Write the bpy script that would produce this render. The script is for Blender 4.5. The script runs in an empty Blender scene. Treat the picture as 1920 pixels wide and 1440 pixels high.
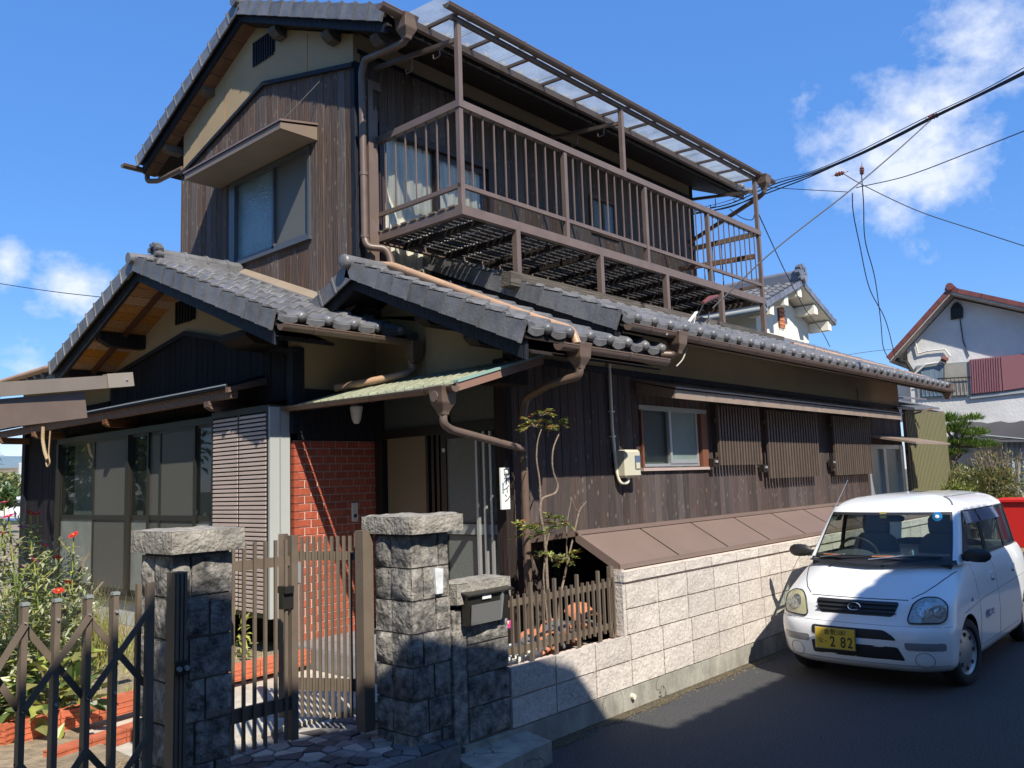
import bpy, bmesh, math, random
from mathutils import Vector, Matrix, noise, Euler
random.seed(7)
S = bpy.context.scene
COL = S.collection
PI = math.pi
# ------------------------------------------------------------------ camera
F_PX = 1573.47
YAW, PITCH, ROLL = math.radians(41.914), math.radians(6.575), math.radians(-1.914)
CAM_H = 1.8
_r = Vector((math.sin(YAW), -math.cos(YAW), 0)); _f = Vector((math.cos(YAW), math.sin(YAW), 0)); _u = Vector((0, 0, 1))
f2 = _f*math.cos(PITCH)+_u*math.sin(PITCH); u2 = -_f*math.sin(PITCH)+_u*math.cos(PITCH)
r3 = _r*math.cos(ROLL)+u2*math.sin(ROLL); u3 = -_r*math.sin(ROLL)+u2*math.cos(ROLL)
cam = bpy.data.cameras.new('camera'); co = bpy.data.objects.new('camera', cam); COL.objects.link(co)
cam.sensor_width = 36; cam.lens = F_PX/1920*36; cam.clip_end = 6000; cam.clip_start = 0.05
co.matrix_world = Matrix(((r3.x, u3.x, -f2.x, 0), (r3.y, u3.y, -f2.y, 0), (r3.z, u3.z, -f2.z, CAM_H), (0, 0, 0, 1)))
S.camera = co
def ray(px, py): return (r3*((px-960)/F_PX) - u3*((py-720)/F_PX) + f2)
def P(px, py, ax, val):
    "point of the survey photograph at pixel (px,py) lying on the plane axis=val"
    d = ray(px, py); c = Vector((0, 0, CAM_H)); t = (val-c[ax])/d[ax]
    return c+d*t
# ------------------------------------------------------------------ light
SUN_TRAVEL = Vector((1, 2.2, -2.45)).normalized()
S.view_settings.view_transform = 'Standard'; S.view_settings.look = 'None'
S.view_settings.gamma = 1; S.view_settings.use_curve_mapping = False
S.view_settings.exposure = 0.5
W = bpy.data.worlds.new('World'); S.world = W; W.use_nodes = True
nt = W.node_tree; nt.nodes.clear(); N = nt.nodes; L = nt.links
out = N.new('ShaderNodeOutputWorld'); bg = N.new('ShaderNodeBackground'); bg.inputs[1].default_value = 0.135
sky = N.new('ShaderNodeTexSky'); sky.sky_type = 'NISHITA'; sky.sun_disc = False
sd = -SUN_TRAVEL
sky.sun_elevation = math.asin(sd.z); sky.sun_rotation = math.atan2(sd.x, sd.y)
sky.air_density = 1.0; sky.dust_density = 0.0; sky.ozone_density = 3.5; sky.altitude = 0
tc = N.new('ShaderNodeTexCoord')
hs = N.new('ShaderNodeHueSaturation'); hs.inputs['Saturation'].default_value = 1.22; L.new(sky.outputs[0], hs.inputs['Color'])
mk = N.new('ShaderNodeMixRGB'); mk.inputs[0].default_value = .55; mk.inputs[2].default_value = (.66, 1.75, 4.9, 1); L.new(hs.outputs[0], mk.inputs[1])
mp = N.new('ShaderNodeMapping'); mp.inputs['Scale'].default_value = (1, 1, 1.25); L.new(tc.outputs['Generated'], mp.inputs[0])
n1 = N.new('ShaderNodeTexNoise'); n1.inputs['Scale'].default_value = 8.5; n1.inputs['Detail'].default_value = 9; n1.inputs['Roughness'].default_value = .58; n1.inputs['Distortion'].default_value = .2
L.new(mp.outputs[0], n1.inputs[0])
def math_n(op, a, b=None, c=None, clamp=False):
    m = N.new('ShaderNodeMath'); m.operation = op; m.use_clamp = clamp
    for i, v in enumerate((a, b, c)):
        if v is None: continue
        if isinstance(v, (int, float)): m.inputs[i].default_value = v
        else: L.new(v, m.inputs[i])
    return m.outputs[0]
mask = None
# banks of broken cumulus: direction, cosine radius, strength
banks = [(1850, 105, .15, .8), (1720, 265, .16, 1.0), (1860, 230, .12, .7), (1610, 265, .08, .7), (1860, 372, .09, .62), (1660, 165, .035, .75), (1400, 60, .06, .25), (1330, 330, .10, .28),
         (150, 525, .075, 1.0), (10, 490, .045, .95), (225, 352, .04, .35), (70, 690, .05, .8), (20, 855, .10, .9), (690, 560, .05, .0)]
extra = [(Vector((-.4, 1, .22)), .16, .8), (Vector((.3, -1, .5)), .2, .8), (Vector((1, -.5, .25)), .2, .8)]
for d, rad, st in [(ray(a, b).normalized(), r, s) for a, b, r, s in banks if s > 0]+[(v.normalized(), r, s) for v, r, s in extra]:
    vm = N.new('ShaderNodeVectorMath'); vm.operation = 'DISTANCE'; L.new(tc.outputs['Generated'], vm.inputs[0]); vm.inputs[1].default_value = d
    q = math_n('DIVIDE', vm.outputs['Value'], rad)
    q = math_n('SUBTRACT', 1.0, q, clamp=True)
    q = math_n('MULTIPLY', math_n('POWER', q, .75), st)
    mask = q if mask is None else math_n('MAXIMUM', mask, q)
n2 = N.new('ShaderNodeTexNoise'); n2.inputs['Scale'].default_value = 19; n2.inputs['Detail'].default_value = 8; n2.inputs['Roughness'].default_value = .62; L.new(mp.outputs[0], n2.inputs[0])
nn = math_n('ADD', math_n('MULTIPLY', n1.outputs[0], .62), math_n('MULTIPLY', n2.outputs[0], .38))
t = math_n('SUBTRACT', nn, math_n('SUBTRACT', .70, math_n('MULTIPLY', mask, .43)))
cl = math_n('POWER', math_n('MULTIPLY', t, 5.0, clamp=True), 1.15)
cl = math_n('MULTIPLY', cl, .88)
mix = N.new('ShaderNodeMixRGB'); L.new(cl, mix.inputs[0]); L.new(mk.outputs[0], mix.inputs[1]); mix.inputs[2].default_value = (5.0, 5.3, 5.9, 1)
L.new(mix.outputs[0], bg.inputs[0]); L.new(bg.outputs[0], out.inputs[0])
sl = bpy.data.lights.new('sun', 'SUN'); sl.energy = 5.0; sl.angle = math.radians(.5); sl.color = (1, .93, .82)
so = bpy.data.objects.new('sun', sl); COL.objects.link(so); so.rotation_euler = SUN_TRAVEL.to_track_quat('-Z', 'Y').to_euler(); so.location = (0, 0, 30)
# ------------------------------------------------------------------ helpers
def tag(o, label=None, cat=None, group=None, kind=None):
    if label: o['label'] = label
    if cat: o['category'] = cat
    if group: o['group'] = group
    if kind: o['kind'] = kind
    return o
def thing(name, label, cat, loc=(0, 0, 0), rz=0, group=None):
    o = bpy.data.objects.new(name, None); COL.objects.link(o); o.location = loc; o.rotation_euler = (0, 0, rz); o.empty_display_size = .2
    return tag(o, label, cat, group)
def wparent(child, par):
    "parent while keeping the child's coordinates those of the world (things built in place)"
    child.parent = par
    if par and par.type == 'EMPTY': child.matrix_parent_inverse = Matrix.Translation(-Vector(par.location))
    return child
def link(name, me, par=None, m=None, world=True):
    o = bpy.data.objects.new(name, me); COL.objects.link(o)
    if m is not None: o.matrix_basis = m
    if par:
        if world: wparent(o, par)
        else: o.parent = par
    return o
class MB:
    def __init__(s): s.v = []; s.f = []; s.mi = []
    def add(s, vs, fs, m=0):
        b = len(s.v); s.v += [tuple(v) for v in vs]; s.f += [tuple(i+b for i in f) for f in fs]; s.mi += [m]*len(fs); return s
    def box(s, a, b, m=0):
        x0, y0, z0 = [min(a[i], b[i]) for i in range(3)]; x1, y1, z1 = [max(a[i], b[i]) for i in range(3)]
        return s.add([(x0,y0,z0),(x1,y0,z0),(x1,y1,z0),(x0,y1,z0),(x0,y0,z1),(x1,y0,z1),(x1,y1,z1),(x0,y1,z1)],
                     [(0,3,2,1),(4,5,6,7),(0,1,5,4),(1,2,6,5),(2,3,7,6),(3,0,4,7)], m)
    def beam(s, p, q, w, h, up=(0,0,1), m=0):
        p = Vector(p); q = Vector(q); d = (q-p).normalized(); up = Vector(up)
        sdv = d.cross(up)
        if sdv.length < 1e-4: sdv = d.cross(Vector((1,0,0)))
        sdv.normalize(); u = sdv.cross(d).normalized()
        vs = [e+sdv*a*w/2+u*b*h/2 for e in (p, q) for a, b in ((-1,-1),(1,-1),(1,1),(-1,1))]
        return s.add(vs, [(0,1,2,3),(7,6,5,4),(0,4,5,1),(1,5,6,2),(2,6,7,3),(3,7,4,0)], m)
    def tube(s, pts, r, n=10, cap=True, m=0):
        pts = [Vector(p) for p in pts]; rs = r if isinstance(r, (list, tuple)) else [r]*len(pts)
        vs = []; fs = []; prev = None
        for i, p in enumerate(pts):
            d = ((pts[min(i+1, len(pts)-1)]-p).normalized()+(p-pts[max(i-1, 0)]).normalized())
            d.normalize()
            a = prev - d*prev.dot(d) if prev is not None else d.cross(Vector((0,0,1)))
            if a.length < 1e-3: a = d.cross(Vector((1,0,0)))
            a.normalize(); prev = a; b = d.cross(a)
            vs += [p+(a*math.cos(2*PI*k/n)+b*math.sin(2*PI*k/n))*rs[i] for k in range(n)]
        for i in range(len(pts)-1):
            for k in range(n):
                fs.append((i*n+k, (i+1)*n+k, (i+1)*n+(k+1)%n, i*n+(k+1)%n))
        if cap: fs += [tuple(range(n)), tuple(reversed(range((len(pts)-1)*n, len(pts)*n)))]
        return s.add(vs, fs, m)
    def prism(s, poly, vec, m=0):
        n = len(poly); vec = Vector(vec); poly = [Vector(p) for p in poly]
        return s.add(poly+[p+vec for p in poly], [tuple(reversed(range(n))), tuple(range(n, 2*n))]+[(i, (i+1)%n, (i+1)%n+n, i+n) for i in range(n)], m)
    def quad(s, a, b, c, d, m=0): return s.add([a, b, c, d], [(0,1,2,3)], m)
    def mesh(s, name, mats, smooth=False, fix=True, bevel=0):
        me = bpy.data.meshes.new(name); me.from_pydata(s.v, [], s.f)
        if not isinstance(mats, (list, tuple)): mats = [mats]
        for mt in mats: me.materials.append(mt)
        me.polygons.foreach_set('material_index', s.mi)
        if fix or bevel:
            bm = bmesh.new(); bm.from_mesh(me)
            if fix: bmesh.ops.recalc_face_normals(bm, faces=bm.faces)
            if bevel: bmesh.ops.bevel(bm, geom=[e for e in bm.edges], offset=bevel, segments=1, affect='EDGES', clamp_overlap=True)
            bm.to_mesh(me); bm.free()
        if smooth:
            me.polygons.foreach_set('use_smooth', [True]*len(me.polygons))
            me.set_sharp_from_angle(angle=math.radians(42))
        me.update(); return me
    def build(s, name, mats, par=None, smooth=False, fix=True, bevel=0, world=True):
        return link(name, s.mesh(name, mats, smooth, fix, bevel), par, world=world)
def box(name, a, b, mt, par=None, bevel=0, world=True): return MB().box(a, b).build(name, mt, par, bevel=bevel, world=world)
def arc(p, q, r, n=5):
    "rounded polyline helper: returns p, bend points, q for list of points"
    pass
def bendpath(pts, r=.05, n=4):
    pts = [Vector(p) for p in pts]; o = [pts[0]]
    for i in range(1, len(pts)-1):
        a, b, c = pts[i-1], pts[i], pts[i+1]
        ra = min(r, (a-b).length*.45, (c-b).length*.45)
        p0 = b+(a-b).normalized()*ra; p1 = b+(c-b).normalized()*ra
        for k in range(n+1):
            t = k/n; o.append(p0*(1-t)**2+b*2*t*(1-t)+p1*t*t)
    return o+[pts[-1]]
# ------------------------------------------------------------------ materials
def mat(name, col, rough=.7, metal=0, var=0, vscale=8, vcol=None, bump=0, bscale=60, stretch=None, spec=.5, objvar=0, dirt=0, dirtcol=(.05,.045,.04), dscale=1.5, trans=0, alpha=1, coat=0, huevar=0):
    m = bpy.data.materials.new(name); m.use_nodes = True; nt = m.node_tree; N = nt.nodes; L = nt.links
    b = N['Principled BSDF']; b.inputs['Roughness'].default_value = rough; b.inputs['Metallic'].default_value = metal
    b.inputs['Specular IOR Level'].default_value = spec
    if coat: b.inputs['Coat Weight'].default_value = coat; b.inputs['Coat Roughness'].default_value = .04
    if trans: b.inputs['Transmission Weight'].default_value = trans
    b.inputs['Alpha'].default_value = alpha
    g = N.new('ShaderNodeNewGeometry'); v = g.outputs['Position']
    oi = N.new('ShaderNodeObjectInfo')
    off = N.new('ShaderNodeVectorMath'); off.operation = 'ADD'; L.new(v, off.inputs[0])
    if objvar or huevar:
        cmb = N.new('ShaderNodeVectorMath'); cmb.operation = 'SCALE'; cmb.inputs[0].default_value = (37, 19, 53); L.new(oi.outputs['Random'], cmb.inputs['Scale']); L.new(cmb.outputs[0], off.inputs[1])
    mpn = N.new('ShaderNodeMapping'); L.new(off.outputs[0], mpn.inputs[0])
    if stretch: mpn.inputs['Scale'].default_value = stretch
    c = N.new('ShaderNodeRGB'); c.outputs[0].default_value = (*col, 1); cur = c.outputs[0]
    def mixc(fac, a, bb, mode='MIX'):
        x = N.new('ShaderNodeMixRGB'); x.blend_type = mode
        for i, q in enumerate((fac, a, bb)):
            if isinstance(q, (int, float)): x.inputs[i].default_value = q
            elif isinstance(q, tuple): x.inputs[i].default_value = (*q, 1)
            else: L.new(q, x.inputs[i])
        return x.outputs[0]
    if var:
        n = N.new('ShaderNodeTexNoise'); n.inputs['Scale'].default_value = vscale; n.inputs['Detail'].default_value = 6; n.inputs['Roughness'].default_value = .62; L.new(mpn.outputs[0], n.inputs[0])
        r = N.new('ShaderNodeValToRGB'); r.color_ramp.elements[0].position = .33; r.color_ramp.elements[1].position = .68; L.new(n.outputs[0], r.inputs[0])
        lo = tuple(x*(1-var) for x in col); hi = vcol or tuple(min(1, x*(1+var)) for x in col)
        cur = mixc(r.outputs[0], lo, hi)
    if objvar:
        mr = N.new('ShaderNodeMapRange'); mr.inputs['To Min'].default_value = 1-objvar; mr.inputs['To Max'].default_value = 1+objvar; L.new(oi.outputs['Random'], mr.inputs[0])
        h = N.new('ShaderNodeHueSaturation'); L.new(cur, h.inputs['Color']); L.new(mr.outputs[0], h.inputs['Value']); 
        if huevar:
            mr2 = N.new('ShaderNodeMath'); mr2.operation = 'FRACT'; ml = N.new('ShaderNodeMath'); ml.operation = 'MULTIPLY'; ml.inputs[1].default_value = 7.31; L.new(oi.outputs['Random'], ml.inputs[0]); L.new(ml.outputs[0], mr2.inputs[0])
            mr3 = N.new('ShaderNodeMapRange'); mr3.inputs['To Min'].default_value = 1-huevar; mr3.inputs['To Max'].default_value = 1+huevar; L.new(mr2.outputs[0], mr3.inputs[0]); L.new(mr3.outputs[0], h.inputs['Saturation'])
        cur = h.outputs[0]
    if dirt:
        n = N.new('ShaderNodeTexNoise'); n.inputs['Scale'].default_value = dscale; n.inputs['Detail'].default_value = 8; n.inputs['Roughness'].default_value = .7; L.new(g.outputs['Position'], n.inputs[0])
        r = N.new('ShaderNodeValToRGB'); r.color_ramp.elements[0].position = .42; r.color_ramp.elements[1].position = .72; L.new(n.outputs[0], r.inputs[0])
        ml = N.new('ShaderNodeMath'); ml.operation = 'MULTIPLY'; ml.inputs[1].default_value = dirt; L.new(r.outputs[0], ml.inputs[0])
        cur = mixc(ml.outputs[0], cur, dirtcol)
    L.new(cur, b.inputs['Base Color'])
    if bump:
        n = N.new('ShaderNodeTexNoise'); n.inputs['Scale'].default_value = bscale; n.inputs['Detail'].default_value = 5; L.new(mpn.outputs[0], n.inputs[0])
        bp = N.new('ShaderNodeBump'); bp.inputs['Strength'].default_value = bump; bp.inputs['Distance'].default_value = .02; L.new(n.outputs[0], bp.inputs['Height']); L.new(bp.outputs[0], b.inputs['Normal'])
    m['nodes'] = 1
    return m
def wood(name, col, var=.35, knots=True, rough=.75, objvar=.22, vert=True, light=None):
    "weathered cedar: grain stretched along the board, scattered pale knots"
    st = (22, 22, 1.3) if vert else ((1.3, 22, 22) if vert is False else vert)
    m = mat(name, col, rough, var=var, vscale=2.2, stretch=st, bump=.8, bscale=3.2, objvar=objvar, spec=.25, huevar=.35)
    if knots:
        nt = m.node_tree; N = nt.nodes; L = nt.links; b = N['Principled BSDF']
        src = b.inputs['Base Color'].links[0].from_socket
        g = [n for n in N if n.bl_idname == 'ShaderNodeMapping'][0].inputs[0].links[0].from_socket
        mp = N.new('ShaderNodeMapping'); mp.inputs['Scale'].default_value = (13, 13, 6.5); L.new(g, mp.inputs[0])
        vo = N.new('ShaderNodeTexVoronoi'); vo.inputs['Scale'].default_value = 1; L.new(mp.outputs[0], vo.inputs[0])
        r = N.new('ShaderNodeValToRGB'); r.color_ramp.elements[0].position = .10; r.color_ramp.elements[0].color = (1,1,1,1); r.color_ramp.elements[1].position = .2; r.color_ramp.elements[1].color = (0,0,0,1); L.new(vo.outputs['Distance'], r.inputs[0])
        x = N.new('ShaderNodeMixRGB'); x.inputs[2].default_value = (*(light or tuple(min(1, c*2.1) for c in col)), 1)
        ml = N.new('ShaderNodeMath'); ml.operation = 'MULTIPLY'; ml.inputs[1].default_value = .55; L.new(r.outputs[0], ml.inputs[0]); L.new(ml.outputs[0], x.inputs[0]); L.new(src, x.inputs[1]); L.new(x.outputs[0], b.inputs['Base Color'])
    return m
M = {}
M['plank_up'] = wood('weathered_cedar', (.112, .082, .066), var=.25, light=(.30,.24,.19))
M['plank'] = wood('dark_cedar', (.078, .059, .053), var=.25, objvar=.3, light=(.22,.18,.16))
M['plank_dark'] = wood('charred_cedar_shade_dark', (.014, .012, .014), knots=False)  # board colour lowered further to paint in the deep shade on the bay
M['plaster'] = mat('ochre_plaster', (.36, .27, .155), .9, var=.08, vscale=1.6, bump=.15, bscale=90, dirt=.25, dirtcol=(.30,.22,.13), dscale=1.1)
M['tile'] = mat('silver_grey_tile', (.142, .143, .15), .42, var=.28, vscale=6, objvar=.22, bump=.2, bscale=40, spec=.5, metal=.05, dirt=.5, dirtcol=(.20,.19,.165), dscale=5)
M['tile_edge'] = M['tile']
M['hafu'] = wood('bargeboard_shade_black', (.016, .018, .024), knots=False, vert=(3, 3, 14), objvar=.1, rough=.6)  # colour dropped to near black; the eaves shade is painted into it
M['grey_wood'] = wood('greyed_timber', (.10, .088, .075), knots=False, vert=False)
M['dark_wood'] = wood('dark_timber', (.026, .02, .018), knots=False)  # darker than the wood itself, with the shade under eaves put into the colour
M['soffit'] = wood('orange_soffit_board', (.40, .21, .085), knots=False, vert=(1.5, 22, 22), objvar=.15)
M['brown_wood'] = wood('brown_timber', (.16, .085, .05), knots=False, vert=False)
M['metal_brown'] = mat('brown_painted_steel', (.155, .112, .09), .45, var=.12, vscale=4, dirt=.35, dirtcol=(.11,.075,.06), dscale=5, bump=.04, bscale=150)
M['gutter'] = mat('brown_gutter_plastic', (.14, .095, .07), .42, var=.15, vscale=6, dirt=.3, dirtcol=(.10,.08,.06), dscale=6)
M['pipe_pale'] = mat('sun_faded_drainpipe', (.42, .265, .165), .5, var=.14, vscale=5, dirt=.3, dirtcol=(.26,.17,.11), dscale=4)
M['sheet_brown'] = mat('brown_sheet_metal', (.20, .142, .116), .42, var=.06, vscale=2, dirt=.18, dirtcol=(.14,.10,.085), dscale=3, bump=.03, bscale=8)
M['hood_tan'] = mat('tan_sheet_metal', (.27, .215, .155), .5, var=.08, vscale=3)
M['hood_brown'] = mat('grey_brown_sheet_metal', (.26, .20, .155), .5, var=.12, vscale=5)
M['alu_dark'] = mat('dark_bronze_aluminium', (.045, .042, .036), .35, metal=.5)
M['alu_bronze'] = mat('bronze_aluminium', (.15, .118, .088), .5, metal=0, spec=.25, var=.12, vscale=7, dirt=.25, dirtcol=(.10,.085,.07), dscale=9)
M['alu_silver'] = mat('silver_aluminium', (.55, .56, .55), .35, metal=.6)
M['alu_grey'] = mat('grey_aluminium', (.30, .33, .31), .45, metal=.2)
M['white_paint'] = mat('white_plastic', (.78, .78, .74), .5)
M['pvc_white'] = mat('ivory_conduit', (.68, .64, .52), .5)
M['meter'] = mat('meter_case_beige', (.52, .50, .38), .5, dirt=.2, dirtcol=(.35,.32,.25))
M['black'] = mat('matt_black', (.012, .012, .012), .6)
M['verdigris'] = mat('weathered_green_metal', (.33, .35, .25), .6, var=.3, vscale=14, stretch=(1, 9, 1), dirt=.55, dirtcol=(.20,.19,.13), dscale=8)
M['curtain'] = mat('pale_curtain', (.74, .68, .56), .9, var=.25, vscale=3, stretch=(14, 14, .6))
M['curtain_grey'] = mat('grey_net_curtain', (.34, .33, .30), .95, var=.15, vscale=3, stretch=(9, 9, .5))
M['frost'] = mat('frosted_glass', (.15, .172, .155), .25, var=.12, vscale=60, bump=.35, bscale=130, spec=.6)
M['frost_dark'] = mat('dark_frosted_glass', (.09, .105, .10), .2, var=.15, vscale=60, bump=.35, bscale=130, spec=.6)
M['brick'] = mat('red_brick_tile', (.37, .09, .05), .4, var=.2, vscale=30, objvar=.14, bump=.1, bscale=120)
M['joint'] = mat('pale_mortar', (.62, .50, .42), .95, var=.1, vscale=30)
M['block'] = mat('pinkish_grey_split_block', (.56, .505, .445), .95, var=.16, vscale=26, bump=.55, bscale=38, objvar=.09, dirt=.32, dirtcol=(.25,.225,.20), dscale=2.2)
M['concrete'] = mat('stained_concrete', (.34, .325, .27), .95, var=.25, vscale=5, bump=.4, bscale=60, dirt=.7, dirtcol=(.12,.11,.09), dscale=2.5, stretch=(1.5,1.5,.5))
M['stone'] = mat('dark_split_stone', (.12, .115, .108), .9, var=.6, vscale=13, vcol=(.40,.37,.32), bump=1.0, bscale=30, objvar=.2, dirt=.5, dirtcol=(.04,.04,.042), dscale=7)
M['capstone'] = mat('grey_capstone', (.31, .285, .24), .95, var=.35, vscale=16, bump=.8, bscale=45, dirt=.6, dirtcol=(.13,.12,.10), dscale=5)
M['asphalt'] = mat('asphalt', (.045, .046, .049), .85, var=.7, vscale=75, vcol=(.11,.11,.11), bump=1.0, bscale=90, dirt=.55, dirtcol=(.075,.072,.066), dscale=1.6)
M['flag'] = mat('flagstone', (.13, .125, .125), .75, var=.35, vscale=10, bump=.3, bscale=30, objvar=.6, huevar=.6)
M['flag_pale'] = mat('pale_flagstone', (.38, .35, .31), .75, var=.2, vscale=10, bump=.3, bscale=30, objvar=.25)
M['earth'] = mat('dry_garden_earth', (.30, .235, .155), .98, var=.4, vscale=12, bump=.8, bscale=40, dirt=.5, dirtcol=(.12,.10,.06), dscale=3)
M['path'] = mat('pale_garden_path', (.50, .46, .38), .95, var=.2, vscale=9, bump=.3, bscale=70, dirt=.3, dirtcol=(.28,.25,.2), dscale=2)
M['porch_tile'] = mat('grey_porch_tile', (.23, .235, .24), .5, var=.12, vscale=18, objvar=.1)
M['car'] = mat('white_car_paint', (.80, .81, .80), .28, coat=.8, spec=.5)
M['car_dark'] = mat('car_dark_plastic', (.022, .022, .023), .45)
M['rubber'] = mat('tyre_rubber', (.018, .018, .018), .8)
M['rim'] = mat('wheel_trim', (.42, .43, .44), .35, metal=.7)
M['seat'] = mat('grey_blue_seat_cloth', (.10, .115, .15), .9)
M['red'] = mat('red_paint', (.62, .022, .018), .4)
M['white_wall'] = mat('cream_stucco', (.76, .72, .60), .9, var=.06, vscale=2, bump=.15, bscale=50)
M['white_wall2'] = mat('stained_white_stucco', (.66, .65, .62), .9, var=.1, vscale=1.5, bump=.3, bscale=20, dirt=.3, dirtcol=(.42,.40,.36), dscale=.9)
M['tile_blue'] = mat('blue_grey_tile', (.15, .155, .18), .4, var=.15, vscale=3, objvar=.15)
M['tile_red'] = mat('red_tile', (.19, .062, .05), .5, var=.2, vscale=3, objvar=.15)
M['shutter_mauve'] = mat('mauve_storm_shutter', (.27, .115, .125), .55, var=.05, vscale=20)
M['cable'] = mat('black_cable', (.022, .024, .03), .6)
M['insul'] = mat('brown_insulator', (.16, .05, .035), .4)
M['terracotta'] = mat('terracotta', (.52, .20, .10), .8, var=.15, vscale=14, objvar=.15, bump=.1)
M['bark'] = mat('twig_bark', (.21, .165, .12), .9, var=.3, vscale=30, bump=.5, bscale=60)
def glass(name, tint=(.85, .9, .88), fac=.5, rough=.02, body=(.05, .06, .06)):
    "window pane: partly see-through with a clear fresnel reflection"
    m = bpy.data.materials.new(name); m.use_nodes = True; nt = m.node_tree; N = nt.nodes; L = nt.links; N.clear()
    o = N.new('ShaderNodeOutputMaterial'); g = N.new('ShaderNodeBsdfGlossy'); g.inputs['Roughness'].default_value = rough
    t = N.new('ShaderNodeBsdfTransparent'); t.inputs[0].default_value = (*tint, 1)
    fr = N.new('ShaderNodeFresnel'); fr.inputs[0].default_value = 1.5; ge = N.new('ShaderNodeNewGeometry'); fm = N.new('ShaderNodeMath'); fm.operation = 'SUBTRACT'; fm.use_clamp = True; L.new(fr.outputs[0], fm.inputs[0]); L.new(ge.outputs['Backfacing'], fm.inputs[1])
    m1 = N.new('ShaderNodeMixShader'); L.new(fm.outputs[0], m1.inputs[0]); L.new(t.outputs[0], m1.inputs[1]); L.new(g.outputs[0], m1.inputs[2])
    if fac < 1:
        d = N.new('ShaderNodeBsdfDiffuse'); d.inputs[0].default_value = (*body, 1); m0 = N.new('ShaderNodeMixShader'); m0.inputs[0].default_value = 1-fac
        L.new(m1.outputs[0], m0.inputs[1]); L.new(d.outputs[0], m0.inputs[2]); L.new(m0.outputs[0], o.inputs[0])
    else: L.new(m1.outputs[0], o.inputs[0])
    return m
M['glass'] = glass('window_glass', fac=.85, body=(.04,.05,.05)); M['glass_clear'] = glass('clear_window_glass', tint=(.96,.97,.96), fac=.97, body=(.3,.3,.3))
M['glass_car'] = glass('car_glass', tint=(.72,.80,.76), fac=1)
M['glass_tint'] = glass('tinted_glass', tint=(.30,.34,.33), fac=1)
def poly_mat(name, col, trans, scale_axis=None):
    m = bpy.data.materials.new(name); m.use_nodes = True; nt = m.node_tree; N = nt.nodes; L = nt.links; N.clear()
    o = N.new('ShaderNodeOutputMaterial'); d = N.new('ShaderNodeBsdfDiffuse'); tl = N.new('ShaderNodeBsdfTranslucent'); t = N.new('ShaderNodeBsdfTransparent'); g = N.new('ShaderNodeBsdfGlossy'); g.inputs['Roughness'].default_value = .25
    ge = N.new('ShaderNodeNewGeometry'); n = N.new('ShaderNodeTexNoise'); n.inputs['Scale'].default_value = 2.2; n.inputs['Detail'].default_value = 8; n.inputs['Roughness'].default_value = .7; L.new(ge.outputs['Position'], n.inputs[0])
    r = N.new('ShaderNodeValToRGB'); r.color_ramp.elements[0].color = (*col, 1); r.color_ramp.elements[1].color = (*tuple(c*.55 for c in col), 1); r.color_ramp.elements[0].position = .45; r.color_ramp.elements[1].position = .68; L.new(n.outputs[0], r.inputs[0])
    L.new(r.outputs[0], d.inputs[0]); L.new(r.outputs[0], tl.inputs[0]); t.inputs[0].default_value = (.8,.85,.85,1)
    a = N.new('ShaderNodeMixShader'); a.inputs[0].default_value = .6; L.new(d.outputs[0], a.inputs[1]); L.new(tl.outputs[0], a.inputs[2])
    b = N.new('ShaderNodeMixShader'); b.inputs[0].default_value = trans; L.new(a.outputs[0], b.inputs[1]); L.new(t.outputs[0], b.inputs[2])
    c = N.new('ShaderNodeMixShader'); c.inputs[0].default_value = .06; L.new(b.outputs[0], c.inputs[1]); L.new(g.outputs[0], c.inputs[2]); L.new(c.outputs[0], o.inputs[0])
    return m
M['poly'] = poly_mat('milky_corrugated_sheet', (.66, .70, .70), .40)
M['poly_green'] = poly_mat('yellowed_corrugated_sheet', (.62, .62, .42), .12)
def cracks(m, scale, width, col):
    "fine crack network mixed over a material's colour"
    nt = m.node_tree; N = nt.nodes; L = nt.links; b = N['Principled BSDF']; src = b.inputs['Base Color'].links[0].from_socket
    g = N.new('ShaderNodeNewGeometry'); n = N.new('ShaderNodeTexNoise'); n.inputs['Scale'].default_value = 1.7; n.inputs['Detail'].default_value = 6; L.new(g.outputs['Position'], n.inputs[0])
    ad = N.new('ShaderNodeMixRGB'); ad.blend_type = 'ADD'; ad.inputs[0].default_value = 1.0; L.new(g.outputs['Position'], ad.inputs[1]); L.new(n.outputs['Color'], ad.inputs[2])
    v = N.new('ShaderNodeTexVoronoi'); v.feature = 'DISTANCE_TO_EDGE'; v.inputs['Scale'].default_value = scale; L.new(ad.outputs[0], v.inputs[0])
    lt = N.new('ShaderNodeMath'); lt.operation = 'LESS_THAN'; lt.inputs[1].default_value = width; L.new(v.outputs[0], lt.inputs[0])
    x = N.new('ShaderNodeMixRGB'); x.inputs[2].default_value = (*col, 1); L.new(lt.outputs[0], x.inputs[0]); L.new(src, x.inputs[1]); L.new(x.outputs[0], b.inputs['Base Color'])
cracks(M['concrete'], .9, .004, (.08, .075, .06))
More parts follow.
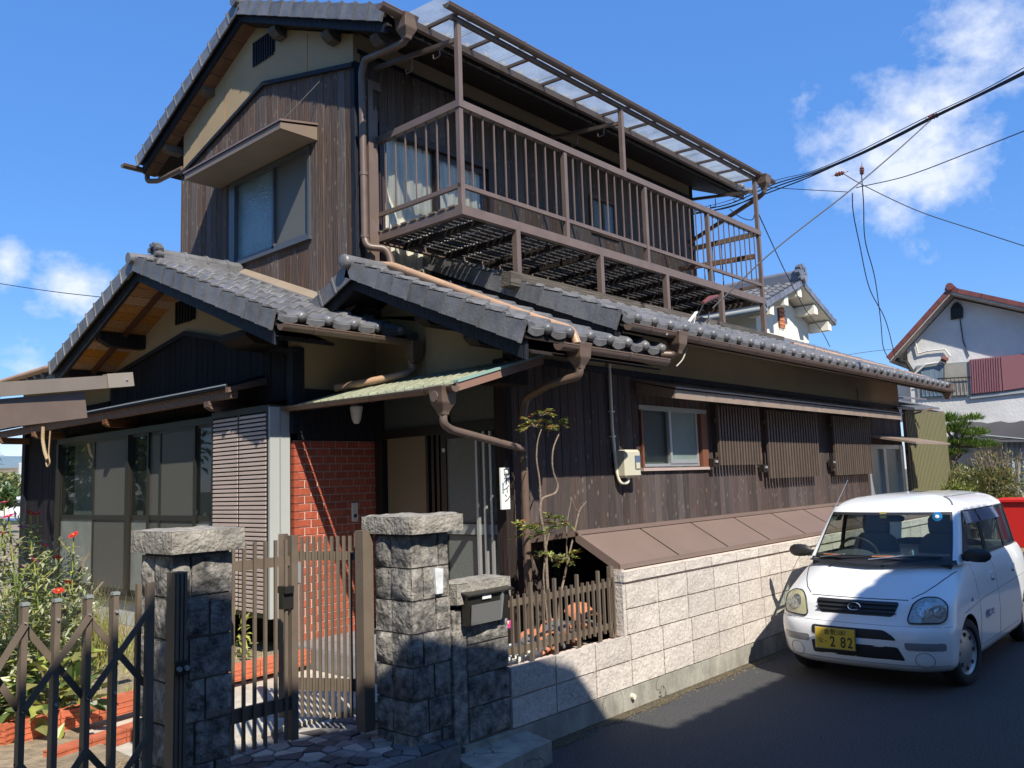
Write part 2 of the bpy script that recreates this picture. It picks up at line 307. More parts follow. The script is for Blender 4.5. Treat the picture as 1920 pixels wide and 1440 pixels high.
def leafmat(name, col, col2, trans=.35, huev=True):
    m = bpy.data.materials.new(name); m.use_nodes = True; nt = m.node_tree; N = nt.nodes; L = nt.links; N.clear()
    o = N.new('ShaderNodeOutputMaterial'); d = N.new('ShaderNodeBsdfDiffuse'); tl = N.new('ShaderNodeBsdfTranslucent')
    ge = N.new('ShaderNodeNewGeometry'); n = N.new('ShaderNodeTexNoise'); n.inputs['Scale'].default_value = 7; n.inputs['Detail'].default_value = 3; L.new(ge.outputs['Position'], n.inputs[0])
    r = N.new('ShaderNodeValToRGB'); r.color_ramp.elements[0].color = (*col, 1); r.color_ramp.elements[1].color = (*col2, 1); r.color_ramp.elements[0].position = .38; r.color_ramp.elements[1].position = .62; L.new(n.outputs[0], r.inputs[0])
    L.new(r.outputs[0], d.inputs[0]); L.new(r.outputs[0], tl.inputs[0]); a = N.new('ShaderNodeMixShader'); a.inputs[0].default_value = trans; L.new(d.outputs[0], a.inputs[1]); L.new(tl.outputs[0], a.inputs[2])
    g = N.new('ShaderNodeBsdfGlossy'); g.inputs['Roughness'].default_value = .4; b = N.new('ShaderNodeMixShader'); b.inputs[0].default_value = .05; L.new(a.outputs[0], b.inputs[1]); L.new(g.outputs[0], b.inputs[2]); L.new(b.outputs[0], o.inputs[0])
    return m
M['leaf_y'] = leafmat('yellow_green_leaf', (.22, .31, .07), (.48, .48, .12))
M['leaf_pale'] = leafmat('pale_grey_green_leaf', (.28, .33, .17), (.58, .60, .38), .4)
M['leaf_g'] = leafmat('mid_green_leaf', (.05, .10, .025), (.12, .17, .05))
M['leaf_pine'] = leafmat('pine_needles', (.11, .21, .035), (.27, .38, .08), .3)
M['leaf_dry'] = leafmat('dry_olive_leaf', (.17, .19, .06), (.36, .31, .12))
M['leaf_red'] = leafmat('red_leaf', (.45, .05, .03), (.5, .12, .05))
M['grass'] = leafmat('dry_grass', (.30, .27, .08), (.20, .22, .06))
M['petal_pink'] = leafmat('magenta_petal', (.62, .04, .22), (.7, .06, .3), .3)
M['petal_red'] = leafmat('red_petal', (.6, .03, .04), (.62, .06, .03), .3)
M['forest'] = leafmat('distant_woodland', (.045, .08, .025), (.12, .15, .05), .1)
# ------------------------------------------------------------------ setting
road = MB()
nx, ny = 60, 30
me = MB().quad((-60, -40, 0), (400, -40, 0), (400, 4.0, 0), (-60, 4.0, 0)).mesh('road', M['asphalt'])
tag(link('road', me), kind='structure')
tag(MB().box((-60, 6.3, -.4), (5.2, 18, .325)).box((4.26, 4.05, -.4), (5.35, 6.3, .26)).box((-60, 4.95, -.4), (2.2, 6.3, .32)).build('garden_ground', M['earth']), kind='structure')
tag(MB().box((5.2, 4.02, -.4), (60, 60, .12)).build('yard_ground', M['earth']), kind='structure')
tag(MB().quad((-900, -900, -.6), (1500, -900, -.6), (1500, 1500, -.6), (-900, 1500, -.6)).build('ground', mat('far_ground', (.09, .11, .05), .95, var=.4, vscale=.05, dirt=.6, dirtcol=(.16,.14,.09), dscale=.02)), kind='structure')
# gutter of gravel, moss and dead leaves along the wall foot
gs = MB()
for i in range(1500):
    x = random.uniform(4.0, 13); y = 3.86-abs(random.gauss(0, .055))
    if y < 3.62: continue
    s = random.uniform(.004, .014); a = random.random()*6
    gs.add([(x+math.cos(a)*s, y+math.sin(a)*s, .001), (x+math.cos(a+2.1)*s, y+math.sin(a+2.1)*s, .001), (x+math.cos(a+4.2)*s, y+math.sin(a+4.2)*s, .001), (x, y, s*.8)], [(0,1,3),(1,2,3),(2,0,3)])
gs.build('gravel', mat('gutter_grit', (.14, .115, .075), .95, var=.5, vscale=50)); tag(bpy.data.objects['gravel'], 'loose grit and dry leaves along the foot of the block wall', 'gravel', kind='stuff')
ss = MB(); n_ = 160; vs_ = [(4.4+9*i/n_, y_, .004) for i in range(n_+1) for y_ in (3.905, 3.80-.07*noise.noise(Vector((i*.13, 0, 0)))-.04*noise.noise(Vector((i*.6, 3, 0))))]; ss.add(vs_, [(2*i, 2*i+1, 2*i+3, 2*i+2) for i in range(n_)]); ss.build('silt_strip', mat('brown_silt', (.10, .078, .042), .95, var=.5, vscale=30, bump=1, bscale=60, dirt=.5, dirtcol=(.05,.05,.03), dscale=6)); tag(bpy.data.objects['silt_strip'], kind='structure')
# ------------------------------------------------------------------ house
HX0, FY = 5.35, 4.90       # corner of the street front
XU, YU, YU2 = 5.035, 6.55, 10.14
XE = 15.85                  # far end of the street front
XB, YB = 4.39, 6.646        # bay wing front, its brick side
XEND_UP = 11.74
house = thing('house', 'two-storey dark timber house with grey tiled roofs and a brown steel balcony', 'house', (HX0, FY, 0))
def siding(par, axis, plane, s0, s1, zb, zt, w, mt, openings=(), name='plank'):
    zbf = zb if callable(zb) else (lambda s: zb); ztf = zt if callable(zt) else (lambda s: zt)
    n = max(1, round((s1-s0)/w)); w = (s1-s0)/n
    for i in range(n):
        a, b = s0+i*w, s0+(i+1)*w; mid = (a+b)/2
        segs = [(zbf(mid), None)]
        lo, hi = zbf(mid), None
        cuts = sorted([(o[2], o[3]) for o in openings if o[0] < mid < o[1]])
        parts = []; cur = zbf(mid)
        for c0, c1 in cuts:
            if c0 > cur+.02: parts.append((cur, c0))
            cur = max(cur, c1)
        parts.append((cur, None))
        pr = random.uniform(0, .004)
        for c0, c1 in parts:
            ta = c1 if c1 is not None else ztf(a); tb = c1 if c1 is not None else ztf(b)
            if max(ta, tb) < c0+.03: continue
            g = .0015; ch = .004; m = MB()
            prof = [(a+g, .02), (a+g, ch-pr), (a+g+ch, -pr), (b-g-ch, -pr), (b-g, ch-pr), (b-g, .02)]
            def pt(s, d, z): return (s, plane+d, z) if axis == 'x' else (plane+d, s, z)
            top = lambda s: ta+(tb-ta)*(s-a)/(b-a)
            vs = [pt(s, d, c0) for s, d in prof]+[pt(s, d, top(s)) for s, d in prof]
            m.add(vs, [(i2, i2+1, i2+7, i2+6) for i2 in range(5)]+[(5,4,3,2,1,0), tuple(range(6, 12))])
            m.build(name, mt, par)
# --- walls (body masses behind the boards)
wall = MB()
wall.box((HX0+.06, FY+.14, .1), (XE, 10.1, 3.25))
wall.box((XB+.24, YB+.09, .1), (HX0+.3, 13.6, 3.0))
wall.box((HX0+.05, FY+.15, .2), (HX0+.5, YB+.2, 3.2))
wo = wall.build('wall', M['dark_wood'], house)
# street front
fo = [(7.42, 8.83, 1.90, 2.53), (14.15, 15.86, .2, 2.20)]
fw = box('wall', (HX0+.02, FY+.135, .1), (XE-.02, FY+.14, 2.9), M['dark_wood'], house)
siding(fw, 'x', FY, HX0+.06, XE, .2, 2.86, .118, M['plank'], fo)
siding(fw, 'x', FY+.1, 14.1, XE, 2.0, 2.3, .118, M['plank'])
# plaster band above
pb = MB().box((HX0, FY-.005, 2.90), (XE, FY+.12, 3.34)).build('plaster_band', M['plaster'], house)
box('trim_board', (HX0, FY-.03, 2.84), (XE+.01, FY+.0, 2.90), M['hafu'], house)
box('corner_post', (HX0-.05, FY-.03, .2), (HX0+.06, FY+.08, 2.86), M['dark_wood'], house)
# end wall (east) is closed by the mass; upper storey
up = MB().box((XU+.1, YU+.1, 3.2), (XEND_UP, YU2, 6.45))
apex_y = 8.40; UA = 7.42; US = .445   # upper roof apex (top of tiles) and slope
def zroof_u(y): return UA-.22-abs(y-apex_y)*US
pts = [(XU+.1, YU, 6.4), (XU+.1, YU2, 6.4), (XU+.1, YU2, zroof_u(YU2)), (XU+.1, apex_y, zroof_u(apex_y)), (XU+.1, YU, zroof_u(YU))]
up.prism(pts, (XEND_UP-XU-.1, 0, 0))
uwall = up.build('upper_wall', M['dark_wood'], house)
# gable plaster triangle
def trim_u(y):  # top edge of boards on the upper gable
    return 6.44-(6.44-5.93)*(y-8.195)/(9.998-8.195) if y > 8.195 else 6.44-(6.44-6.05)*(8.195-y)/(8.195-6.55)
gp = MB().prism([(XU, YU, trim_u(YU)-.03), (XU, 8.195, trim_u(8.195)-.03), (XU, YU2, trim_u(YU2)-.03), (XU, YU2, zroof_u(YU2)+.02), (XU, apex_y, zroof_u(apex_y)+.02), (XU, YU, zroof_u(YU)+.02)], (.1, 0, 0))
gpo = gp.build('gable_plaster', M['plaster'], house)
for y in (7.35, 9.1): box('plaster_joint', (XU-.002, y-.004, trim_u(y)), (XU, y+.004, zroof_u(y)-.02), M['soffit'], gpo)
m = MB(); m.beam((XU-.015, YU-.02, trim_u(YU)), (XU-.015, 8.195, trim_u(8.195)), .05, .045, up=(0,0,1)); m.beam((XU-.015, 8.195, trim_u(8.195)), (XU-.015, YU2+.02, trim_u(YU2)), .05, .045)
m.build('trim_board', M['hafu'], house)
WIN_U = (7.30, 8.95, 4.44, 5.44)
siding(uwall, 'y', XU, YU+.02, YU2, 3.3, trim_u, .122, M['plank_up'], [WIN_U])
box('corner_strip', (XU-.012, YU2-.01, 3.3), (XU+.06, YU2+.03, 5.9), M['plank_up'], house)
box('corner_strip', (XU-.012, YU-.03, 3.3), (XU+.07, YU+.03, 6.1), M['hafu'], house)
# upper street-side wall
siding(uwall, 'x', YU, XU+.08, XEND_UP, 3.3, 6.24, .12, M['plank_up'], [(5.36, 7.02, 3.9, 5.52), (9.02, 9.62, 5.15, 5.62)])
box('plaster_band', (XU+.05, YU-.003, 6.24), (XEND_UP, YU+.1, 6.62), M['plaster'], house)
box('trim_board', (XU+.05, YU-.02, 6.21), (XEND_UP, YU-.003, 6.25), M['hafu'], house)
box('corner_strip', (XEND_UP-.02, YU-.02, 3.6), (XEND_UP+.05, YU+.1, 6.5), M['dark_wood'], house)
# vent grille in the gable
v = box('vent_grille', (XU-.004, 7.98, 6.76), (XU+.001, 8.44, 7.0), M['black'], house)
for i in range(9):
    y = 8.01+i*.05; MB().box((XU-.022, y, 6.73), (XU-.004, y+.022, 7.03)).build('grille_bar', M['hafu'], v)
# --- bay wing
def trim_b(y): return 3.526-(y-8.701)*.152 if y > 8.701 else 3.526-(8.701-y)*.231
RC_A, RC_S, RC_Y = 4.25, .385, 8.69    # roof C: apex, slope, ridge line
def z_c(y): return RC_A-abs(y-RC_Y)*RC_S
bm_ = MB().prism([(XB, YB, trim_b(YB)-.03), (XB, 8.701, trim_b(8.7)-.03), (XB, 10.75, trim_b(10.75)-.03), (XB, 10.75, z_c(10.75)-.12), (XB, RC_Y, z_c(RC_Y)-.12), (XB, YB, z_c(YB)-.12)], (.12, 0, 0))
bp_ = bm_.build('gable_plaster', M['plaster'], house)
m = MB(); m.beam((XB-.015, YB-.03, trim_b(YB)), (XB-.015, 8.701, trim_b(8.7)), .05, .05); m.beam((XB-.015, 8.701, trim_b(8.7)), (XB-.015, 10.66, trim_b(10.66)), .05, .05)
m.build('trim_board', M['hafu'], house)
bw = box('bay_wall', (XB+.21, YB+.08, .3), (XB+.23, 13.6, 3.0), M['dark_wood'], house)
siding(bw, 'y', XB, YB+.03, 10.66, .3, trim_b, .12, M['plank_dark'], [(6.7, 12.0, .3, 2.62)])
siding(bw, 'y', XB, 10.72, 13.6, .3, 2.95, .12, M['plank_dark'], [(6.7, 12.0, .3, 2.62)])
box('bay_plaster', (XB-.02, 10.66, 2.95), (XB+.1, 13.7, 3.35), M['plaster'], house)
box('corner_post', (XB-.035, YB-.03, 2.3), (XB+.09, YB+.06, 3.1), M['hafu'], house)
box('corner_post', (XB-.04, 13.5, .3), (XB+.1, 13.62, 3.1), M['hafu'], house)
v = box('vent_grille', (XB-.03, 8.52, 3.66), (XB-.004, 8.93, 3.88), M['black'], house)
for i in range(6): MB().box((XB-.05, 8.545+i*.066, 3.64), (XB-.03, 8.57+i*.066, 3.90)).build('grille_bar', M['hafu'], v)
# bay side wall above the brick, plaster, and wall over the door
box('side_plaster', (XB+.03, YB-.004, 2.36), (HX0, YB+.12, 3.30), M['plaster'], house)
box('side_board', (XB+.03, YB-.02, 2.24), (HX0-.02, YB-.004, 2.72), M['hafu'], house)
box('door_wall_plaster', (HX0-.004, FY, 2.72), (HX0+.12, YB+.1, 3.25), M['plaster'], house)
m = MB().prism([(HX0-.004, FY-.0, 3.25), (HX0-.004, YB+.1, 3.25), (HX0-.004, YB+.1, 3.52), (HX0-.004, 6.27, 3.72), (HX0-.004, FY, 3.13)], (.1, 0, 0)); m.build('gable_plaster', M['plaster'], house)
box('plaster_joint', (HX0-.007, 5.9, 2.8), (HX0-.004, 5.908, 3.55), M['soffit'], house)
# --- brick tiled wall under the side plaster
bk = box('brick_wall', (XB+.008, YB+.008, .43), (HX0-.02, YB+.07, 2.235), M['joint'], house)
bw_, bh = .139, .0722
rows = int((2.235-.43)/bh)
bmesh_cache = {}
def brick_me(wd):
    k = round(wd, 3)
    if k not in bmesh_cache: bmesh_cache[k] = MB().box((0, 0, 0), (wd-.012, .011, bh-.011)).mesh('brick', M['brick'])
    return bmesh_cache[k]
for r in range(rows):
    x = XB+.045-(bw_/2 if r % 2 else 0); z = .434+r*bh
    while x < HX0-.03:
        a = max(x, XB+.045); b = min(x+bw_, HX0-.02)
        if b-a > .03: link('brick', brick_me(b-a), bk, Matrix.Translation((a, YB+.0, z)))
        x += bw_
    o = link('brick', MB().box((0, 0, 0), (.045, .012, bh-.008)).mesh('brick', M['brick']) if r == 0 else bmesh_cache['c'], bk, Matrix.Translation((XB, YB, z)))
    if r == 0: bmesh_cache['c'] = o.data
m = MB()
for r in range(rows): m.box((XB-.003, YB+.003, .434+r*bh), (XB+.008, YB+.06, .434+(r+1)*bh-.008))
m.build('brick_return', M['brick'], bk)
db = box('doorbell', (5.02, YB-.02, 1.46), (5.09, YB-.002, 1.64), M['pvc_white'], house, bevel=.003)
box('button', (5.04, YB-.025, 1.50), (5.07, YB-.02, 1.53), M['black'], db)
wl = MB().box((4.98, YB-.035, 2.42), (5.06, YB-.02, 2.62)).build('wall_lamp', M['black'], house)
m = MB().tube([(5.02, YB-.10, 2.40), (5.02, YB-.10, 2.44), (5.02, YB-.10, 2.56), (5.02, YB-.10, 2.58)], [.025, .045, .065, .05], 12); m.build('lamp_shade', M['white_paint'], wl, smooth=True)
MB().beam((5.02, YB-.02, 2.5), (5.02, YB-.1, 2.5), .02, .02).build('arm', M['black'], wl)
# --- entrance door (sliding) in the plane X = HX0
DX = HX0
dr = MB(); dr.box((DX-.03, FY+.0, .45), (DX+.05, FY+.07, 2.78)); dr.box((DX-.03, YB-.11, .45), (DX+.05, YB-.0, 2.78)); dr.box((DX-.03, FY, 2.25), (DX+.05, YB-.11, 2.33)); dr.box((DX-.03, FY, 2.70), (DX+.05, YB-.11, 2.78))
door = dr.build('entrance_door', M['alu_dark'], house)
box('transom_pane', (DX+.01, FY+.07, 2.33), (DX+.02, YB-.11, 2.70), M['frost_dark'], door)
box('mullion', (DX-.02, 5.60, 2.33), (DX+.03, 5.64, 2.70), M['alu_dark'], door)
l = MB()
for y0, y1 in ((4.97, 5.71),):
    l.box((DX-.01, y0, .5), (DX+.02, y0+.04, 2.25)); l.box((DX-.01, y1-.07, .5), (DX+.02, y1, 2.25)); l.box((DX-.012, y0+.04, 1.33), (DX+.02, y1-.07, 1.44)); l.box((DX-.01, y0+.04, .5), (DX+.02, y1-.07, .6)); l.box((DX-.01, y0+.04, 2.2), (DX+.02, y1-.07, 2.25))
lf = l.build('door_leaf', M['alu_dark'], door)
box('pane', (DX+.004, 5.01, .6), (DX+.01, 5.64, 1.33), M['frost'], lf); box('pane', (DX+.004, 5.01, 1.44), (DX+.01, 5.64, 2.2), M['frost'], lf)
box('rail', (DX-.02, 5.01, 1.34), (DX-.012, 5.64, 1.43), M['alu_grey'], lf)
for y in (5.035, 5.115, 5.205): MB().box((DX-.045, y, .5), (DX-.015, y+.025, 2.24)).build('door_bar', M['alu_silver'], lf)
for y in (5.73, 5.80, 5.88): MB().box((DX-.015, y, .5), (DX+.03, y+.035, 2.25)).build('door_stile', M['alu_dark'], door)
lf2 = box('door_leaf', (DX+.01, 5.93, .5), (DX+.02, 6.5, 2.25), mat('olive_brown_panel', (.20, .165, .10), .5), door)
MB().tube([(DX-.012, 5.66, 2.1), (DX-.022, 5.66, 2.1)], .02, 14).build('lock', M['alu_silver'], door)
# porch steps
pt = MB().box((4.30, 4.60, .2), (HX0, YB+.02, .425)).build('porch', M['joint'], house)
for i in range(4):
    for j in range(7):
        MB().box((4.30+i*.262+.004, 4.60+j*.29+.004, .425), (4.30+(i+1)*.262-.004, 4.60+(j+1)*.29-.004, .435)).build('porch_tile', M['porch_tile'], pt)
for j in range(14):
    MB().box((4.285, 4.60+j*.146+.004, .22), (4.30, 4.60+(j+1)*.146-.004, .43)).build('riser_tile', M['porch_tile'], pt)
for j in range(7):
    MB().box((4.30+j*.15+.004, 4.585, .22), (4.30+(j+1)*.15-.004, 4.60, .43)).build('riser_tile', M['porch_tile'], pt)
# --- big sliding windows of the bay, storm-shutter box with louvres
WX = 4.25
sb = MB().box((4.15, 6.70, .66), (4.17, 7.72, .70)).box((4.15, 6.70, 2.50), (4.17, 7.72, 2.54)).box((4.15, 6.70, .7), (4.17, 6.73, 2.5)).box((4.15, 7.69, .7), (4.17, 7.72, 2.5)).box((4.15, 7.185, .7), (4.172, 7.215, 2.5)).build('shutter_box', M['alu_dark'], house)
me = MB().prism([(4.143, 0, 0), (4.168, 0, .012), (4.168, 0, .032), (4.143, 0, .024)], (0, .455, 0)).mesh('louvre', mat('louvre_brown', (.52, .42, .36), .45, var=.06, vscale=3))
for y in (6.73, 7.217):
    for k in range(45): link('louvre', me, sb, Matrix.Translation((0, y, .705+k*.0398)))
box('side_panel', (4.152, 6.675, .66), (4.36, 6.70, 2.54), mat('pale_grey_shutter_side', (.40, .42, .40), .5, var=.05, vscale=2), sb)
box('side_trim', (4.25, 6.668, .66), (4.26, 6.676, 2.54), M['alu_grey'], sb)
box('back_panel', (4.175, 6.73, .7), (4.18, 7.69, 2.5), M['black'], sb)
box('top_panel', (4.152, 6.68, 2.54), (4.38, 7.72, 2.56), M['alu_dark'], sb)
wf = MB(); wz0, wz1 = .66, 2.47
wf.box((WX-.03, 7.72, wz1), (WX+.08, 11.9, wz1+.07)); wf.box((WX-.05, 7.72, wz0-.05), (WX+.08, 11.9, wz0)); 
for y in (7.72, 9.74, 11.84): wf.box((WX-.035, y, wz0), (WX+.08, y+.07, wz1))
wn = wf.build('window', M['alu_dark'], house)
def sash(y0, y1, x, screen, par):
    s = MB(); s.box((x, y0, wz0), (x+.02, y0+.035, wz1)); s.box((x, y1-.035, wz0), (x+.02, y1, wz1)); s.box((x, y0+.035, 1.50), (x+.02, y1-.035, 1.555)); s.box((x, y0+.035, wz0), (x+.02, y1-.035, wz0+.06)); s.box((x, y0+.035, wz1-.03), (x+.02, y1-.035, wz1))
    o = s.build('sash', M['alu_dark'], par)
    mt = M['glass'] if not screen else M['screen']
    box('pane', (x+.012, y0+.035, wz0+.06), (x+.015, y1-.035, 1.50), M['frost_pane'] if not screen else mt, o); box('pane', (x+.012, y0+.035, 1.555), (x+.015, y1-.035, wz1-.03), mt, o)
M['screen'] = glass('window_behind_mesh_screen', tint=(.75,.75,.72), fac=.45, rough=.3, body=(.15,.148,.132))
M['frost_pane'] = mat('lower_frosted_pane', (.20, .215, .19), .25, var=.2, vscale=3, bump=.2, bscale=90)
sash(7.79, 8.35, WX, False, wn); sash(8.2, 9.0, WX-.02, True, wn); sash(8.95, 9.45, WX+.02, True, wn); sash(9.3, 9.76, WX, False, wn)
sash(9.81, 10.75, WX-.02, True, wn); sash(10.7, 11.84, WX, False, wn)
box('curtain', (WX+.2, 7.75, .6), (WX+.21, 11.9, 2.5), M['curtain_grey'], wn)
box('sill_wall', (WX+.0, 7.72, .33), (WX+.1, 11.9, .605), mat('pale_plinth', (.42,.43,.42), .8, var=.1), house)
# hood over the bay windows
h = MB().prism([(3.98, 7.15, 2.745), (3.98, 7.15, 2.775), (XB, 7.15, 2.90), (XB, 7.15, 2.87)], (0, 6.4, 0)).build('window_hood', M['hafu'], house)
box('hood_edge', (3.972, 7.15, 2.768), (3.985, 13.55, 2.780), M['alu_silver'], h)
box('hood_beam', (4.02, 7.12, 2.655), (4.09, 13.7, 2.745), M['brown_wood'], h)
m = MB().prism([(3.98, 7.10, 2.70), (3.98, 7.10, 2.745), (XB, 7.10, 2.87), (XB, 7.10, 2.80)], (0, .05, 0)).build('hood_end', M['brown_wood'], h)
for y in (7.5, 9.85, 12.1, 13.45):
    MB().prism([(4.0, y, 2.655), (4.0, y, 2.60), (4.06, y, 2.565), (XB, y, 2.565), (XB, y, 2.655)], (0, .09, 0)).build('bracket', M['brown_wood'], h)
# --- upper gable window with its metal hood
y0, y1, z0, z1 = WIN_U
w = MB(); w.box((XU-.02, y0, z1-.05), (XU+.08, y1, z1)); w.box((XU-.04, y0-.02, z0-.04), (XU+.08, y1+.02, z0)); w.box((XU-.02, y0, z0), (XU+.08, y0+.04, z1-.05)); w.box((XU-.02, y1-.12, z0), (XU+.08, y1, z1-.05)); w.box((XU, 8.02, z0), (XU+.05, 8.06, z1-.05)); w.box((XU+.0, y0+.04, z0), (XU+.03, y1-.12, z0+.05))
wn = w.build('window', mat('grey_bronze_frame', (.12,.125,.13), .4, metal=.4), house)
box('pane', (XU+.035, y0+.04, z0+.03), (XU+.04, 8.03, z1-.05), mat('mesh_screen_pane', (.12,.12,.105), .5), wn)
box('pane', (XU+.035, 8.05, z0+.03), (XU+.04, y1-.12, z1-.05), mat('rippled_obscure_glass', (.16,.24,.26), .12, var=.3, vscale=1.6, bump=.5, bscale=35, spec=.9), wn)
hd = MB().box((4.60, 7.19, 5.455), (XU-.004, 9.19, 5.462)).build('window_hood', M['hood_tan'], house)
m = MB().prism([(4.585, 7.175, 5.455), (4.585, 7.175, 5.525), (XU, 7.175, 5.60), (XU, 7.175, 5.455)], (0, .015, 0)); m.prism([(4.585, 9.19, 5.455), (4.585, 9.19, 5.525), (XU, 9.19, 5.60), (XU, 9.19, 5.455)], (0, .015, 0)); m.box((4.585, 7.19, 5.455), (4.60, 9.19, 5.525)); m.build('hood_fascia', mat('hood_fascia_brown', (.20,.15,.11), .5), hd)
MB().prism([(4.57, 7.16, 5.53), (4.57, 7.16, 5.55), (XU, 7.16, 5.64), (XU, 7.16, 5.62)], (0, 2.06, 0)).build('hood_cover', M['sheet_brown'], hd)
MB().beam((4.62, 7.2, 5.55), (XU-.01, 7.0, 6.12), .006, .006).build('stay_wire', M['cable'], hd)
# --- balcony doors and small window on the upper street side
fr = MB(); fr.box((5.34, YU-.03, 5.46), (7.05, YU+.1, 5.54)); fr.box((6.98, YU-.03, 3.9), (7.05, YU+.1, 5.46)); fr.box((5.34, YU-.03, 3.9), (5.40, YU+.1, 5.46)); fr.box((6.15, YU, 3.9), (6.21, YU+.06, 5.46)); fr.box((6.21, YU+.02, 5.40), (6.98, YU+.05, 5.46)); fr.box((6.93, YU+.02, 3.9), (6.98, YU+.05, 5.4))
bwn = fr.build('balcony_window', mat('dark_brown_frame', (.05,.03,.025), .5), house)
box('pane', (5.40, YU+.045, 3.95), (6.15, YU+.05, 5.46), M['glass_clear'], bwn); box('pane', (6.21, YU+.025, 3.95), (6.93, YU+.03, 5.40), M['glass_clear'], bwn)
cu = MB(); n = 60
for i in range(n):
    x0 = 5.40+i*(6.93-5.40)/n; x1 = x0+(6.93-5.40)/n
    cu.add([(x0, YU+.075+.012*math.sin(i*1.3), 3.92), (x1, YU+.075+.012*math.sin((i+1)*1.3), 3.92), (x1, YU+.075+.012*math.sin((i+1)*1.3), 5.46), (x0, YU+.075+.012*math.sin(i*1.3), 5.46)], [(0,1,2,3)])
cu.build('curtain', M['curtain'], bwn, smooth=True, fix=False)
fr = MB(); fr.box((9.0, YU-.03, 5.60), (9.65, YU+.06, 5.66)); fr.box((9.0, YU-.03, 5.10), (9.65, YU+.06, 5.15)); fr.box((9.0, YU-.03, 5.15), (9.05, YU+.06, 5.6)); fr.box((9.6, YU-.03, 5.15), (9.65, YU+.06, 5.6)); fr.box((9.3, YU, 5.15), (9.34, YU+.04, 5.6))
sw = fr.build('small_window', M['brown_wood'], house)
box('pane', (9.05, YU+.02, 5.15), (9.3, YU+.025, 5.6), M['frost'], sw); box('pane', (9.34, YU+.02, 5.15), (9.6, YU+.025, 5.6), mat('patterned_blue_pane', (.16,.23,.27), .3, var=.3, vscale=30), sw)
# --- street front window, hood, lattices, service door
fr = MB(); fr.box((7.44, FY-.025, 1.885), (7.47, FY+.08, 2.5)); fr.box((8.68, FY-.03, 1.885), (8.81, FY+.08, 2.5))
wn = fr.build('window', mat('red_brown_frame', (.17,.065,.035), .5), house)
MB().box((7.42, FY-.04, 1.855), (8.86, FY+.08, 1.885)).build('sill', mat('pinkish_sill', (.42,.33,.29), .5), wn)
MB().box((7.42, FY-.02, 2.50), (8.83, FY+.08, 2.55)).build('lintel', M['alu_grey'], wn)
al = MB(); al.box((7.47, FY+.01, 1.885), (8.66, FY+.05, 1.93)); al.box((8.03, FY+.0, 1.93), (8.07, FY+.05, 2.5)); al.box((8.62, FY+.01, 1.93), (8.66, FY+.05, 2.5)); al.box((8.07, FY, 1.93), (8.62, FY+.03, 1.97)); al.box((7.47, FY+.01, 1.93), (7.49, FY+.05, 2.5))
al.build('sash', M['alu_silver'], wn)
box('pane', (7.49, FY+.035, 1.93), (8.03, FY+.04, 2.5), M['glass'], wn); box('pane', (8.07, FY+.025, 1.97), (8.62, FY+.03, 2.5), mat('green_obscure_pane', (.17,.22,.20), .2, var=.12, vscale=4, bump=.2, bscale=120), wn)
box('curtain', (7.49, FY+.09, 1.9), (8.66, FY+.095, 2.5), mat('beige_blind', (.22,.20,.17), .9), wn)
hh = MB().prism([(7.40, FY, 2.66), (7.40, FY, 2.79), (7.40, FY-.47, 2.665), (7.40, FY-.47, 2.575)], (7.0, 0, 0)).build('window_hood', M['hood_brown'], house)
MB().prism([(7.37, FY, 2.80), (7.37, FY, 2.815), (7.37, FY-.50, 2.69), (7.37, FY-.50, 2.672)], (7.06, 0, 0)).build('hood_cover', M['hood_brown'], hh)
def lattice(x0, x1, z0, z1, n, rails):
    lt = MB()
    for z in rails: lt.box((x0, FY-.085, z), (x1, FY-.06, z+.05))
    lo = lt.build('lattice', M['metal_brown'], house)
    w = (x1-x0)/n
    me = MB().box((0, 0, z0), (w*.52, .035, z1)).mesh('slat', M['lat'])
    for i in range(n): link('slat', me, lo, Matrix.Translation((x0+i*w, FY-.12, 0)))
M['lat'] = mat('brown_lattice_metal', (.095, .07, .053), .55, var=.12, vscale=5, objvar=.12)
lattice(8.93, 10.02, 1.90, 2.60, 15, (2.0, 2.4)); lattice(10.22, 11.85, 1.72, 2.60, 19, (1.82, 2.42)); lattice(12.42, 13.98, 1.72, 2.60, 18, (1.80, 2.44))
box('lattice_post', (10.06, FY-.06, 1.95), (10.12, FY, 2.6), mat('rust_post', (.30,.12,.06), .6), house)
for x, z in ((8.80, 1.88), (10.08, 1.80), (12.33, 1.85)):
    b = box('hinge_block', (x, FY-.10, z), (x+.09, FY-.03, z+.10), M['dark_wood'], house); box('catch', (x+.02, FY-.115, z+.05), (x+.07, FY-.10, z+.08), M['alu_silver'], b)
sd_ = MB(); sd_.box((14.10, FY-.01, .2), (14.16, FY+.1, 2.20)); sd_.box((15.70, FY-.01, .2), (15.86, FY+.1, 2.20)); sd_.box((14.16, FY, 2.13), (15.7, FY+.1, 2.20)); sd_.box((14.85, FY, .3), (14.98, FY+.06, 2.13))
sdo = sd_.build('service_door', M['alu_silver'], house)
box('pane', (14.16, FY+.05, .3), (14.85, FY+.055, 2.13), mat('blue_obscure_pane', (.20,.27,.27), .15, var=.1, vscale=3, bump=.1, bscale=60), sdo); box('pane', (14.98, FY+.04, .3), (15.7, FY+.045, 2.13), bpy.data.materials['blue_obscure_pane'], sdo)
MB().prism([(14.1, FY, 2.32), (14.1, FY, 2.36), (14.1, FY-.75, 2.20), (14.1, FY-.75, 2.17)], (1.9, 0, 0)).build('door_hood', M['hood_brown'], house)
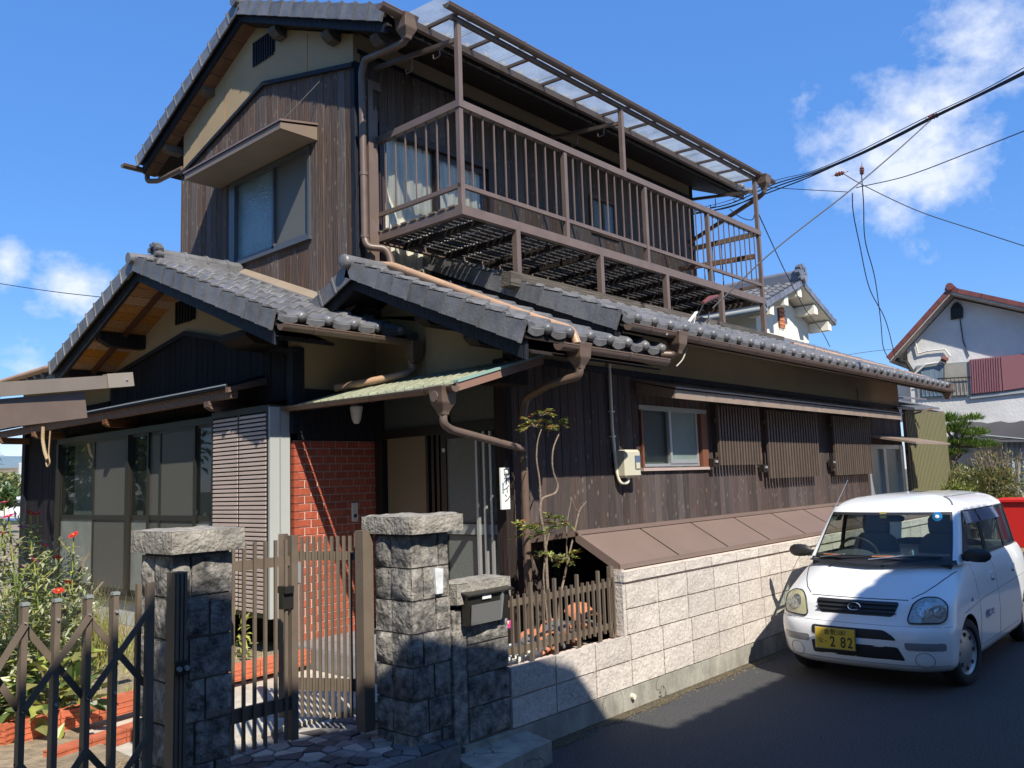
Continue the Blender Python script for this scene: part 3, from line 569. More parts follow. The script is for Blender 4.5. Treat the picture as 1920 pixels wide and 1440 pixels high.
# --- electricity meter and conduit
mt_ = box('electricity_meter', (6.93, FY-.16, 1.79), (7.20, FY-.02, 2.07), M['meter'], house, bevel=.025)
box('dial_window', (7.08, FY-.168, 1.88), (7.17, FY-.158, 2.01), mat('dial_blue', (.10,.14,.22), .15), mt_)
box('dial_plate', (7.09, FY-.172, 1.88), (7.155, FY-.168, 1.94), M['meter'], mt_)
cd = MB().tube(bendpath([(6.90, FY-.03, 3.0), (6.90, FY-.03, 2.3), (6.93, FY-.04, 1.85), (6.95, FY-.06, 1.74), (7.03, FY-.10, 1.74), (7.04, FY-.10, 1.80)], .04), .017, 10).build('conduit', M['pvc_white'], house, smooth=True)
for z in (2.45, 2.2): box('conduit_clip', (6.875, FY-.052, z), (6.93, FY-.01, z+.012), M['white_paint'], cd)
b = box('lead_in_insulator', (13.75, FY-.06, 2.62), (13.82, FY-.01, 2.80), M['pvc_white'], house, bevel=.008)
MB().tube(bendpath([(13.80, FY-.04, 2.64), (13.86, FY-.07, 2.56), (13.92, FY-.07, 2.52), (13.9, FY-.05, 2.62)], .05), .008, 6).build('wire_loop', M['cable'], b)
MB().tube([(13.78, FY-.02, 3.1), (13.78, FY-.03, 2.8)], .006, 6).build('wire', M['cable'], b)
# ------------------------------------------------------------------ roofs
PW, EX = .275, .235     # tile pitch across and exposed length
def frame(o, s, ux=Vector((1,0,0))):
    s = s.normalized(); n = ux.cross(s)
    if n.z < 0: n = -n
    return Matrix((( ux.x, s.x, n.x, o[0]), (ux.y, s.y, n.y, o[1]), (ux.z, s.z, n.z, o[2]), (0,0,0,1)))
def tile_mesh():
    prof = [(-.012,.036),(.02,.018),(.055,.004),(.10,-.002),(.15,.002),(.185,.014),(.205,.034),(.228,.046),(.25,.044),(.272,.030)]
    m = MB(); n = len(prof)
    lo = [(x, -.01, z+.030) for x, z in prof]; lo2 = [(x, -.016, z+.022) for x, z in prof]; hi = [(x, EX+.03, z+.002) for x, z in prof]; und = [(x, -.016, z+.004) for x, z in prof]
    m.add(lo+hi+lo2+und, [(i, i+1, n+i+1, n+i) for i in range(n-1)]+[(2*n+i, 2*n+i+1, i+1, i) for i in range(n-1)]+[(3*n+i, 3*n+i+1, 2*n+i+1, 2*n+i) for i in range(n-1)])
    return m.mesh('roof_tile', M['tile'], smooth=True, fix=False)
TILE = tile_mesh()
def eave_mesh():
    m = MB(); n = 7
    xs = [i/6*.19 for i in range(7)]
    top = [(x, -.03, .022-.010*math.sin(PI*x/.19)) for x in xs]; bot = [(x, -.034, -.018-.026*math.sin(PI*x/.19)) for x in xs]
    m.add(top+bot+[(x, .02, .03) for x in xs]+[(x, -.01, z) for x, _, z in bot], [(i, i+1, n+i+1, n+i) for i in range(6)]+[(2*n+i, 2*n+i+1, i+1, i) for i in range(6)]+[(n+i, n+i+1, 3*n+i+1, 3*n+i) for i in range(6)])
    # round end of the roll
    k = 14; c = (.232, -.038, .026); r = .045
    rings = []
    for a, d in ((0, .0), (.5, .004), (.85, .012), (1, .028)): rings.append([(c[0]+r*a*math.cos(2*PI*q/k), c[1]-.02+d, c[2]+r*a*math.sin(2*PI*q/k)) for q in range(k)])
    rings.append([(c[0]+r*math.cos(2*PI*q/k), c[1]+.06, c[2]+r*math.sin(2*PI*q/k)) for q in range(k)])
    vs = sum(rings, []); fs = []
    for j in range(len(rings)-1):
        for q in range(k): fs.append((j*k+q, j*k+(q+1)%k, (j+1)*k+(q+1)%k, (j+1)*k+q))
    m.add(vs, fs)
    return m.mesh('eave_tile', M['tile'], smooth=True)
EAVE = eave_mesh()
def verge_mesh():
    m = MB()
    m.add([(-.022,-.012,.052),(-.022,EX-.002,.030),(-.022,EX-.002,-.118),(-.022,-.012,-.112),(-.004,-.012,.052),(-.004,EX-.002,.030),(-.004,EX-.002,-.118),(-.004,-.012,-.112)],
          [(0,1,2,3),(7,6,5,4),(0,3,7,4),(3,2,6,7),(2,1,5,6),(1,0,4,5)])
    m.add([(-.004,-.012,.052),(.05,-.012,.058),(.10,-.012,.045),(-.004,EX,.030),(.05,EX,.036),(.10,EX,.02),(-.004,-.012,.02),(.05,-.012,.03),(.10,-.012,.02)], [(0,1,4,3),(1,2,5,4),(6,7,1,0),(7,8,2,1)])
    # turned up lip at the lower end
    m.box((-.030,-.018,-.118), (-.004,.006,.058))
    return m.mesh('verge_tile', M['tile'], bevel=0)
VERGE = verge_mesh()
def covermass(par, x0, x1, ya, za, yb, zb, th=.06, mt=None, name='roof_deck'):
    return MB().prism([(x0, ya, za), (x0, yb, zb), (x0, yb, zb-th), (x0, ya, za-th)], (x1-x0, 0, 0)).build(name, mt or M['dark_wood'], par)
def slope(par, x0, cols, y_e, z_e, y_t, sl, sep_rows, verge_sides=('L',), name='tile_roof', clip=None, eave=True, x_shift=0):
    "tiles from the eave (y_e,z_e) up to y_t; returns the deck part"
    s = Vector((0, math.copysign(1, y_t-y_e), sl)).normalized()
    rows = int(abs(y_t-y_e)/abs(s.y)/EX)+1
    ztop = z_e+abs(y_t-y_e)*sl
    deck = covermass(par, x0+.02, x0+cols*PW, y_e, z_e-.02, y_t, ztop-.02, name=name)
    rest = MB(); nrest = 0; tv = [v.co.copy() for v in TILE.vertices]; tf = [tuple(p.vertices) for p in TILE.polygons]
    for r in range(rows):
        o = Vector((x0, y_e, z_e))+s*EX*r
        for c in range(cols):
            p = o+Vector((c*PW+.01, 0, 0))
            if clip and not clip(p.x, p.y): continue
            mx = frame(p+Vector((0,0,random.uniform(-.002,.002))), s)
            if r < sep_rows: link('roof_tile', TILE, deck, mx)
            else: rest.add([mx@v for v in tv], tf); nrest += 1
            if r == 0 and eave: link('eave_tile', EAVE, deck, mx)
        if 'L' in verge_sides: 
            if not (clip and not clip(x0+.05, o.y)): link('verge_tile', VERGE, deck, frame(o, s))
    if nrest:
        q = rest.build('roof_tile_field', M['tile'], deck, smooth=True, fix=False); q['kind'] = 'stuff'
    return deck
# roof C over the bay wing
s1 = slope(house, 3.79, 6, 6.02, z_c(6.02)-.0, RC_Y-.1, RC_S, 99, clip=lambda x, y: x < (5.14 if y > 6.3 else 5.3))
s2 = covermass(house, 3.81, 5.3, RC_Y, z_c(RC_Y)-.03, 10.95, z_c(10.95)-.03, name='tile_roof')
sv = Vector((0, -1, RC_S)).normalized()
for k in range(11):
    o = Vector((3.79, 10.95, z_c(10.95)-.0))+sv*EX*k
    if o.y > RC_Y+.1: link('verge_tile', VERGE, s2, frame(o, sv))
M['tv'] = M['tile']
b_ = MB().prism([(3.79+.05, 10.95, z_c(10.95)-.05), (5.3, 10.95, z_c(10.95)-.05), (5.3, RC_Y, RC_A-.03), (3.79+.05, RC_Y, RC_A-.03)], (0, 0, .03)).build('tile_sheet', M['tile'], s2)
# soffits and bargeboards
def soffit(x0, x1, ya, za, yb, zb, par, mt, n):
    so_ = covermass(par, x0, x1, ya, za, yb, zb, .02, mt, 'soffit')
    for i in range(n):
        t0, t1 = i/n, (i+1)/n
        m = MB().prism([(x0, ya+(yb-ya)*t0, za+(zb-za)*t0-.02), (x0, ya+(yb-ya)*(t1-.03/n*1.5), za+(zb-za)*(t1-.03/n*1.5)-.02), (x0, ya+(yb-ya)*(t1-.03/n*1.5), za+(zb-za)*(t1-.03/n*1.5)-.03), (x0, ya+(yb-ya)*t0, za+(zb-za)*t0-.03)], (x1-x0, 0, 0))
        m.build('soffit_board', mt, so_)
    return so_
def barge(x, ya, za, yb, zb, par, h=.15, drop=.10):
    m = MB().prism([(x, ya, za-drop), (x, yb, zb-drop), (x, yb, zb-drop-h), (x, ya, za-drop-h*.85)], (.035, 0, 0)); m.build('bargeboard', M['hafu'], par)
soffit(3.86, XB+.0, RC_Y, RC_A-.17, 10.95, z_c(10.95)-.17, house, M['soffit'], 14)
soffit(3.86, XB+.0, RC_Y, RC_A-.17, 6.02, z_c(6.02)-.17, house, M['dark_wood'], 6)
barge(3.825, RC_Y, RC_A, 10.93, z_c(10.93), house); barge(3.825, RC_Y, RC_A, 6.08, z_c(6.08), house)
for y, yy in ((9.72, 9.86), (10.6, 10.95)):
    z = z_c(y)-.20
    MB().prism([(3.87, y, z-.02), (3.87, y, z-.10), (4.0, y, z-.17), (XB, y, z-.17), (XB, y, z-.02)], (0, .13, 0)).build('purlin_end', M['dark_wood'], house)
MB().prism([(3.95, 6.75, 3.24), (3.95, 6.75, 3.18), (4.05, 6.75, 3.12), (XB, 6.75, 3.12), (XB, 6.75, 3.3)], (0, .45, 0)).build('purlin_end', M['dark_wood'], house)
m = MB()
for y0, y1 in ((8.8, 9.72), (9.85, 10.6)): m.prism([(4.12, y0, z_c(y0)-.20), (4.12, y1, z_c(y1)-.20), (4.12, y1, z_c(y1)-.25), (4.12, y0, z_c(y0)-.25)], (.05, 0, 0))
m.build('rafter', mat('red_brown_rafter', (.10,.035,.02), .7), house)
# ridge of roof C: courses, round cap tiles, ogre end tile
rp = MB()
for k, (w, z) in enumerate(((.20, .0), (.17, .035), (.14, .07))): rp.box((4.0+.02*k, RC_Y-w/2, RC_A+z-.01), (XU, RC_Y+w/2, RC_A+z+.02))
rc = rp.build('ridge', M['tile'], house)
for i in range(4):
    x0 = 4.08+i*.25
    m = MB().tube([(x0, RC_Y, RC_A+.10), (x0+.235, RC_Y, RC_A+.10)], .065, 16); m.tube([(x0+.235, RC_Y, RC_A+.10), (x0+.265, RC_Y, RC_A+.10)], .078, 16); m.build('ridge_tile', M['tile'], rc, smooth=True)
m = MB().tube([(3.72, RC_Y, RC_A+.0), (4.02, RC_Y, RC_A+.02)], .062, 16); m.build('ridge_tile', M['tile'], rc, smooth=True)
on = MB().prism([(4.0, RC_Y+.09*math.cos(a)*(1.15 if i % 2 else 1), RC_A+.10+.115*math.sin(a)*(1.12 if i % 2 else 1)) for i, a in enumerate([PI*(-.25)+k*PI*1.5/10 for k in range(11)])], (.05, 0, 0))
for a in (-.9, -.2, .5, 1.2, 1.9, 2.6, 3.3, 4.0): on.tube([(3.97, RC_Y+.085*math.cos(a), RC_A+.10+.095*math.sin(a)), (4.06, RC_Y+.085*math.cos(a), RC_A+.10+.095*math.sin(a))], .028, 8)
on.build('ogre_tile', M['tile'], rc, smooth=True)
# metal flashing where roof C meets the upper storey
MB().prism([(XU-.01, 8.6, RC_A+.06), (XU-.01, 6.55, z_c(6.55)+.12), (XU-.10, 6.55, z_c(6.55)+.05), (XU-.10, 8.6, RC_A+.0)], (0, .0, .03)).build('flashing', M['hood_tan'], house)
MB().beam((XU-.15, 8.55, RC_A+.0), (XU-.15, 6.6, z_c(6.6)+.045), .09, .04).build('cap_strip', M['tile'], house)
# roof B (small gable beside the entrance)
RB_Y, RB_Z, RB_S = 6.27, 3.865, .425
zb = lambda y: RB_Z-abs(y-RB_Y)*RB_S
sB = slope(house, 4.75, 7, 4.12, zb(4.12)-.0, RB_Y-.05, RB_S, 99)
sB2 = covermass(house, 4.77, 5.1, RB_Y, RB_Z-.05, 6.95, zb(6.95)-.05, name='tile_roof')
for k in range(3):
    o = Vector((4.75, 6.93, zb(6.93)-.03))+Vector((0, -1, RB_S)).normalized()*EX*k; link('verge_tile', VERGE, sB2, frame(o, Vector((0, -1, RB_S))))
MB().prism([(4.8, 6.93, zb(6.93)-.03), (XU+.4, 6.93, zb(6.93)-.03), (XU+.4, RB_Y, RB_Z-.02), (4.8, RB_Y, RB_Z-.02)], (0, 0, .03)).build('tile_sheet', M['tile'], sB2)
m = MB().tube([(4.69, RB_Y, RB_Z+.03), (5.15, RB_Y, RB_Z+.03)], .068, 18); m.tube([(4.66, RB_Y, RB_Z+.03), (4.672, RB_Y, RB_Z+.03), (4.69, RB_Y, RB_Z+.03)], [.045, .066, .072], 18); m.build('ridge_tile', M['tile'], sB, smooth=True)
barge(4.79, RB_Y, RB_Z, 4.15, zb(4.15), house, .16, .09); barge(4.79, RB_Y, RB_Z, 6.88, zb(6.88), house, .16, .09)
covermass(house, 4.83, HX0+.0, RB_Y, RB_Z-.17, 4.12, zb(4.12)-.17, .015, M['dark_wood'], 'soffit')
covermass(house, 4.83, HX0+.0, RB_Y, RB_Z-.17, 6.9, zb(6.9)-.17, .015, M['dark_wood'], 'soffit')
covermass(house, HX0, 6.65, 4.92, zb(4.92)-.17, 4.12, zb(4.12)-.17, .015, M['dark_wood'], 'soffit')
for y in (5.35, 4.75):
    MB().prism([(4.84, y, zb(y)-.20), (4.84, y, zb(y)-.24), (4.92, y, zb(y)-.29), (HX0, y, zb(y)-.29), (HX0, y, zb(y)-.2)], (0, .12, 0)).build('purlin_end', M['dark_wood'], house)
box('eave_beam', (5.0, 4.62, 2.60), (HX0, 4.85, 2.73), M['dark_wood'], house)
m = MB()
for i, (a, b, z) in enumerate(((0,.10,.0), (.03,.14,.05))): m.box((5.12+a, 6.35, RB_Z+.05+z), (5.30+b, 6.50, RB_Z+.07+z))
m.build('loose_tile', M['hood_tan'], house)
# roof A along the street front
RA_S = .42; ra_z = 3.195
sA = slope(house, 6.02, 37, 4.12, ra_z, YU-.02, RA_S, 3, clip=lambda x, y: x < 16.15)
barge(6.06, YU-.05, ra_z+(YU-.05-4.12)*RA_S, 4.16, ra_z, house, .15, .07)
covermass(house, 6.1, 16.15, FY+.1, ra_z+(FY+.1-4.12)*RA_S-.12, 4.14, ra_z-.12, .015, M['plaster'], 'soffit')
box('eave_fascia', (6.1, 4.15, ra_z-.13), (16.15, 4.17, ra_z-.02), M['dark_wood'], house)
m = MB()
for i in range(3): m.box((6.5, YU-.12, 4.10+i*.05), (XEND_UP, YU-.03+i*.0, 4.135+i*.05))
m.build('abutment_course', M['tile'], house)
MB().box((6.05, 4.3, 3.0), (6.12, YU, 3.3)).prism([(6.07, 4.3, 3.0), (6.07, YU, 3.0), (6.07, YU, 4.0), (6.07, 4.3, 3.08)], (.05, 0, 0)).build('verge_wall', M['hafu'], house)
m = MB().tube([P(1366, 632, 1, 4.9), P(1560, 680, 1, 4.9), P(1757, 719, 1, 4.35)], .042, 10)
m = MB(); yy = 5.35; m.tube([(10.4, 5.7, 3.88), (12.5, 5.25, 3.70), (15.2, 4.62, 3.44), (15.95, 4.35, 3.32)], .042, 10)
m = MB().tube(bendpath([(12.0, 5.15, 3.68), (14.2, 4.72, 3.49), (15.98, 4.38, 3.34), (16.04, 4.2, 3.2)], .06), .042, 10).build('roof_drainpipe', M['pipe_pale'], house, smooth=True)
# little saddles closing the verge at each apex
for x_, y_, z_, sl_ in ((3.77, RC_Y, RC_A, RC_S), (4.73, RB_Y, RB_Z, RB_S)):
    MB().prism([(x_, y_-.16, z_-.16*sl_+.03), (x_, y_, z_+.05), (x_, y_+.16, z_-.16*sl_+.03), (x_, y_+.16, z_-.16*sl_-.13), (x_, y_, z_-.12), (x_, y_-.16, z_-.16*sl_-.13)], (.03, 0, 0)).build('saddle_tile', M['tile'], house)
# upper roof
ux0 = 4.80
zu = lambda y: UA-abs(y-apex_y)*US
su = MB().prism([(ux0+.02, 5.78, zu(5.78)-.02), (ux0+.02, apex_y, UA-.02), (ux0+.02, 10.95, zu(10.95)-.02), (ux0+.02, 10.95, zu(10.95)-.08), (ux0+.02, apex_y, UA-.08), (ux0+.02, 5.78, zu(5.78)-.08)], (XEND_UP+.4-ux0, 0, 0)).build('upper_roof', M['dark_wood'], house)
for sgn, ye in ((1, 5.76), (-1, 10.95)):
    s = Vector((0, sgn, US)).normalized(); k = 0
    while True:
        o = Vector((ux0, ye, zu(ye)-.01))+s*EX*k
        if (apex_y-o.y)*sgn < .12: break
        link('verge_tile', VERGE, su, frame(o, s)); k += 1
    for c in range(1 if sgn < 0 else 27): 
        link('eave_tile', EAVE, su, frame(Vector((ux0+c*PW+.01, ye, zu(ye)-.01)), s)); link('roof_tile', TILE, su, frame(Vector((ux0+c*PW+.01, ye, zu(ye)-.01)), s))
MB().prism([(ux0+.1, 5.9, zu(5.9)+.02), (ux0+.1, apex_y, UA+.02), (ux0+.1, 10.95, zu(10.95)+.02), (ux0+.1, apex_y, UA-.01)], (XEND_UP+.3-ux0, 0, 0)).build('tile_sheet', M['tile'], su)
MB().tube([(ux0-.06, apex_y, UA+.02), (XEND_UP+.4, apex_y, UA+.02)], .07, 14).build('ridge_tile', M['tile'], su, smooth=True)
barge(ux0+.04, apex_y, UA, 5.8, zu(5.8), house, .14, .085); barge(ux0+.04, apex_y, UA, 10.9, zu(10.9), house, .14, .085)
soffit(ux0+.075, XU, apex_y, UA-.18, 10.95, zu(10.95)-.18, house, mat('brown_soffit_board', (.14,.075,.04), .8, var=.3, vscale=4), 10)
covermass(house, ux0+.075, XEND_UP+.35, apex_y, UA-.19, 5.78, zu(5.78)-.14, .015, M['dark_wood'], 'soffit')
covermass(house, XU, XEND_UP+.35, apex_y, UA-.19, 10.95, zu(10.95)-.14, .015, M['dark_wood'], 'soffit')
box('eave_fascia', (ux0+.05, 5.79, zu(5.78)-.16), (XEND_UP+.35, 5.81, zu(5.78)-.03), M['dark_wood'], house)
for y in (5.95, 6.75, 7.75, 9.35, 10.35):
    z = zu(y)-.19
    MB().prism([(ux0+.08, y, z-.01), (ux0+.08, y, z-.06), (ux0+.14, y, z-.11), (XU+.1, y, z-.11), (XU+.1, y, z+.0)], (0, .13, 0)).build('purlin_end', M['grey_wood'], house)
# left wing roof beyond the bay gable
lw = MB().prism([(3.95, 10.95, 3.33), (XB+1.5, 10.95, 3.95), (XB+1.5, 10.95, 3.85), (3.95, 10.95, 3.25)], (0, 3.2, 0)).build('tile_roof', M['tile'], house)
for k in range(8): MB().tube([(3.93, 11.1+k*.27, 3.33), (4.5, 11.1+k*.27, 3.57)], .05, 10).build('roll_tile', M['tile'], lw, smooth=True)
MB().tube([(3.93, 10.95, 3.42), (3.93, 14.1, 3.42)], .045, 10).build('gutter', M['pipe_pale'], house, smooth=True)
box('eave_block', (3.95, 10.75, 3.22), (4.2, 11.05, 3.36), mat('cream_plaster_block', (.62,.50,.28), .9), house)
# ------------------------------------------------------------------ gutters and pipes
def gutter(x0, x1, y, z, r=.052, par=None, clips=.62, ends=True):
    n = 9; m = MB()
    for rr, fl in ((r, 1), (r-.006, -1)):
        vs = []
        for x in (x0, x1): vs += [(x, y-rr*math.cos(PI*k/(n-1)), z-rr*math.sin(PI*k/(n-1))) for k in range(n)]
        m.add(vs, [(k, k+1, n+k+1, n+k) for k in range(n-1)])
    m.box((x0, y-r-.003, z-.004), (x1, y-r+.009, z+.006)); m.box((x0, y+r-.009, z-.004), (x1, y+r+.003, z+.006))
    for x in ((x0, x1) if ends else (x0,)):
        m.add([(x, y-r*math.cos(PI*k/(n-1)), z-r*math.sin(PI*k/(n-1))) for k in range(n)], [tuple(range(n))])
    g = m.build('gutter', M['gutter'], par or house, smooth=True, fix=False)
    x = x0+.3
    while x < x1-.1:
        mm = MB(); rr = r+.006; vs = []
        for xx in (x, x+.022): vs += [(xx, y-rr*math.cos(PI*k/(n-1)), z-rr*math.sin(PI*k/(n-1))) for k in range(n)]
        mm.add(vs, [(k, k+1, n+k+1, n+k) for k in range(n-1)]); mm.box((x, y-rr, z), (x+.022, y+rr, z+.012)); mm.build('bracket', M['gutter'], g, fix=False); x += clips
    return g
def funnel(c, s=.075, h=.16):
    x, y, z = c; m = MB()
    vs = []
    for zz, k in ((z+.02, 1.12), (z-h*.12, 1.0), (z-h*.62, .92), (z-h, .5), (z-h-.03, .42)): vs += [(x-s*k, y-s*k, zz), (x+s*k, y-s*k, zz), (x+s*k, y+s*k, zz), (x-s*k, y+s*k, zz)]
    m.add(vs, [(i*4+j, i*4+(j+1)%4, (i+1)*4+(j+1)%4, (i+1)*4+j) for i in range(4) for j in range(4)]+[(3,2,1,0),(16,17,18,19)])
    return m.build('gutter_box', M['gutter'], house, bevel=.006)
def pipe(pts, r=.033, mt='gutter', rb=.06, rings=()):
    q = MB().tube(bendpath(pts, rb), r, 14).build('drainpipe', M[mt], house, smooth=True)
    for a, b in rings:
        a = Vector(a); b = Vector(b); d = (b-a).normalized()*.035
        MB().tube([a, a+d], r+.006, 14).build('pipe_collar', M[mt], q, smooth=True)
    return q
gutter(3.80, 5.20, 5.95, 3.145)
funnel((5.24, 5.95, 3.12))
e = P(628, 732, 2, 2.70); e2 = P(752, 690, 1, 5.95)
pipe([(5.24, 5.97, 3.0), (5.24, 5.97, 2.86), (5.12, 5.93, 2.82), (e.x, e.y, e.z+.02)], .034, 'pipe_pale', .05, [((5.24, 5.97, 2.98), (5.24, 5.97, 2.9)), ((5.24,5.97,2.90),(5.24,5.97,2.8))])
gutter(5.06, 6.62, 4.04, 2.85)
b1 = P(1085, 652, 1, 4.06); funnel((b1.x, 4.06, 2.86))
pipe([(5.20, YU-.12, 3.98), (5.22, 6.2, 3.93), (b1.x-.02, 4.5, 3.16), (b1.x, 4.12, 3.00), (b1.x, 4.06, 2.84)], .036, 'pipe_pale', .06)
pipe([(b1.x, 4.06, 2.72), (b1.x, 4.06, 2.62), (b1.x-.06, 4.3, 2.58), (5.42, 4.72, 2.50), (5.42, 4.76, 2.3), (5.43, 4.76, .3)], .034, 'gutter', .08)
gutter(6.07, 6.84, 4.06, 3.125, clips=.4); b2 = P(1238, 640, 1, 4.06); funnel((6.87, 4.06, 3.12))
gutter(6.92, 16.05, 4.06, 3.12); funnel((16.0, 4.12, ra_z+.02), .085, .22)
pipe([(6.87, 4.06, 2.97), (6.85, 4.1, 2.93), (6.65, 4.3, 2.95)], .034)
# upper downpipe at the corner
gutter(4.66, 5.0, 5.66, 6.19, clips=.5); funnel((4.98, 5.66, 6.17), .08, .18)
dp = [(4.98, 5.66, 6.0), (4.98, 5.68, 5.93), (5.06, 6.40, 6.02-.22), (5.075, 6.44, 5.66)]
pipe([(4.98, 5.66, 6.0), (4.98, 5.70, 5.95), P(684, 112, 1, 6.40), P(678, 135, 1, 6.44), P(684, 450, 1, 6.44), P(690, 463, 1, 6.40), P(722, 466, 1, 6.30), P(731, 480, 1, 6.27), P(735, 500, 1, 6.25), P(750, 508, 1, 6.2), P(756, 520, 1, 6.1)], .036, 'gutter', .05,
     [(P(680,182,1,6.44), P(680,190,1,6.44)), (P(682,323,1,6.44), P(682,330,1,6.44)), (P(684,440,1,6.44), P(684,452,1,6.44))])
MB().box((XU+.1, YU-.11, 3.95), (XU+.16, YU-.02, 5.9)).box((XU+.18, YU-.08, 3.95), (XU+.24, YU-.02, 5.62)).build('corner_batten', M['metal_brown'], house)
# left eave gutter
gutter(4.62, 5.2, 11.02, 6.18); MB().tube(bendpath([(4.95, 11.0, 6.15), (4.95, 11.0, 6.02), (5.0, 10.8, 5.98), (5.05, 10.2, 6.0)], .05), .034, 12).build('drainpipe', M['gutter'], house, smooth=True)
# ------------------------------------------------------------------ entrance canopy
cn = MB().prism([(4.38, 4.50, 2.53), (HX0-.02, 4.50, 2.80), (HX0-.02, 4.50, 2.76), (4.38, 4.50, 2.49)], (0, 2.14, 0)).build('entrance_canopy', M['dark_wood'], house)
MB().prism([(4.38, 6.64, 2.53), (4.45, 6.64, 2.57), (4.45, 6.64, 2.53), (4.38, 6.64, 2.49)], (0, .34, 0)).build('canopy_end', M['dark_wood'], cn)
for i in range(20):
    y = 4.50+i*.113
    if y > 6.62: break
    MB().prism([(4.36, y+.004, 2.535), (HX0-.02, y+.004, 2.806), (HX0-.02, y+.109, 2.806), (4.36, y+.109, 2.535)], (0, 0, .006)).build('roof_sheet', M['verdigris'], cn)
    MB().prism([(4.36, y-.006, 2.545), (HX0-.02, y-.006, 2.816), (HX0-.02, y+.006, 2.816), (4.36, y+.006, 2.545)], (0, 0, .016)).build('standing_seam', M['verdigris'], cn)
m = MB().prism([(4.34, 4.44, 2.545), (HX0, 4.44, 2.83), (HX0, 4.44, 2.76), (4.34, 4.44, 2.475)], (0, .02, 0)); m.build('verge_board', mat('copper_brown_edge', (.26,.15,.11), .5), cn)
m = MB().prism([(4.34, 4.43, 2.56), (HX0, 4.43, 2.846), (HX0, 4.43, 2.826), (4.34, 4.43, 2.54)], (0, .05, 0)); m.build('verge_trim', mat('verdigris_edge', (.25,.38,.33), .5), cn)
n = 9; m = MB()
def ygutter(x, y0, y1, z0, z1, r=.045):
    n = 9; m = MB(); 
    for rr in (r, r-.006):
        vs = []
        for y, z in ((y0, z0), (y1, z1)): vs += [(x-rr*math.cos(PI*k/(n-1)), y, z-rr*math.sin(PI*k/(n-1))) for k in range(n)]
        m.add(vs, [(k, k+1, n+k+1, n+k) for k in range(n-1)])
    for y, z in ((y0, z0), (y1, z1)): m.add([(x-r*math.cos(PI*k/(n-1)), y, z-r*math.sin(PI*k/(n-1))) for k in range(n)], [tuple(range(n))])
    g = m.build('gutter', M['gutter'], house, smooth=True, fix=False)
    for t in (.12, .38, .62, .86):
        y = y0+(y1-y0)*t; z = z0+(z1-z0)*t; mm = MB(); rr = r+.006; vs = []
        for yy in (y, y+.02): vs += [(x-rr*math.cos(PI*k/(n-1)), yy, z-rr*math.sin(PI*k/(n-1))) for k in range(n)]
        mm.add(vs, [(k, k+1, n+k+1, n+k) for k in range(n-1)]); mm.build('bracket', M['gutter'], g, fix=False)
    return g
ygutter(4.30, 4.42, 6.95, 2.51, 2.545)
funnel((4.30, 4.56, 2.50), .075, .17)
MB().tube([(4.215, 4.57, 2.44), (4.225, 4.57, 2.44)], .042, 8).build('box_emblem', M['metal_brown'], house)
pe = P(985, 842, 1, 4.74)
pipe([(4.30, 4.56, 2.33), (4.30, 4.56, 2.24), (4.40, 4.59, 2.20), (5.40, 4.74, pe.z)], .031, 'metal_brown', .05)
# ------------------------------------------------------------------ balcony
BX0, BX1, BY, BZ, RZ = 5.27, 11.48, 5.30, 4.33, 5.34
bal = MB(); 
bal.box((BX0, BY-.03, BZ-.09), (BX1, BY+.03, BZ)); bal.box((BX0, BY+.03, BZ-.09), (BX0+.05, YU, BZ)); bal.box((BX1-.05, BY+.03, BZ-.09), (BX1, YU, BZ)); bal.box((BX0+.05, YU-.06, BZ-.09), (BX1-.05, YU-.01, BZ))
bo = bal.build('balcony', M['metal_brown'], house)
MB().box((BX0-.01, BY-.035, RZ-.07), (BX1, BY+.03, RZ)).box((BX0-.01, BY+.03, RZ-.07), (BX0+.05, YU, RZ)).box((BX1-.05, BY+.03, RZ-.07), (BX1, YU-.1, RZ)).build('top_rail', M['metal_brown'], bo)
MB().box((BX0, BY-.018, 4.50), (BX1, BY+.018, 4.54)).box((BX0, BY+.02, 4.50), (BX0+.035, YU, 4.54)).box((BX1-.035, BY+.02, 4.50), (BX1, YU, 4.54)).build('bottom_rail', M['metal_brown'], bo)
posts = [BX0+.025, 6.85, 8.40, 9.92, BX1-.03]
pm = MB().box((-.025, -.025, BZ), (.025, .025, RZ-.07)).mesh('rail_post', M['metal_brown'])
for x in posts: link('rail_post', pm, bo, Matrix.Translation((x, BY, 0)))
bmz = MB().box((-.0065, -.0065, 4.54), (.0065, .0065, RZ-.07)).mesh('baluster', M['metal_brown'])
for i in range(4):
    a, b = posts[i], posts[i+1]
    for k in range(1, 10): link('baluster', bmz, bo, Matrix.Translation((a+(b-a)*k/10, BY, 0)))
for k in range(1, 8):
    link('baluster', bmz, bo, Matrix.Translation((BX0+.02, BY+(YU-BY)*k/8.2, 0))); link('baluster', bmz, bo, Matrix.Translation((BX1-.02, BY+(YU-BY)*k/8.2, 0)))
lpx = [6.04, 7.43, 8.79, 10.18, 11.43]
for x in lpx: MB().box((x-.03, BY-.03, 3.72), (x+.03, BY+.03, BZ-.09)).build('support_post', M['metal_brown'], bo)
for a, b in ((5.86, 8.10), (8.18, 9.90), (9.96, 11.95)):
    s_ = MB().box((a, BY-.07, 3.66), (b, BY+.07, 3.73)).build('sleeper', M['grey_wood'], bo); MB().box((a+.01, BY-.065, 3.733), (b, BY+.065, 3.80)).build('sleeper', M['grey_wood'], bo)
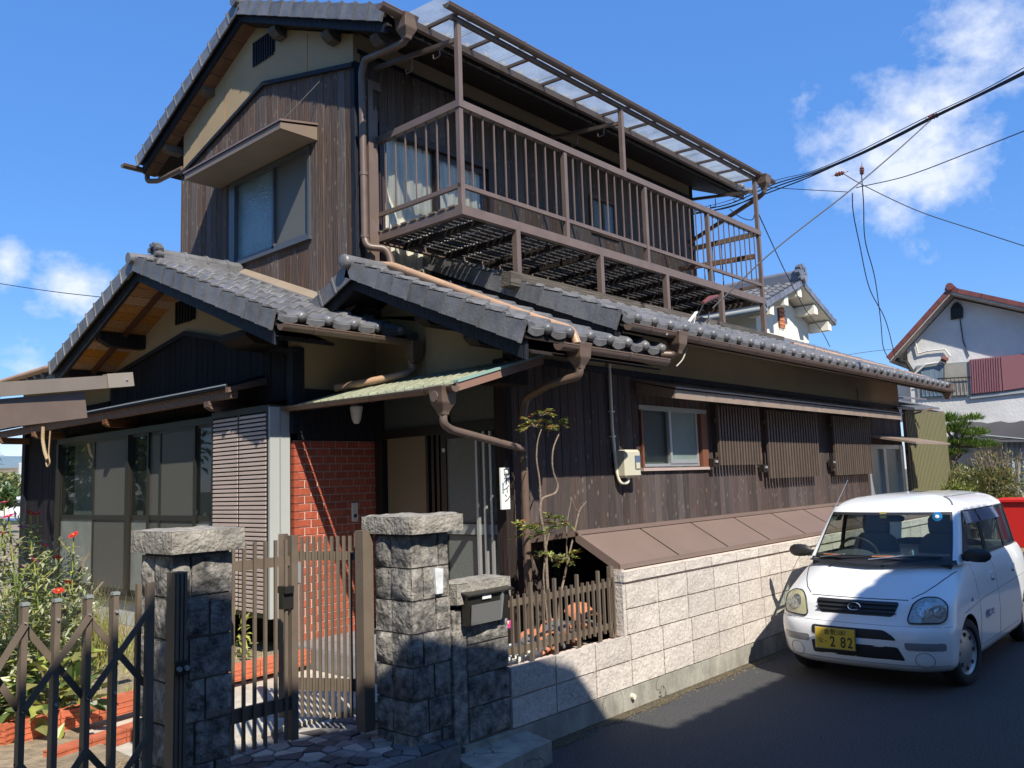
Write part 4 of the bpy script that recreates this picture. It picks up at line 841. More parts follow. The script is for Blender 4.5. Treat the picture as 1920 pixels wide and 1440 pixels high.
# deck of slatted plastic grating panels on joists
jm = MB().box((-.02, BY+.03, BZ-.10), (.02, YU-.06, BZ-.045)).mesh('joist', M['dark_wood'])
j = 0; x = BX0+.35
while x < BX1-.1: link('joist', jm, bo, Matrix.Translation((x, 0, 0))); x += .60
sl_ = MB(); pw = .30
dk = MB()
dkm = mat('grey_brown_deck_slat', (.05,.047,.045), .6)
ncell = 21
for c in range(ncell):
    xa = BX0+.055+c*.293
    for k in range(13):
        y = BY+.045+k*.092
        m = MB().box((xa+.014, y, BZ-.030), (xa+.279, y+.064, BZ-.016)); m.box((xa+.14, y+.064, BZ-.03), (xa+.15, y+.092, BZ-.018))
        if k % 2 == 0 or True: m.build('deck_slat', dkm, bo)
for k in range(9):
    y = BY+.06+k*.135; MB().box((BX0-.01, y, BZ+.002), (BX0+.06, y+.09, BZ+.02)).build('grating_edge', M['alu_bronze'], bo)
MB().beam((BX1-.2, YU+.0, 4.98), (BX1, BY+.1, 4.98), .05, .07).build('end_brace', M['brown_wood'], bo)
# canopy on the balcony
cz = 6.165
cf = MB(); cf.box((BX0-.05, BY-.02, cz-.045), (11.55, BY+.02, cz))
cf.box((BX0-.30, 5.66, 6.13), (11.75, 5.71, 6.20))
can = cf.build('balcony_canopy', M['metal_brown'], house)
for x, in ((5.30,), (7.98,), (11.44,)):
    MB().box((x-.025, BY-.025, RZ), (x+.025, BY+.025, cz-.045)).build('canopy_post', M['metal_brown'], can)
    MB().beam((x, BY, cz-.22), (x, YU, cz-.05), .04, .04).build('pole_arm', M['metal_brown'], can)
    for yy in (5.55, 5.95):
        MB().tube(bendpath([(x, yy, cz-.17), (x, yy, cz-.29), (x, yy+.09, cz-.29), (x, yy+.09, cz-.24)], .02), .007, 6).build('pole_hook', M['metal_brown'], can)
x = BX0; k = 0
while x < 11.6:
    MB().beam((x, 5.22, cz+.012), (x, 5.70, cz+.045), .03, .03).build('rafter', M['metal_brown'], can); x += .573
# corrugated sheet
def corrug(x0, x1, ya, za, yb, zb, pitch=.032, amp=.006):
    n = int((x1-x0)/pitch*4); vs = []
    for i in range(n+1):
        x = x0+(x1-x0)*i/n; d = amp*math.sin(2*PI*(x-x0)/pitch); vs += [(x, ya, za+d), (x, yb, zb+d)]
    m = MB().add(vs, [(2*i, 2*i+2, 2*i+3, 2*i+1) for i in range(n)]); return m
x = BX0-.28
sh = []
while x < 11.7:
    corrug(x, min(x+.66, 11.72), 5.20, cz+.035, 5.80, cz+.075).build('corrugated_sheet', M['poly'], can, smooth=True, fix=False); x += .64
gutter(BX0-.17, 11.95, 5.235, cz+.035, .045, clips=.75, par=can)
funnel((11.55, 5.205, cz), .08, .17)
pipe([(11.55, 5.205, 6.0), (11.55, 5.21, 5.93), (11.60, 5.3, 5.90), (11.62, 6.6, 5.45), (11.62, 6.62, 4.0)], .034)
box('ledger', (XU+.12, YU-.05, 5.86), (5.35, YU, 5.95), M['metal_brown'], house)
# ------------------------------------------------------------------ stone work
def rock(w, d, h, amp=.02, n=7, seed=0, base=.006, faces=('-x','-y'), mt=None, pillow=.6, name='stone_block'):
    "a split-faced block, corner at the origin, rough on the named faces"
    m = MB(); sv = Vector((seed*3.1, seed*1.7, seed*2.3))
    def face(o, a, b, nrm, rough, na, nb):
        vs = []
        for j in range(nb+1):
            for i in range(na+1):
                s, t = i/na, j/nb; p = o+a*s+b*t
                if rough:
                    e = min(1, min(s, 1-s)*na/1.2)*min(1, min(t, 1-t)*nb/1.2)
                    q = noise.fractal(p*6+sv, 1, 2, 4); q2 = abs(noise.noise(p*9+sv*2))
                    p = p+nrm*(amp*e*(pillow+q*.9-q2*.5)+base*q)
                vs.append(p)
        m.add(vs, [(j*(na+1)+i, j*(na+1)+i+1, (j+1)*(na+1)+i+1, (j+1)*(na+1)+i) for j in range(nb) for i in range(na)])
    W, D, Hh = Vector((w,0,0)), Vector((0,d,0)), Vector((0,0,h)); O = Vector((0,0,0))
    k = max(3, int(w/.035)) if n else 1; l = max(3, int(h/.03)); q = max(3, int(d/.035))
    face(O, W, Hh, Vector((0,-1,0)), '-y' in faces, k if '-y' in faces else 1, l if '-y' in faces else 1)
    face(D, -D, Hh, Vector((-1,0,0)), '-x' in faces, q if '-x' in faces else 1, l if '-x' in faces else 1)
    face(W, D, Hh, Vector((1,0,0)), '+x' in faces, q if '+x' in faces else 1, l if '+x' in faces else 1)
    face(W+D, -W, Hh, Vector((0,1,0)), False, 1, 1)
    face(Hh, W, D, Vector((0,0,1)), '+z' in faces, k if '+z' in faces else 1, q if '+z' in faces else 1); face(D, W, -D, Vector((0,0,-1)), False, 1, 1)
    me = m.mesh(name, mt or M['stone'], fix=False)
    me.polygons.foreach_set('use_smooth', [True]*len(me.polygons)); me.set_sharp_from_angle(angle=math.radians(30)); return me
def pillar(label, x0, x1, y0, y1, zb, zt, cap, seed):
    t = thing('gate_pillar', label, 'pillar', ((x0+x1)/2, (y0+y1)/2, zb), group='stone gate pillars')
    box('core', (x0+.012, y0+.012, zb), (x1-.012, y1-.01, zt), M['joint_dark'], t)
    n = round((zt-zb)/.2); h = (zt-zb)/n
    for k in range(n):
        z = zb+k*h; sp = [.62, .30, .72, .38, .55, .28][(k+seed) % 6]; w = x1-x0
        cuts = [0, sp, 1]
        for i in range(2):
            a, b = x0+w*cuts[i], x0+w*cuts[i+1]
            fc = ('-y','-x') if i == 0 else ('-y','+x')
            me = rock(b-a-.008, .12 if i else (y1-y0)*.55, h-.009, .024 if k > n-4 else .018, seed=seed*10+k*2+i, faces=fc); link('stone_block', me, t, Matrix.Translation((a+.004*i, y0, z)))
        me = rock(.12, (y1-y0)*.44, h-.009, .03, seed=seed*10+k+50, faces=('-x',)); link('stone_block', me, t, Matrix.Translation((x0, y0+(y1-y0)*.55+.006, z)))
    cx0, cx1, cy0, cy1 = cap
    me = rock(cx1-cx0, cy1-cy0, .105, .012, seed=seed+90, faces=('-x','-y','+x','+z'), mt=M['capstone'], base=.004); link('capstone', me, t, Matrix.Translation((cx0, cy0, zt+.008)))
    return t
M['joint_dark'] = mat('dark_mortar', (.17,.165,.155), .95, var=.3, vscale=20)
pillar('tall dark stone gate pillar between the folding gate and the slatted gate', 1.925, 2.235, 3.935, 4.26, .12, 1.50, (1.885, 2.265, 3.87, 4.30), 1)
rp_ = pillar('dark stone gate pillar with a pale patch, beside the letterbox', 3.42, 3.735, 3.94, 4.28, .12, 1.49, (3.375, 3.80, 3.87, 4.36), 2)
MB().prism([(3.60, 3.915, 1.12), (3.655, 3.915, 1.12), (3.66, 3.915, 1.27), (3.59, 3.915, 1.28)], (0, .02, 0)).build('pale_patch', mat('pale_plaster_patch', (.60,.62,.62), .9, var=.2, vscale=30), rp_)
# mailbox pier
t = thing('mailbox_pier', 'low split-stone pier with a grey capstone holding the letterbox', 'pier', (3.98, 4.0, .05))
box('core', (3.745, 3.935, .1), (4.235, 4.10, 1.0), M['joint_dark'], t)
for k in range(4):
    z = .19+k*.195; ws = (3.86, 4.24)
    link('stone_block', rock(.375, .13, .186, .022, seed=k+200, faces=('-y','-x')), t, Matrix.Translation((3.86, 3.915, z)))
MB().box((3.74, 3.925, .12), (3.855, 4.05, 1.0)).build('mortar_joint', M['stone'], t)
link('capstone', rock(.50, .22, .13, .008, seed=300, faces=('-y','-x','+x','+z'), mt=M['capstone']), t, Matrix.Translation((3.745, 3.885, 1.035)))
mb = thing('letterbox', 'dark metal letterbox with a grey flap set in the low stone pier', 'letterbox', (3.97, 3.86, .93))
MB().prism([(3.80, 3.90, .90), (3.80, 3.90, 1.10), (3.80, 3.84, 1.10), (3.80, 3.86, .90)], (.38, 0, 0)).build('case', M['alu_dark'], mb)
MB().prism([(3.82, 3.846, .905), (3.82, 3.834, 1.03), (3.82, 3.828, 1.03), (3.82, 3.838, .905)], (.27, 0, 0)).build('flap', mat('grey_flap', (.22,.22,.21), .35, metal=.4), mb)
MB().prism([(3.78, 3.92, 1.105), (3.78, 3.82, 1.085), (3.78, 3.82, 1.095), (3.78, 3.92, 1.118)], (.43, 0, 0)).build('rain_hood', M['alu_dark'], mb)
box('name_slip', (3.92, 3.832, 1.055), (4.0, 3.836, 1.08), M['white_paint'], mb)
MB().prism([(4.10, 3.85, .90), (4.10, 3.825, 1.09), (4.18, 3.86, 1.09), (4.18, 3.88, .93)], (.0, .03, 0)).build('side_plate', M['alu_grey'], mb)
# ------------------------------------------------------------------ block wall along the street
bwl = thing('block_wall', 'long pinkish-grey block wall with footing along the street', 'wall', (8.5, 3.95, 0))
box('footing', (3.80, 3.90, -.05), (14.2, 4.03, .165), M['concrete'], bwl)
box('core', (4.25, 3.925, .16), (5.60, 4.03, .54), M['joint'], bwl); box('core', (5.60, 3.925, .16), (14.2, 4.05, 1.06), M['joint'], bwl)
box('end_face', (5.585, 3.915, .56), (5.62, 4.06, 1.07), M['block'], bwl)
BL, BHt = .47, .197
for r in range(5):
    z = .175+r*BHt; x = 4.25 if r < 2 else 5.615
    if r < 2: x = 5.615-3*BL+.04
    while x < 14.1:
        w = min(BL, 14.2-x); h = BHt-.011
        if r == 4: h = .085
        s = int(x*100)+r*7
        me = rock(w-.012, .03, h if r < 4 else .20, .0045, seed=s, faces=('-y',), mt=M['block'], base=.0025, pillow=.2, name='block')
        if r < 4: link('block', me, bwl, Matrix.Translation((x+.005, 3.906, z)))
        x += BL
x = 5.58
while x < 14.1:
    me = rock(BL-.008, .14, .075, .004, seed=int(x*31), faces=('-y','+z'), mt=M['block'], base=.006, pillow=.2, name='coping_block'); link('coping_block', me, bwl, Matrix.Translation((x, 3.896, .975))); x += BL
for o in [o for o in bwl.children if o.name.startswith('core')]: pass
MB().tube([(5.62, 3.87, .10), (5.62, 3.93, .10)], .022, 10).build('weep_pipe', M['pvc_white'], bwl)
# ------------------------------------------------------------------ lean-to sheet roof between wall and house
lt = thing('lean_to_roof', 'brown sheet metal lean-to roof between block wall and house front', 'lean-to', (6.5, 4.4, 1.1))
ya, za, yb, zb_ = 3.955, 1.105, 4.375, 1.345
x = 5.62; k = 0
while x < 14.0:
    MB().prism([(x+.003, ya, za), (x+.003, yb, zb_), (x+.003, yb, zb_-.02), (x+.003, ya, za-.02)], (.894, 0, 0)).build('sheet_panel', M['sheet_brown'], lt)
    MB().prism([(x-.006, ya-.003, za+.004), (x-.006, yb, zb_+.004), (x-.006, yb, zb_-.0), (x-.006, ya-.003, za)], (.012, 0, 0)).build('seam', M['dark_wood'], lt); x += .90
MB().prism([(5.60, ya-.01, za-.065), (5.60, ya-.01, za+.012), (5.60, yb, zb_+.012), (5.60, yb, zb_-.065)], (.02, 0, 0)).build('end_trim', M['sheet_brown'], lt)
box('front_trim', (5.6, ya-.02, za-.035), (14.0, ya-.005, za+.003), M['sheet_brown'], lt); box('wall_flashing', (5.6, yb-.035, zb_-.01), (14.0, yb-.02, zb_+.012), M['sheet_brown'], lt)
MB().prism([(5.6, yb-.02, zb_-.02), (5.6, yb-.02, zb_+.022), (5.6, yb+.02, zb_+.022), (5.6, FY-.02, zb_-.06), (5.6, FY-.02, zb_-.09)], (8.4, 0, 0)).build('ridge_flashing', M['sheet_brown'], lt)
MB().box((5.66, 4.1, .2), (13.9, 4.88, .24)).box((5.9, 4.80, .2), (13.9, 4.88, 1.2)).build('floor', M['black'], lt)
# ------------------------------------------------------------------ picket fence on the low wall
fn = thing('picket_fence', 'short bronze aluminium picket fence on the low end of the block wall', 'fence', (4.9, 3.99, .57))
MB().box((4.25, 3.985, .94), (5.585, 4.005, .985)).build('rail', M['alu_bronze'], fn); MB().box((4.25, 3.985, .62), (5.585, 4.005, .665)).build('rail', M['alu_bronze'], fn)
ms = MB().box((-.006, -.01, .60), (.006, .01, 1.015)).mesh('picket', M['alu_bronze']); mtl = MB().box((-.010, -.012, .55), (.010, .012, 1.085)).mesh('picket', M['alu_bronze'])
x = 4.30; pat = [0,0,0,1,0,0,0,1,0,0,0,1,0,0,0,1,0,0,0]
x = 4.345
for i in range(19):
    p = 4.345+i*.0665
    link('picket', mtl if pat[i] else ms, fn, Matrix.Translation((p, 3.972, 0)))
MB().box((5.53, 3.985, .55), (5.575, 4.02, 1.10)).build('end_post', M['alu_bronze'], fn)
# ------------------------------------------------------------------ slatted gate
def rbar(m, p, q, w, d): m.beam(p, q, w, d)
gt = thing('slatted_gate', 'bronze slatted double gate, right leaf ajar, between the stone pillars', 'gate', (2.9, 4.4, .33))
def leaf(p0, p1, n, zb, zt, latch=None):
    p0 = Vector(p0); p1 = Vector(p1); d = (p1-p0).normalized(); nn = Vector((-d.y, d.x, 0))
    rz = math.atan2(d.y, d.x); L_ = (p1-p0).length
    mx = Matrix.Translation((p0.x, p0.y, 0))@Matrix.Rotation(rz, 4, 'Z')
    f = MB().box((0, -.012, zb+.16), (L_, .012, zb+.235)).mesh('gate_leaf', M['alu_bronze']); lo = link('gate_leaf', f, gt, mx)
    link('top_rail', MB().box((0, -.012, zt-.155), (L_, .012, zt-.10)).mesh('top_rail', M['alu_bronze']), lo, Matrix.Identity(4), world=False)
    bar = MB().box((-.009, -.028, zb), (.009, -.012, zt)).mesh('gate_bar', M['alu_bronze'])
    for i in range(n):
        o = bpy.data.objects.new('gate_bar', bar); COL.objects.link(o); o.parent = lo; o.matrix_basis = Matrix.Translation((.055+(L_-.11)*i/(n-1), 0, 0))
    for xx in (0, L_):
        o = bpy.data.objects.new('stile', MB().box((-.022, -.032, zb-.01), (.022, .018, zt+.02)).mesh('stile', M['alu_bronze'])); COL.objects.link(o); o.parent = lo; o.matrix_basis = Matrix.Translation((xx, 0, 0))
    return lo
l1 = leaf((2.30, 4.40, 0), (2.885, 4.40, 0), 8, .36, 1.50)
l2 = leaf((3.17, 4.93, 0), (3.43, 4.46, 0), 11, .34, 1.48)
MB().box((2.80, 4.34, 1.19), (2.86, 4.42, 1.23)).box((2.795, 4.36, 1.10), (2.87, 4.40, 1.2)).build('lock_box', M['alu_dark'], gt)
MB().box((2.90, 4.385, .9), (2.925, 4.43, 1.36)).box((2.895, 4.375, 1.24), (2.93, 4.385, 1.36)).build('latch_plate', M['alu_silver'], gt)
MB().box((3.32, 4.28, .3), (3.40, 4.36, 1.52)).build('hinge_post', M['alu_bronze'], gt)
MB().box((3.40, 4.37, 1.30), (3.44, 4.45, 1.37)).box((3.38, 4.35, .62), (3.44, 4.44, .72)).build('hinge', M['alu_bronze'], gt)
# ------------------------------------------------------------------ folding gate across the drive
ag = thing('folding_gate', 'bronze trellis folding gate across the drive left of the stone pillar', 'gate', (1.4, 3.75, .1))
GY = 3.76
def vpost(x, zt, w=.022, name='gate_bar', zb=.15, y=GY):
    return MB().box((x-w/2, y-.02, zb), (x+w/2, y+.004, zt)).build(name, M['alu_bronze'], ag)
px = [P(a, 1200, 1, GY).x for a in (-68, -14, 43, 104, 163, 213)]
zt = 1.37
for i, x in enumerate(px):
    vpost(x, zt, .022); vpost(x+.004, zt-.004, .020, y=GY+.037); MB().box((x-.014, GY-.024, zt), (x+.014, GY+.008, zt+.012)).build('end_cap', M['alu_grey'], ag)
xe = P(278, 1200, 1, GY).x
vpost(xe, zt+.035, .035); vpost(xe-.03, zt+.03, .02, y=GY+.045)
xs = px+[xe]
def strut(i, j, z0, z1, y): MB().beam((xs[i], y, z0), (xs[j], y, z1), .008, .026, up=(0,0,1)).build('trellis_bar', M['alu_bronze'], ag)
for i in range(0, len(xs)-2, 2):
    for base in (.965, .43): strut(i, i+2, base, base+.335, GY-.026); strut(i, i+2, base+.335, base, GY+.03)
for i, x in enumerate(xs[:-1]):
    for z in (1.30, .965): MB().tube([(x, GY-.03, z), (x, GY-.02, z)], .006, 8).build('rivet', M['alu_silver'], ag)
gp_ = MB().box((1.845, GY-.01, .1), (1.905, GY+.07, 1.435))
for k in range(3): gp_.box((1.851+k*.019, GY-.018, .1), (1.862+k*.019, GY-.01, 1.43))
gp_.build('receiving_post', M['alu_bronze'], ag)
lk = MB().box((1.83, GY-.045, .985), (1.905, GY-.02, 1.045)).build('lock', M['alu_dark'], ag)
for xx in (1.85, 1.885): MB().tube([(xx, GY-.06, 1.015), (xx, GY-.045, 1.015)], .011, 10).build('knob', M['alu_grey'], lk)
# ------------------------------------------------------------------ paving at the gate: crazy paving, step
plat = MB().box((2.24, 3.80, -.1), (3.66, 4.9, .235)).box((3.66, 3.95, -.1), (4.25, 4.9, .235)).build('paving', M['joint_dark']); tag(plat, kind='structure')
import itertools
# flagstones: cells of a random point set cut to polygons
def clip_poly(poly, p, q):
    "keep the half nearer p than q"
    m = (p+q)/2; d = q-p; out = []
    for i in range(len(poly)):
        a, b = poly[i], poly[(i+1) % len(poly)]; da, db = (a-m).dot(d), (b-m).dot(d)
        if da <= 0: out.append(a)
        if (da < 0 < db) or (db < 0 < da): out.append(a+(b-a)*(da/(da-db)))
    return out
random.seed(11)
seeds = []
while len(seeds) < 120:
    p = Vector((random.uniform(2.24, 3.66), random.uniform(3.80, 4.92)))
    if all((p-q).length > (.06+.09*random.random()) for q in seeds): seeds.append(p)
for i, p in enumerate(seeds):
    poly = [Vector(c) for c in ((2.245, 3.805), (3.655, 3.805), (3.655, 4.895), (2.245, 4.895))]
    for q in seeds:
        if q is not p: poly = clip_poly(poly, p, q)
        if not poly: break
    if len(poly) < 3: continue
    c = sum(poly, Vector((0,0)))/len(poly)
    poly = [c+(v-c)*.93 for v in poly]
    pale = random.random() < .2; h = random.uniform(.012, .022)
    MB().prism([(v.x, v.y, .235) for v in poly], (0, 0, h)).build('flagstone', M['flag_pale'] if pale else M['flag'], plat, bevel=.004)
st = MB().prism([(3.70, 3.90, 0), (4.36, 3.90, 0), (4.30, 3.62, 0), (3.60, 3.55, 0)], (0, 0, .135)).build('kerb_step', M['concrete']); tag(st, kind='structure')
tag(MB().box((-.5, 4.0, -.1), (2.24, 4.9, .20)).box((2.24, 4.9, -.1), (4.26, 6.29, .27)).build('path', M['path']), kind='structure')
for i, (x, y) in enumerate(((2.9, 4.95), (3.4, 5.0), (3.1, 5.35), (3.7, 5.3), (2.7, 5.5), (3.9, 5.55))):
    pass
# ------------------------------------------------------------------ red brick garden edging
ed = thing('brick_edging', 'low orange-red ribbed brick edging around the flower bed', 'edging', (2.0, 5.9, .3))
def brickrun(p, q, z, h=.12):
    p = Vector(p); q = Vector(q); d = (q-p); n = max(1, round(d.length/.23)); 
    for i in range(n):
        a = p+d*(i/n); b = p+d*((i+.97)/n); m = MB().beam((a.x, a.y, z+h/2), (b.x, b.y, z+h/2), .10, h)
        for k in range(3): m.beam((a.x, a.y, z+.02+k*.034), (b.x, b.y, z+.02+k*.034), .108, .014)
        m.build('brick', M['edge'], ed)
M['edge'] = mat('ribbed_terracotta', (.50,.135,.065), .8, var=.2, vscale=12, objvar=.12, bump=.2)
brickrun((1.88, 5.85), (2.65, 6.0), .32); brickrun((2.65, 6.0), (3.5, 6.2), .32); brickrun((3.5, 6.2), (4.25, 6.25), .32); brickrun((1.87, 5.85), (1.3, 7.2), .32); brickrun((1.9, 5.35), (2.6, 5.55), .26, .09)
# ------------------------------------------------------------------ carport beam ends over the drive
def dep(px, py, D): return Vector((0, 0, CAM_H))+ray(px, py)*D
cp = thing('carport', 'grey-brown carport beam and eaves panel over the drive, left edge', 'carport', (1.6, 4.9, 0))
a0, a1 = dep(-120, 739, 4.0), dep(200, 716, 4.9); MB().beam(a0, a1, .05, .074).build('beam', mat('taupe_carport_beam', (.235,.20,.165), .45, var=.06), cp)
b0, b1 = dep(198, 715, 4.88), dep(246, 711.5, 5.0); eb = MB().beam(b0, b1, .058, .082).build('beam_end', mat('taupe_beam_end', (.27,.24,.20), .45), cp)
d = (b1-b0).normalized(); c = b0+(b1-b0)*.72; nrm = Vector((r3.x, r3.y, 0)); back = Vector((d.y, -d.x, 0)).normalized()
if back.dot(Vector((1,1,0))) > 0: back = -back
MB().tube([c+back*.028, c+back*.036], .007, 8).build('bolt', M['alu_silver'], eb)
a0, a1 = dep(-120, 788, 4.0), dep(157, 759, 4.78)
MB().beam(a0, a1, .035, .150).build('eaves_panel', mat('taupe_eaves_panel', (.17,.125,.10), .45, var=.08, vscale=3, dirt=.2, dirtcol=(.3,.26,.2), dscale=8), cp)
a0, a1 = dep(-140, 760, 4.9), dep(168, 748, 5.5); MB().beam(a0+Vector((.1,.5,0)), a1+Vector((.0,.45,0)), 1.0, .02).build('roof_panel', M['dark_wood'], cp)
for k, xx in enumerate((-.9,)): MB().box((xx, 4.3, 0), (xx+.09, 4.39, 2.2)).build('post', M['metal_brown'], cp)
rope = thing('hanging_rope', 'coiled rope hanging from the hood beam at the far left', 'rope', (4.0, 11.2, 2.4))
q = [P(a, b, 0, 3.99) for a, b in ((81, 800), (80, 825), (84, 848), (89, 862))]
MB().tube(bendpath(q, .05), .022, 8).build('rope_cord', mat('hemp_rope', (.36,.27,.16), .9, bump=.4), rope, smooth=True)
q = [P(a, b, 0, 3.99) for a, b in ((88, 855), (86, 868), (89, 877), (94, 868), (91, 853), (94, 808))]
MB().tube(bendpath(q, .04), .009, 8).build('rope_loop', bpy.data.materials['hemp_rope'], rope, smooth=True)
# ------------------------------------------------------------------ sign on the corner post
sg = thing('sign_plate', 'narrow white vertical sign plate on the corner post beside the door', 'sign', (HX0, FY-.1, 1.75))
pc = P(945, 915, 1, FY-.10)
sx0 = P(938, 915, 1, FY-.1).x; sx1 = P(954, 915, 1, FY-.1).x; sz1 = P(945, 877, 1, FY-.1).z; sz0 = P(945, 955, 1, FY-.1).z
plate = box('plate', (sx0, FY-.11, sz0), (sx1, FY-.095, sz1), M['white_paint'], sg)
def text(body, size, mt, name, par, mx, vert=False, align='CENTER', bold=0):
    cu = bpy.data.curves.new('t', 'FONT'); cu.body = body; cu.size = size; cu.align_x = align; cu.align_y = 'CENTER'; cu.extrude = .0008; cu.offset = bold
    if vert: cu.space_line = .9
    tmp = bpy.data.objects.new('t', cu); COL.objects.link(tmp); bpy.context.view_layer.update()
    me = bpy.data.meshes.new_from_object(tmp.evaluated_get(bpy.context.evaluated_depsgraph_get())); bpy.data.objects.remove(tmp)
    me.materials.clear(); me.materials.append(mt)
    o = bpy.data.objects.new(name, me); COL.objects.link(o); o.parent = par
    if par.type == 'EMPTY' and par.rotation_euler.z == 0 and not par.get('local'): o.matrix_parent_inverse = Matrix.Translation(-Vector(par.location))
    o.matrix_basis = mx; return o
RX = Matrix.Rotation(PI/2, 4, 'X')
text('メ\nロ\nホ\nイ\nン', .080, M['black'], 'lettering', plate, Matrix.Translation(((sx0+sx1)/2+.015, FY-.1115, (sz0+sz1)/2+.06))@RX, True)
text('株\n式\n会\n社', .026, mat('sign_blue', (.05,.22,.35), .5), 'small_lettering', plate, Matrix.Translation(((sx0+sx1)/2-.03, FY-.1115, (sz0+sz1)/2-.0))@RX, True)
# ------------------------------------------------------------------ plants
def leaf_q(m, c, d, l, w, up=Vector((0,0,1)), fold=.25, mi=0):
    d = d.normalized(); s = d.cross(up)
    if s.length < .05: s = Vector((1,0,0))
    s.normalize(); n = s.cross(d)
    m.add([c, c+d*l*.5+s*w/2+n*w*fold, c+d*l, c+d*l*.5-s*w/2+n*w*fold, c+d*l*.5], [(0,1,4),(1,2,4),(4,2,3),(0,4,3)], mi)
def rv(a=1): return Vector((random.uniform(-a,a), random.uniform(-a,a), random.uniform(-a,a)))
def nandina(name, label, base, stems):
    t = thing(name, label, 'shrub', base)
    for si, (pts, r) in enumerate(stems):
        q = bendpath(pts, .08, 3); MB().tube(q, [r*(1-.6*i/len(q)) for i in range(len(q))], 7).build('stem', M['bark'], t, smooth=True)
    return t
def spray(m, c, n, spread, lw, mats, ll=.045, droop=-.1):
    for _ in range(n):
        az = random.uniform(0, 2*PI); e = random.uniform(-.15, .7); d = Vector((math.cos(az)*math.cos(e), math.sin(az)*math.cos(e), math.sin(e))); L_ = random.uniform(.5, 1)*spread
        pts = [c, c+d*L_*.5+Vector((0,0,.02)), c+d*L_+Vector((0,0,droop*L_))]
        for k in range(2): m.beam(pts[k], pts[k+1], .003, .003, m=len(mats)-1)
        for k in range(9):
            f = .35+.65*k/8; p = pts[0].lerp(pts[2], f)+Vector((0,0,.02*math.sin(f*PI)))
            for sgn in (-1, 1):
                dd = (d*.6+d.cross(Vector((0,0,1)))*sgn+rv(.35)).normalized(); leaf_q(m, p, dd, ll*random.uniform(.7,1.2), lw, rv(.4)+Vector((0,0,1)), mi=random.choices(range(len(mats)-1), weights=[8,4,1][:len(mats)-1])[0])
NY = 4.42
def NP(a, b, y=NY): return P(a, b, 1, y)
nd = nandina('nandina', 'spindly nandina with yellow-green leaves beside the corner downpipe', tuple(P(1035, 1230, 1, NY)),
   [([NP(1040,1240), NP(1028,1130), NP(1022,1010), NP(1012,960), NP(1014,935), NP(1042,925), NP(1047,912), NP(1035,880), NP(1036,840), NP(1050,810)], .014),
    ([NP(1014,950), NP(1012,900), NP(1005,860), NP(1008,825), NP(1015,805)], .009),
    ([NP(1045,1240), NP(1050,1120), NP(1065,1050), NP(1085,962), NP(1090,950)], .012),
    ([NP(1030,1200), NP(1018,1080), NP(1025,1020), NP(1030,1000)], .008), ([NP(1086,962), NP(1076,950), NP(1072,932)], .005), ([NP(1088,955), NP(1100,940)], .005), ([NP(1063,1050), NP(1062,985), NP(1072,933)], .006)])
m = MB(); LM = [M['leaf_y'], M['leaf_g'], M['leaf_red'], M['bark']]
for (a, b, n, s) in ((1005,796,7,.13),(1040,795,8,.14),(1015,775,4,.10),(990,985,6,.13),(1000,1000,6,.14),(1040,975,6,.12),(1020,1000,4,.1),(1035,1050,7,.13),(1060,1045,7,.13),(1012,1040,3,.08),(1050,985,4,.1)):
    spray(m, NP(a, b+5), int(n*1.5), s*1.25, .017, LM, .042)
m.build('leaves', LM, nd, fix=False)
# zinnias
def petal_flower(par, c, r, mt, tilt):
    m = MB(); up = (Vector((0,0,1))+tilt).normalized(); a = up.cross(Vector((1,.3,0))).normalized(); b = up.cross(a)
    for ring, n, rr, lift in ((0, 13, r, .1), (1, 9, r*.65, .35)):
        for k in range(n):
            t = 2*PI*(k+.5*ring)/n; d = a*math.cos(t)+b*math.sin(t); s = up.cross(d)
            m.add([c, c+d*rr*.6+s*rr*.2+up*rr*lift*.6, c+d*rr+up*rr*lift, c+d*rr*.6-s*rr*.2+up*rr*lift*.6], [(0,1,2,3)])
    m.build('flower_head', mt, par, fix=False)
    MB().tube([c-up*.008, c+up*.008], [r*.16, r*.12], 8).build('flower_centre', bpy.data.materials['flower_yellow'], par)
mat('flower_yellow', (.6,.38,.05), .8)
flowers = [(57,962,'petal_red'),(43,987,'petal_pink'),(70,963,'petal_red'),(83,1022,'petal_pink'),(107,1046,'petal_red'),(128,1092,'petal_red'),(50,1104,'petal_red'),(75,1112,'petal_red'),(64,1050,'petal_pink'),(48,1063,'petal_pink'),(8,942,'petal_pink'),(16,968,'petal_pink'),(10,1222,'petal_pink'),(110,1108,'petal_red'),(138,1003,'petal_red'),(5,1000,'petal_red')]
names = ['tall zinnia with red bloom, tallest against the dark wall', 'zinnia with pink bloom at the left edge above the gate', 'zinnia with red bloom on a leaning stem', 'zinnia with bright magenta bloom before the window', 'zinnia with red-pink bloom before the left window', 'zinnia with orange-red bloom low before the window', 'zinnia with red bloom just above the gate top', 'zinnia with small red bloom above the second gate bar', 'zinnia with small pink bloom half hidden by leaves', 'zinnia with pale pink bloom half hidden by leaves', 'zinnia with pink bloom against the far trees', 'zinnia with faded pink bloom at the left edge', 'zinnia with magenta bloom low behind the trellis bars', 'zinnia with small red bloom right of the gate bar', 'zinnia with budding bloom at the right of the flower clump', 'zinnia with red bloom near the left frame edge']
random.seed(5)
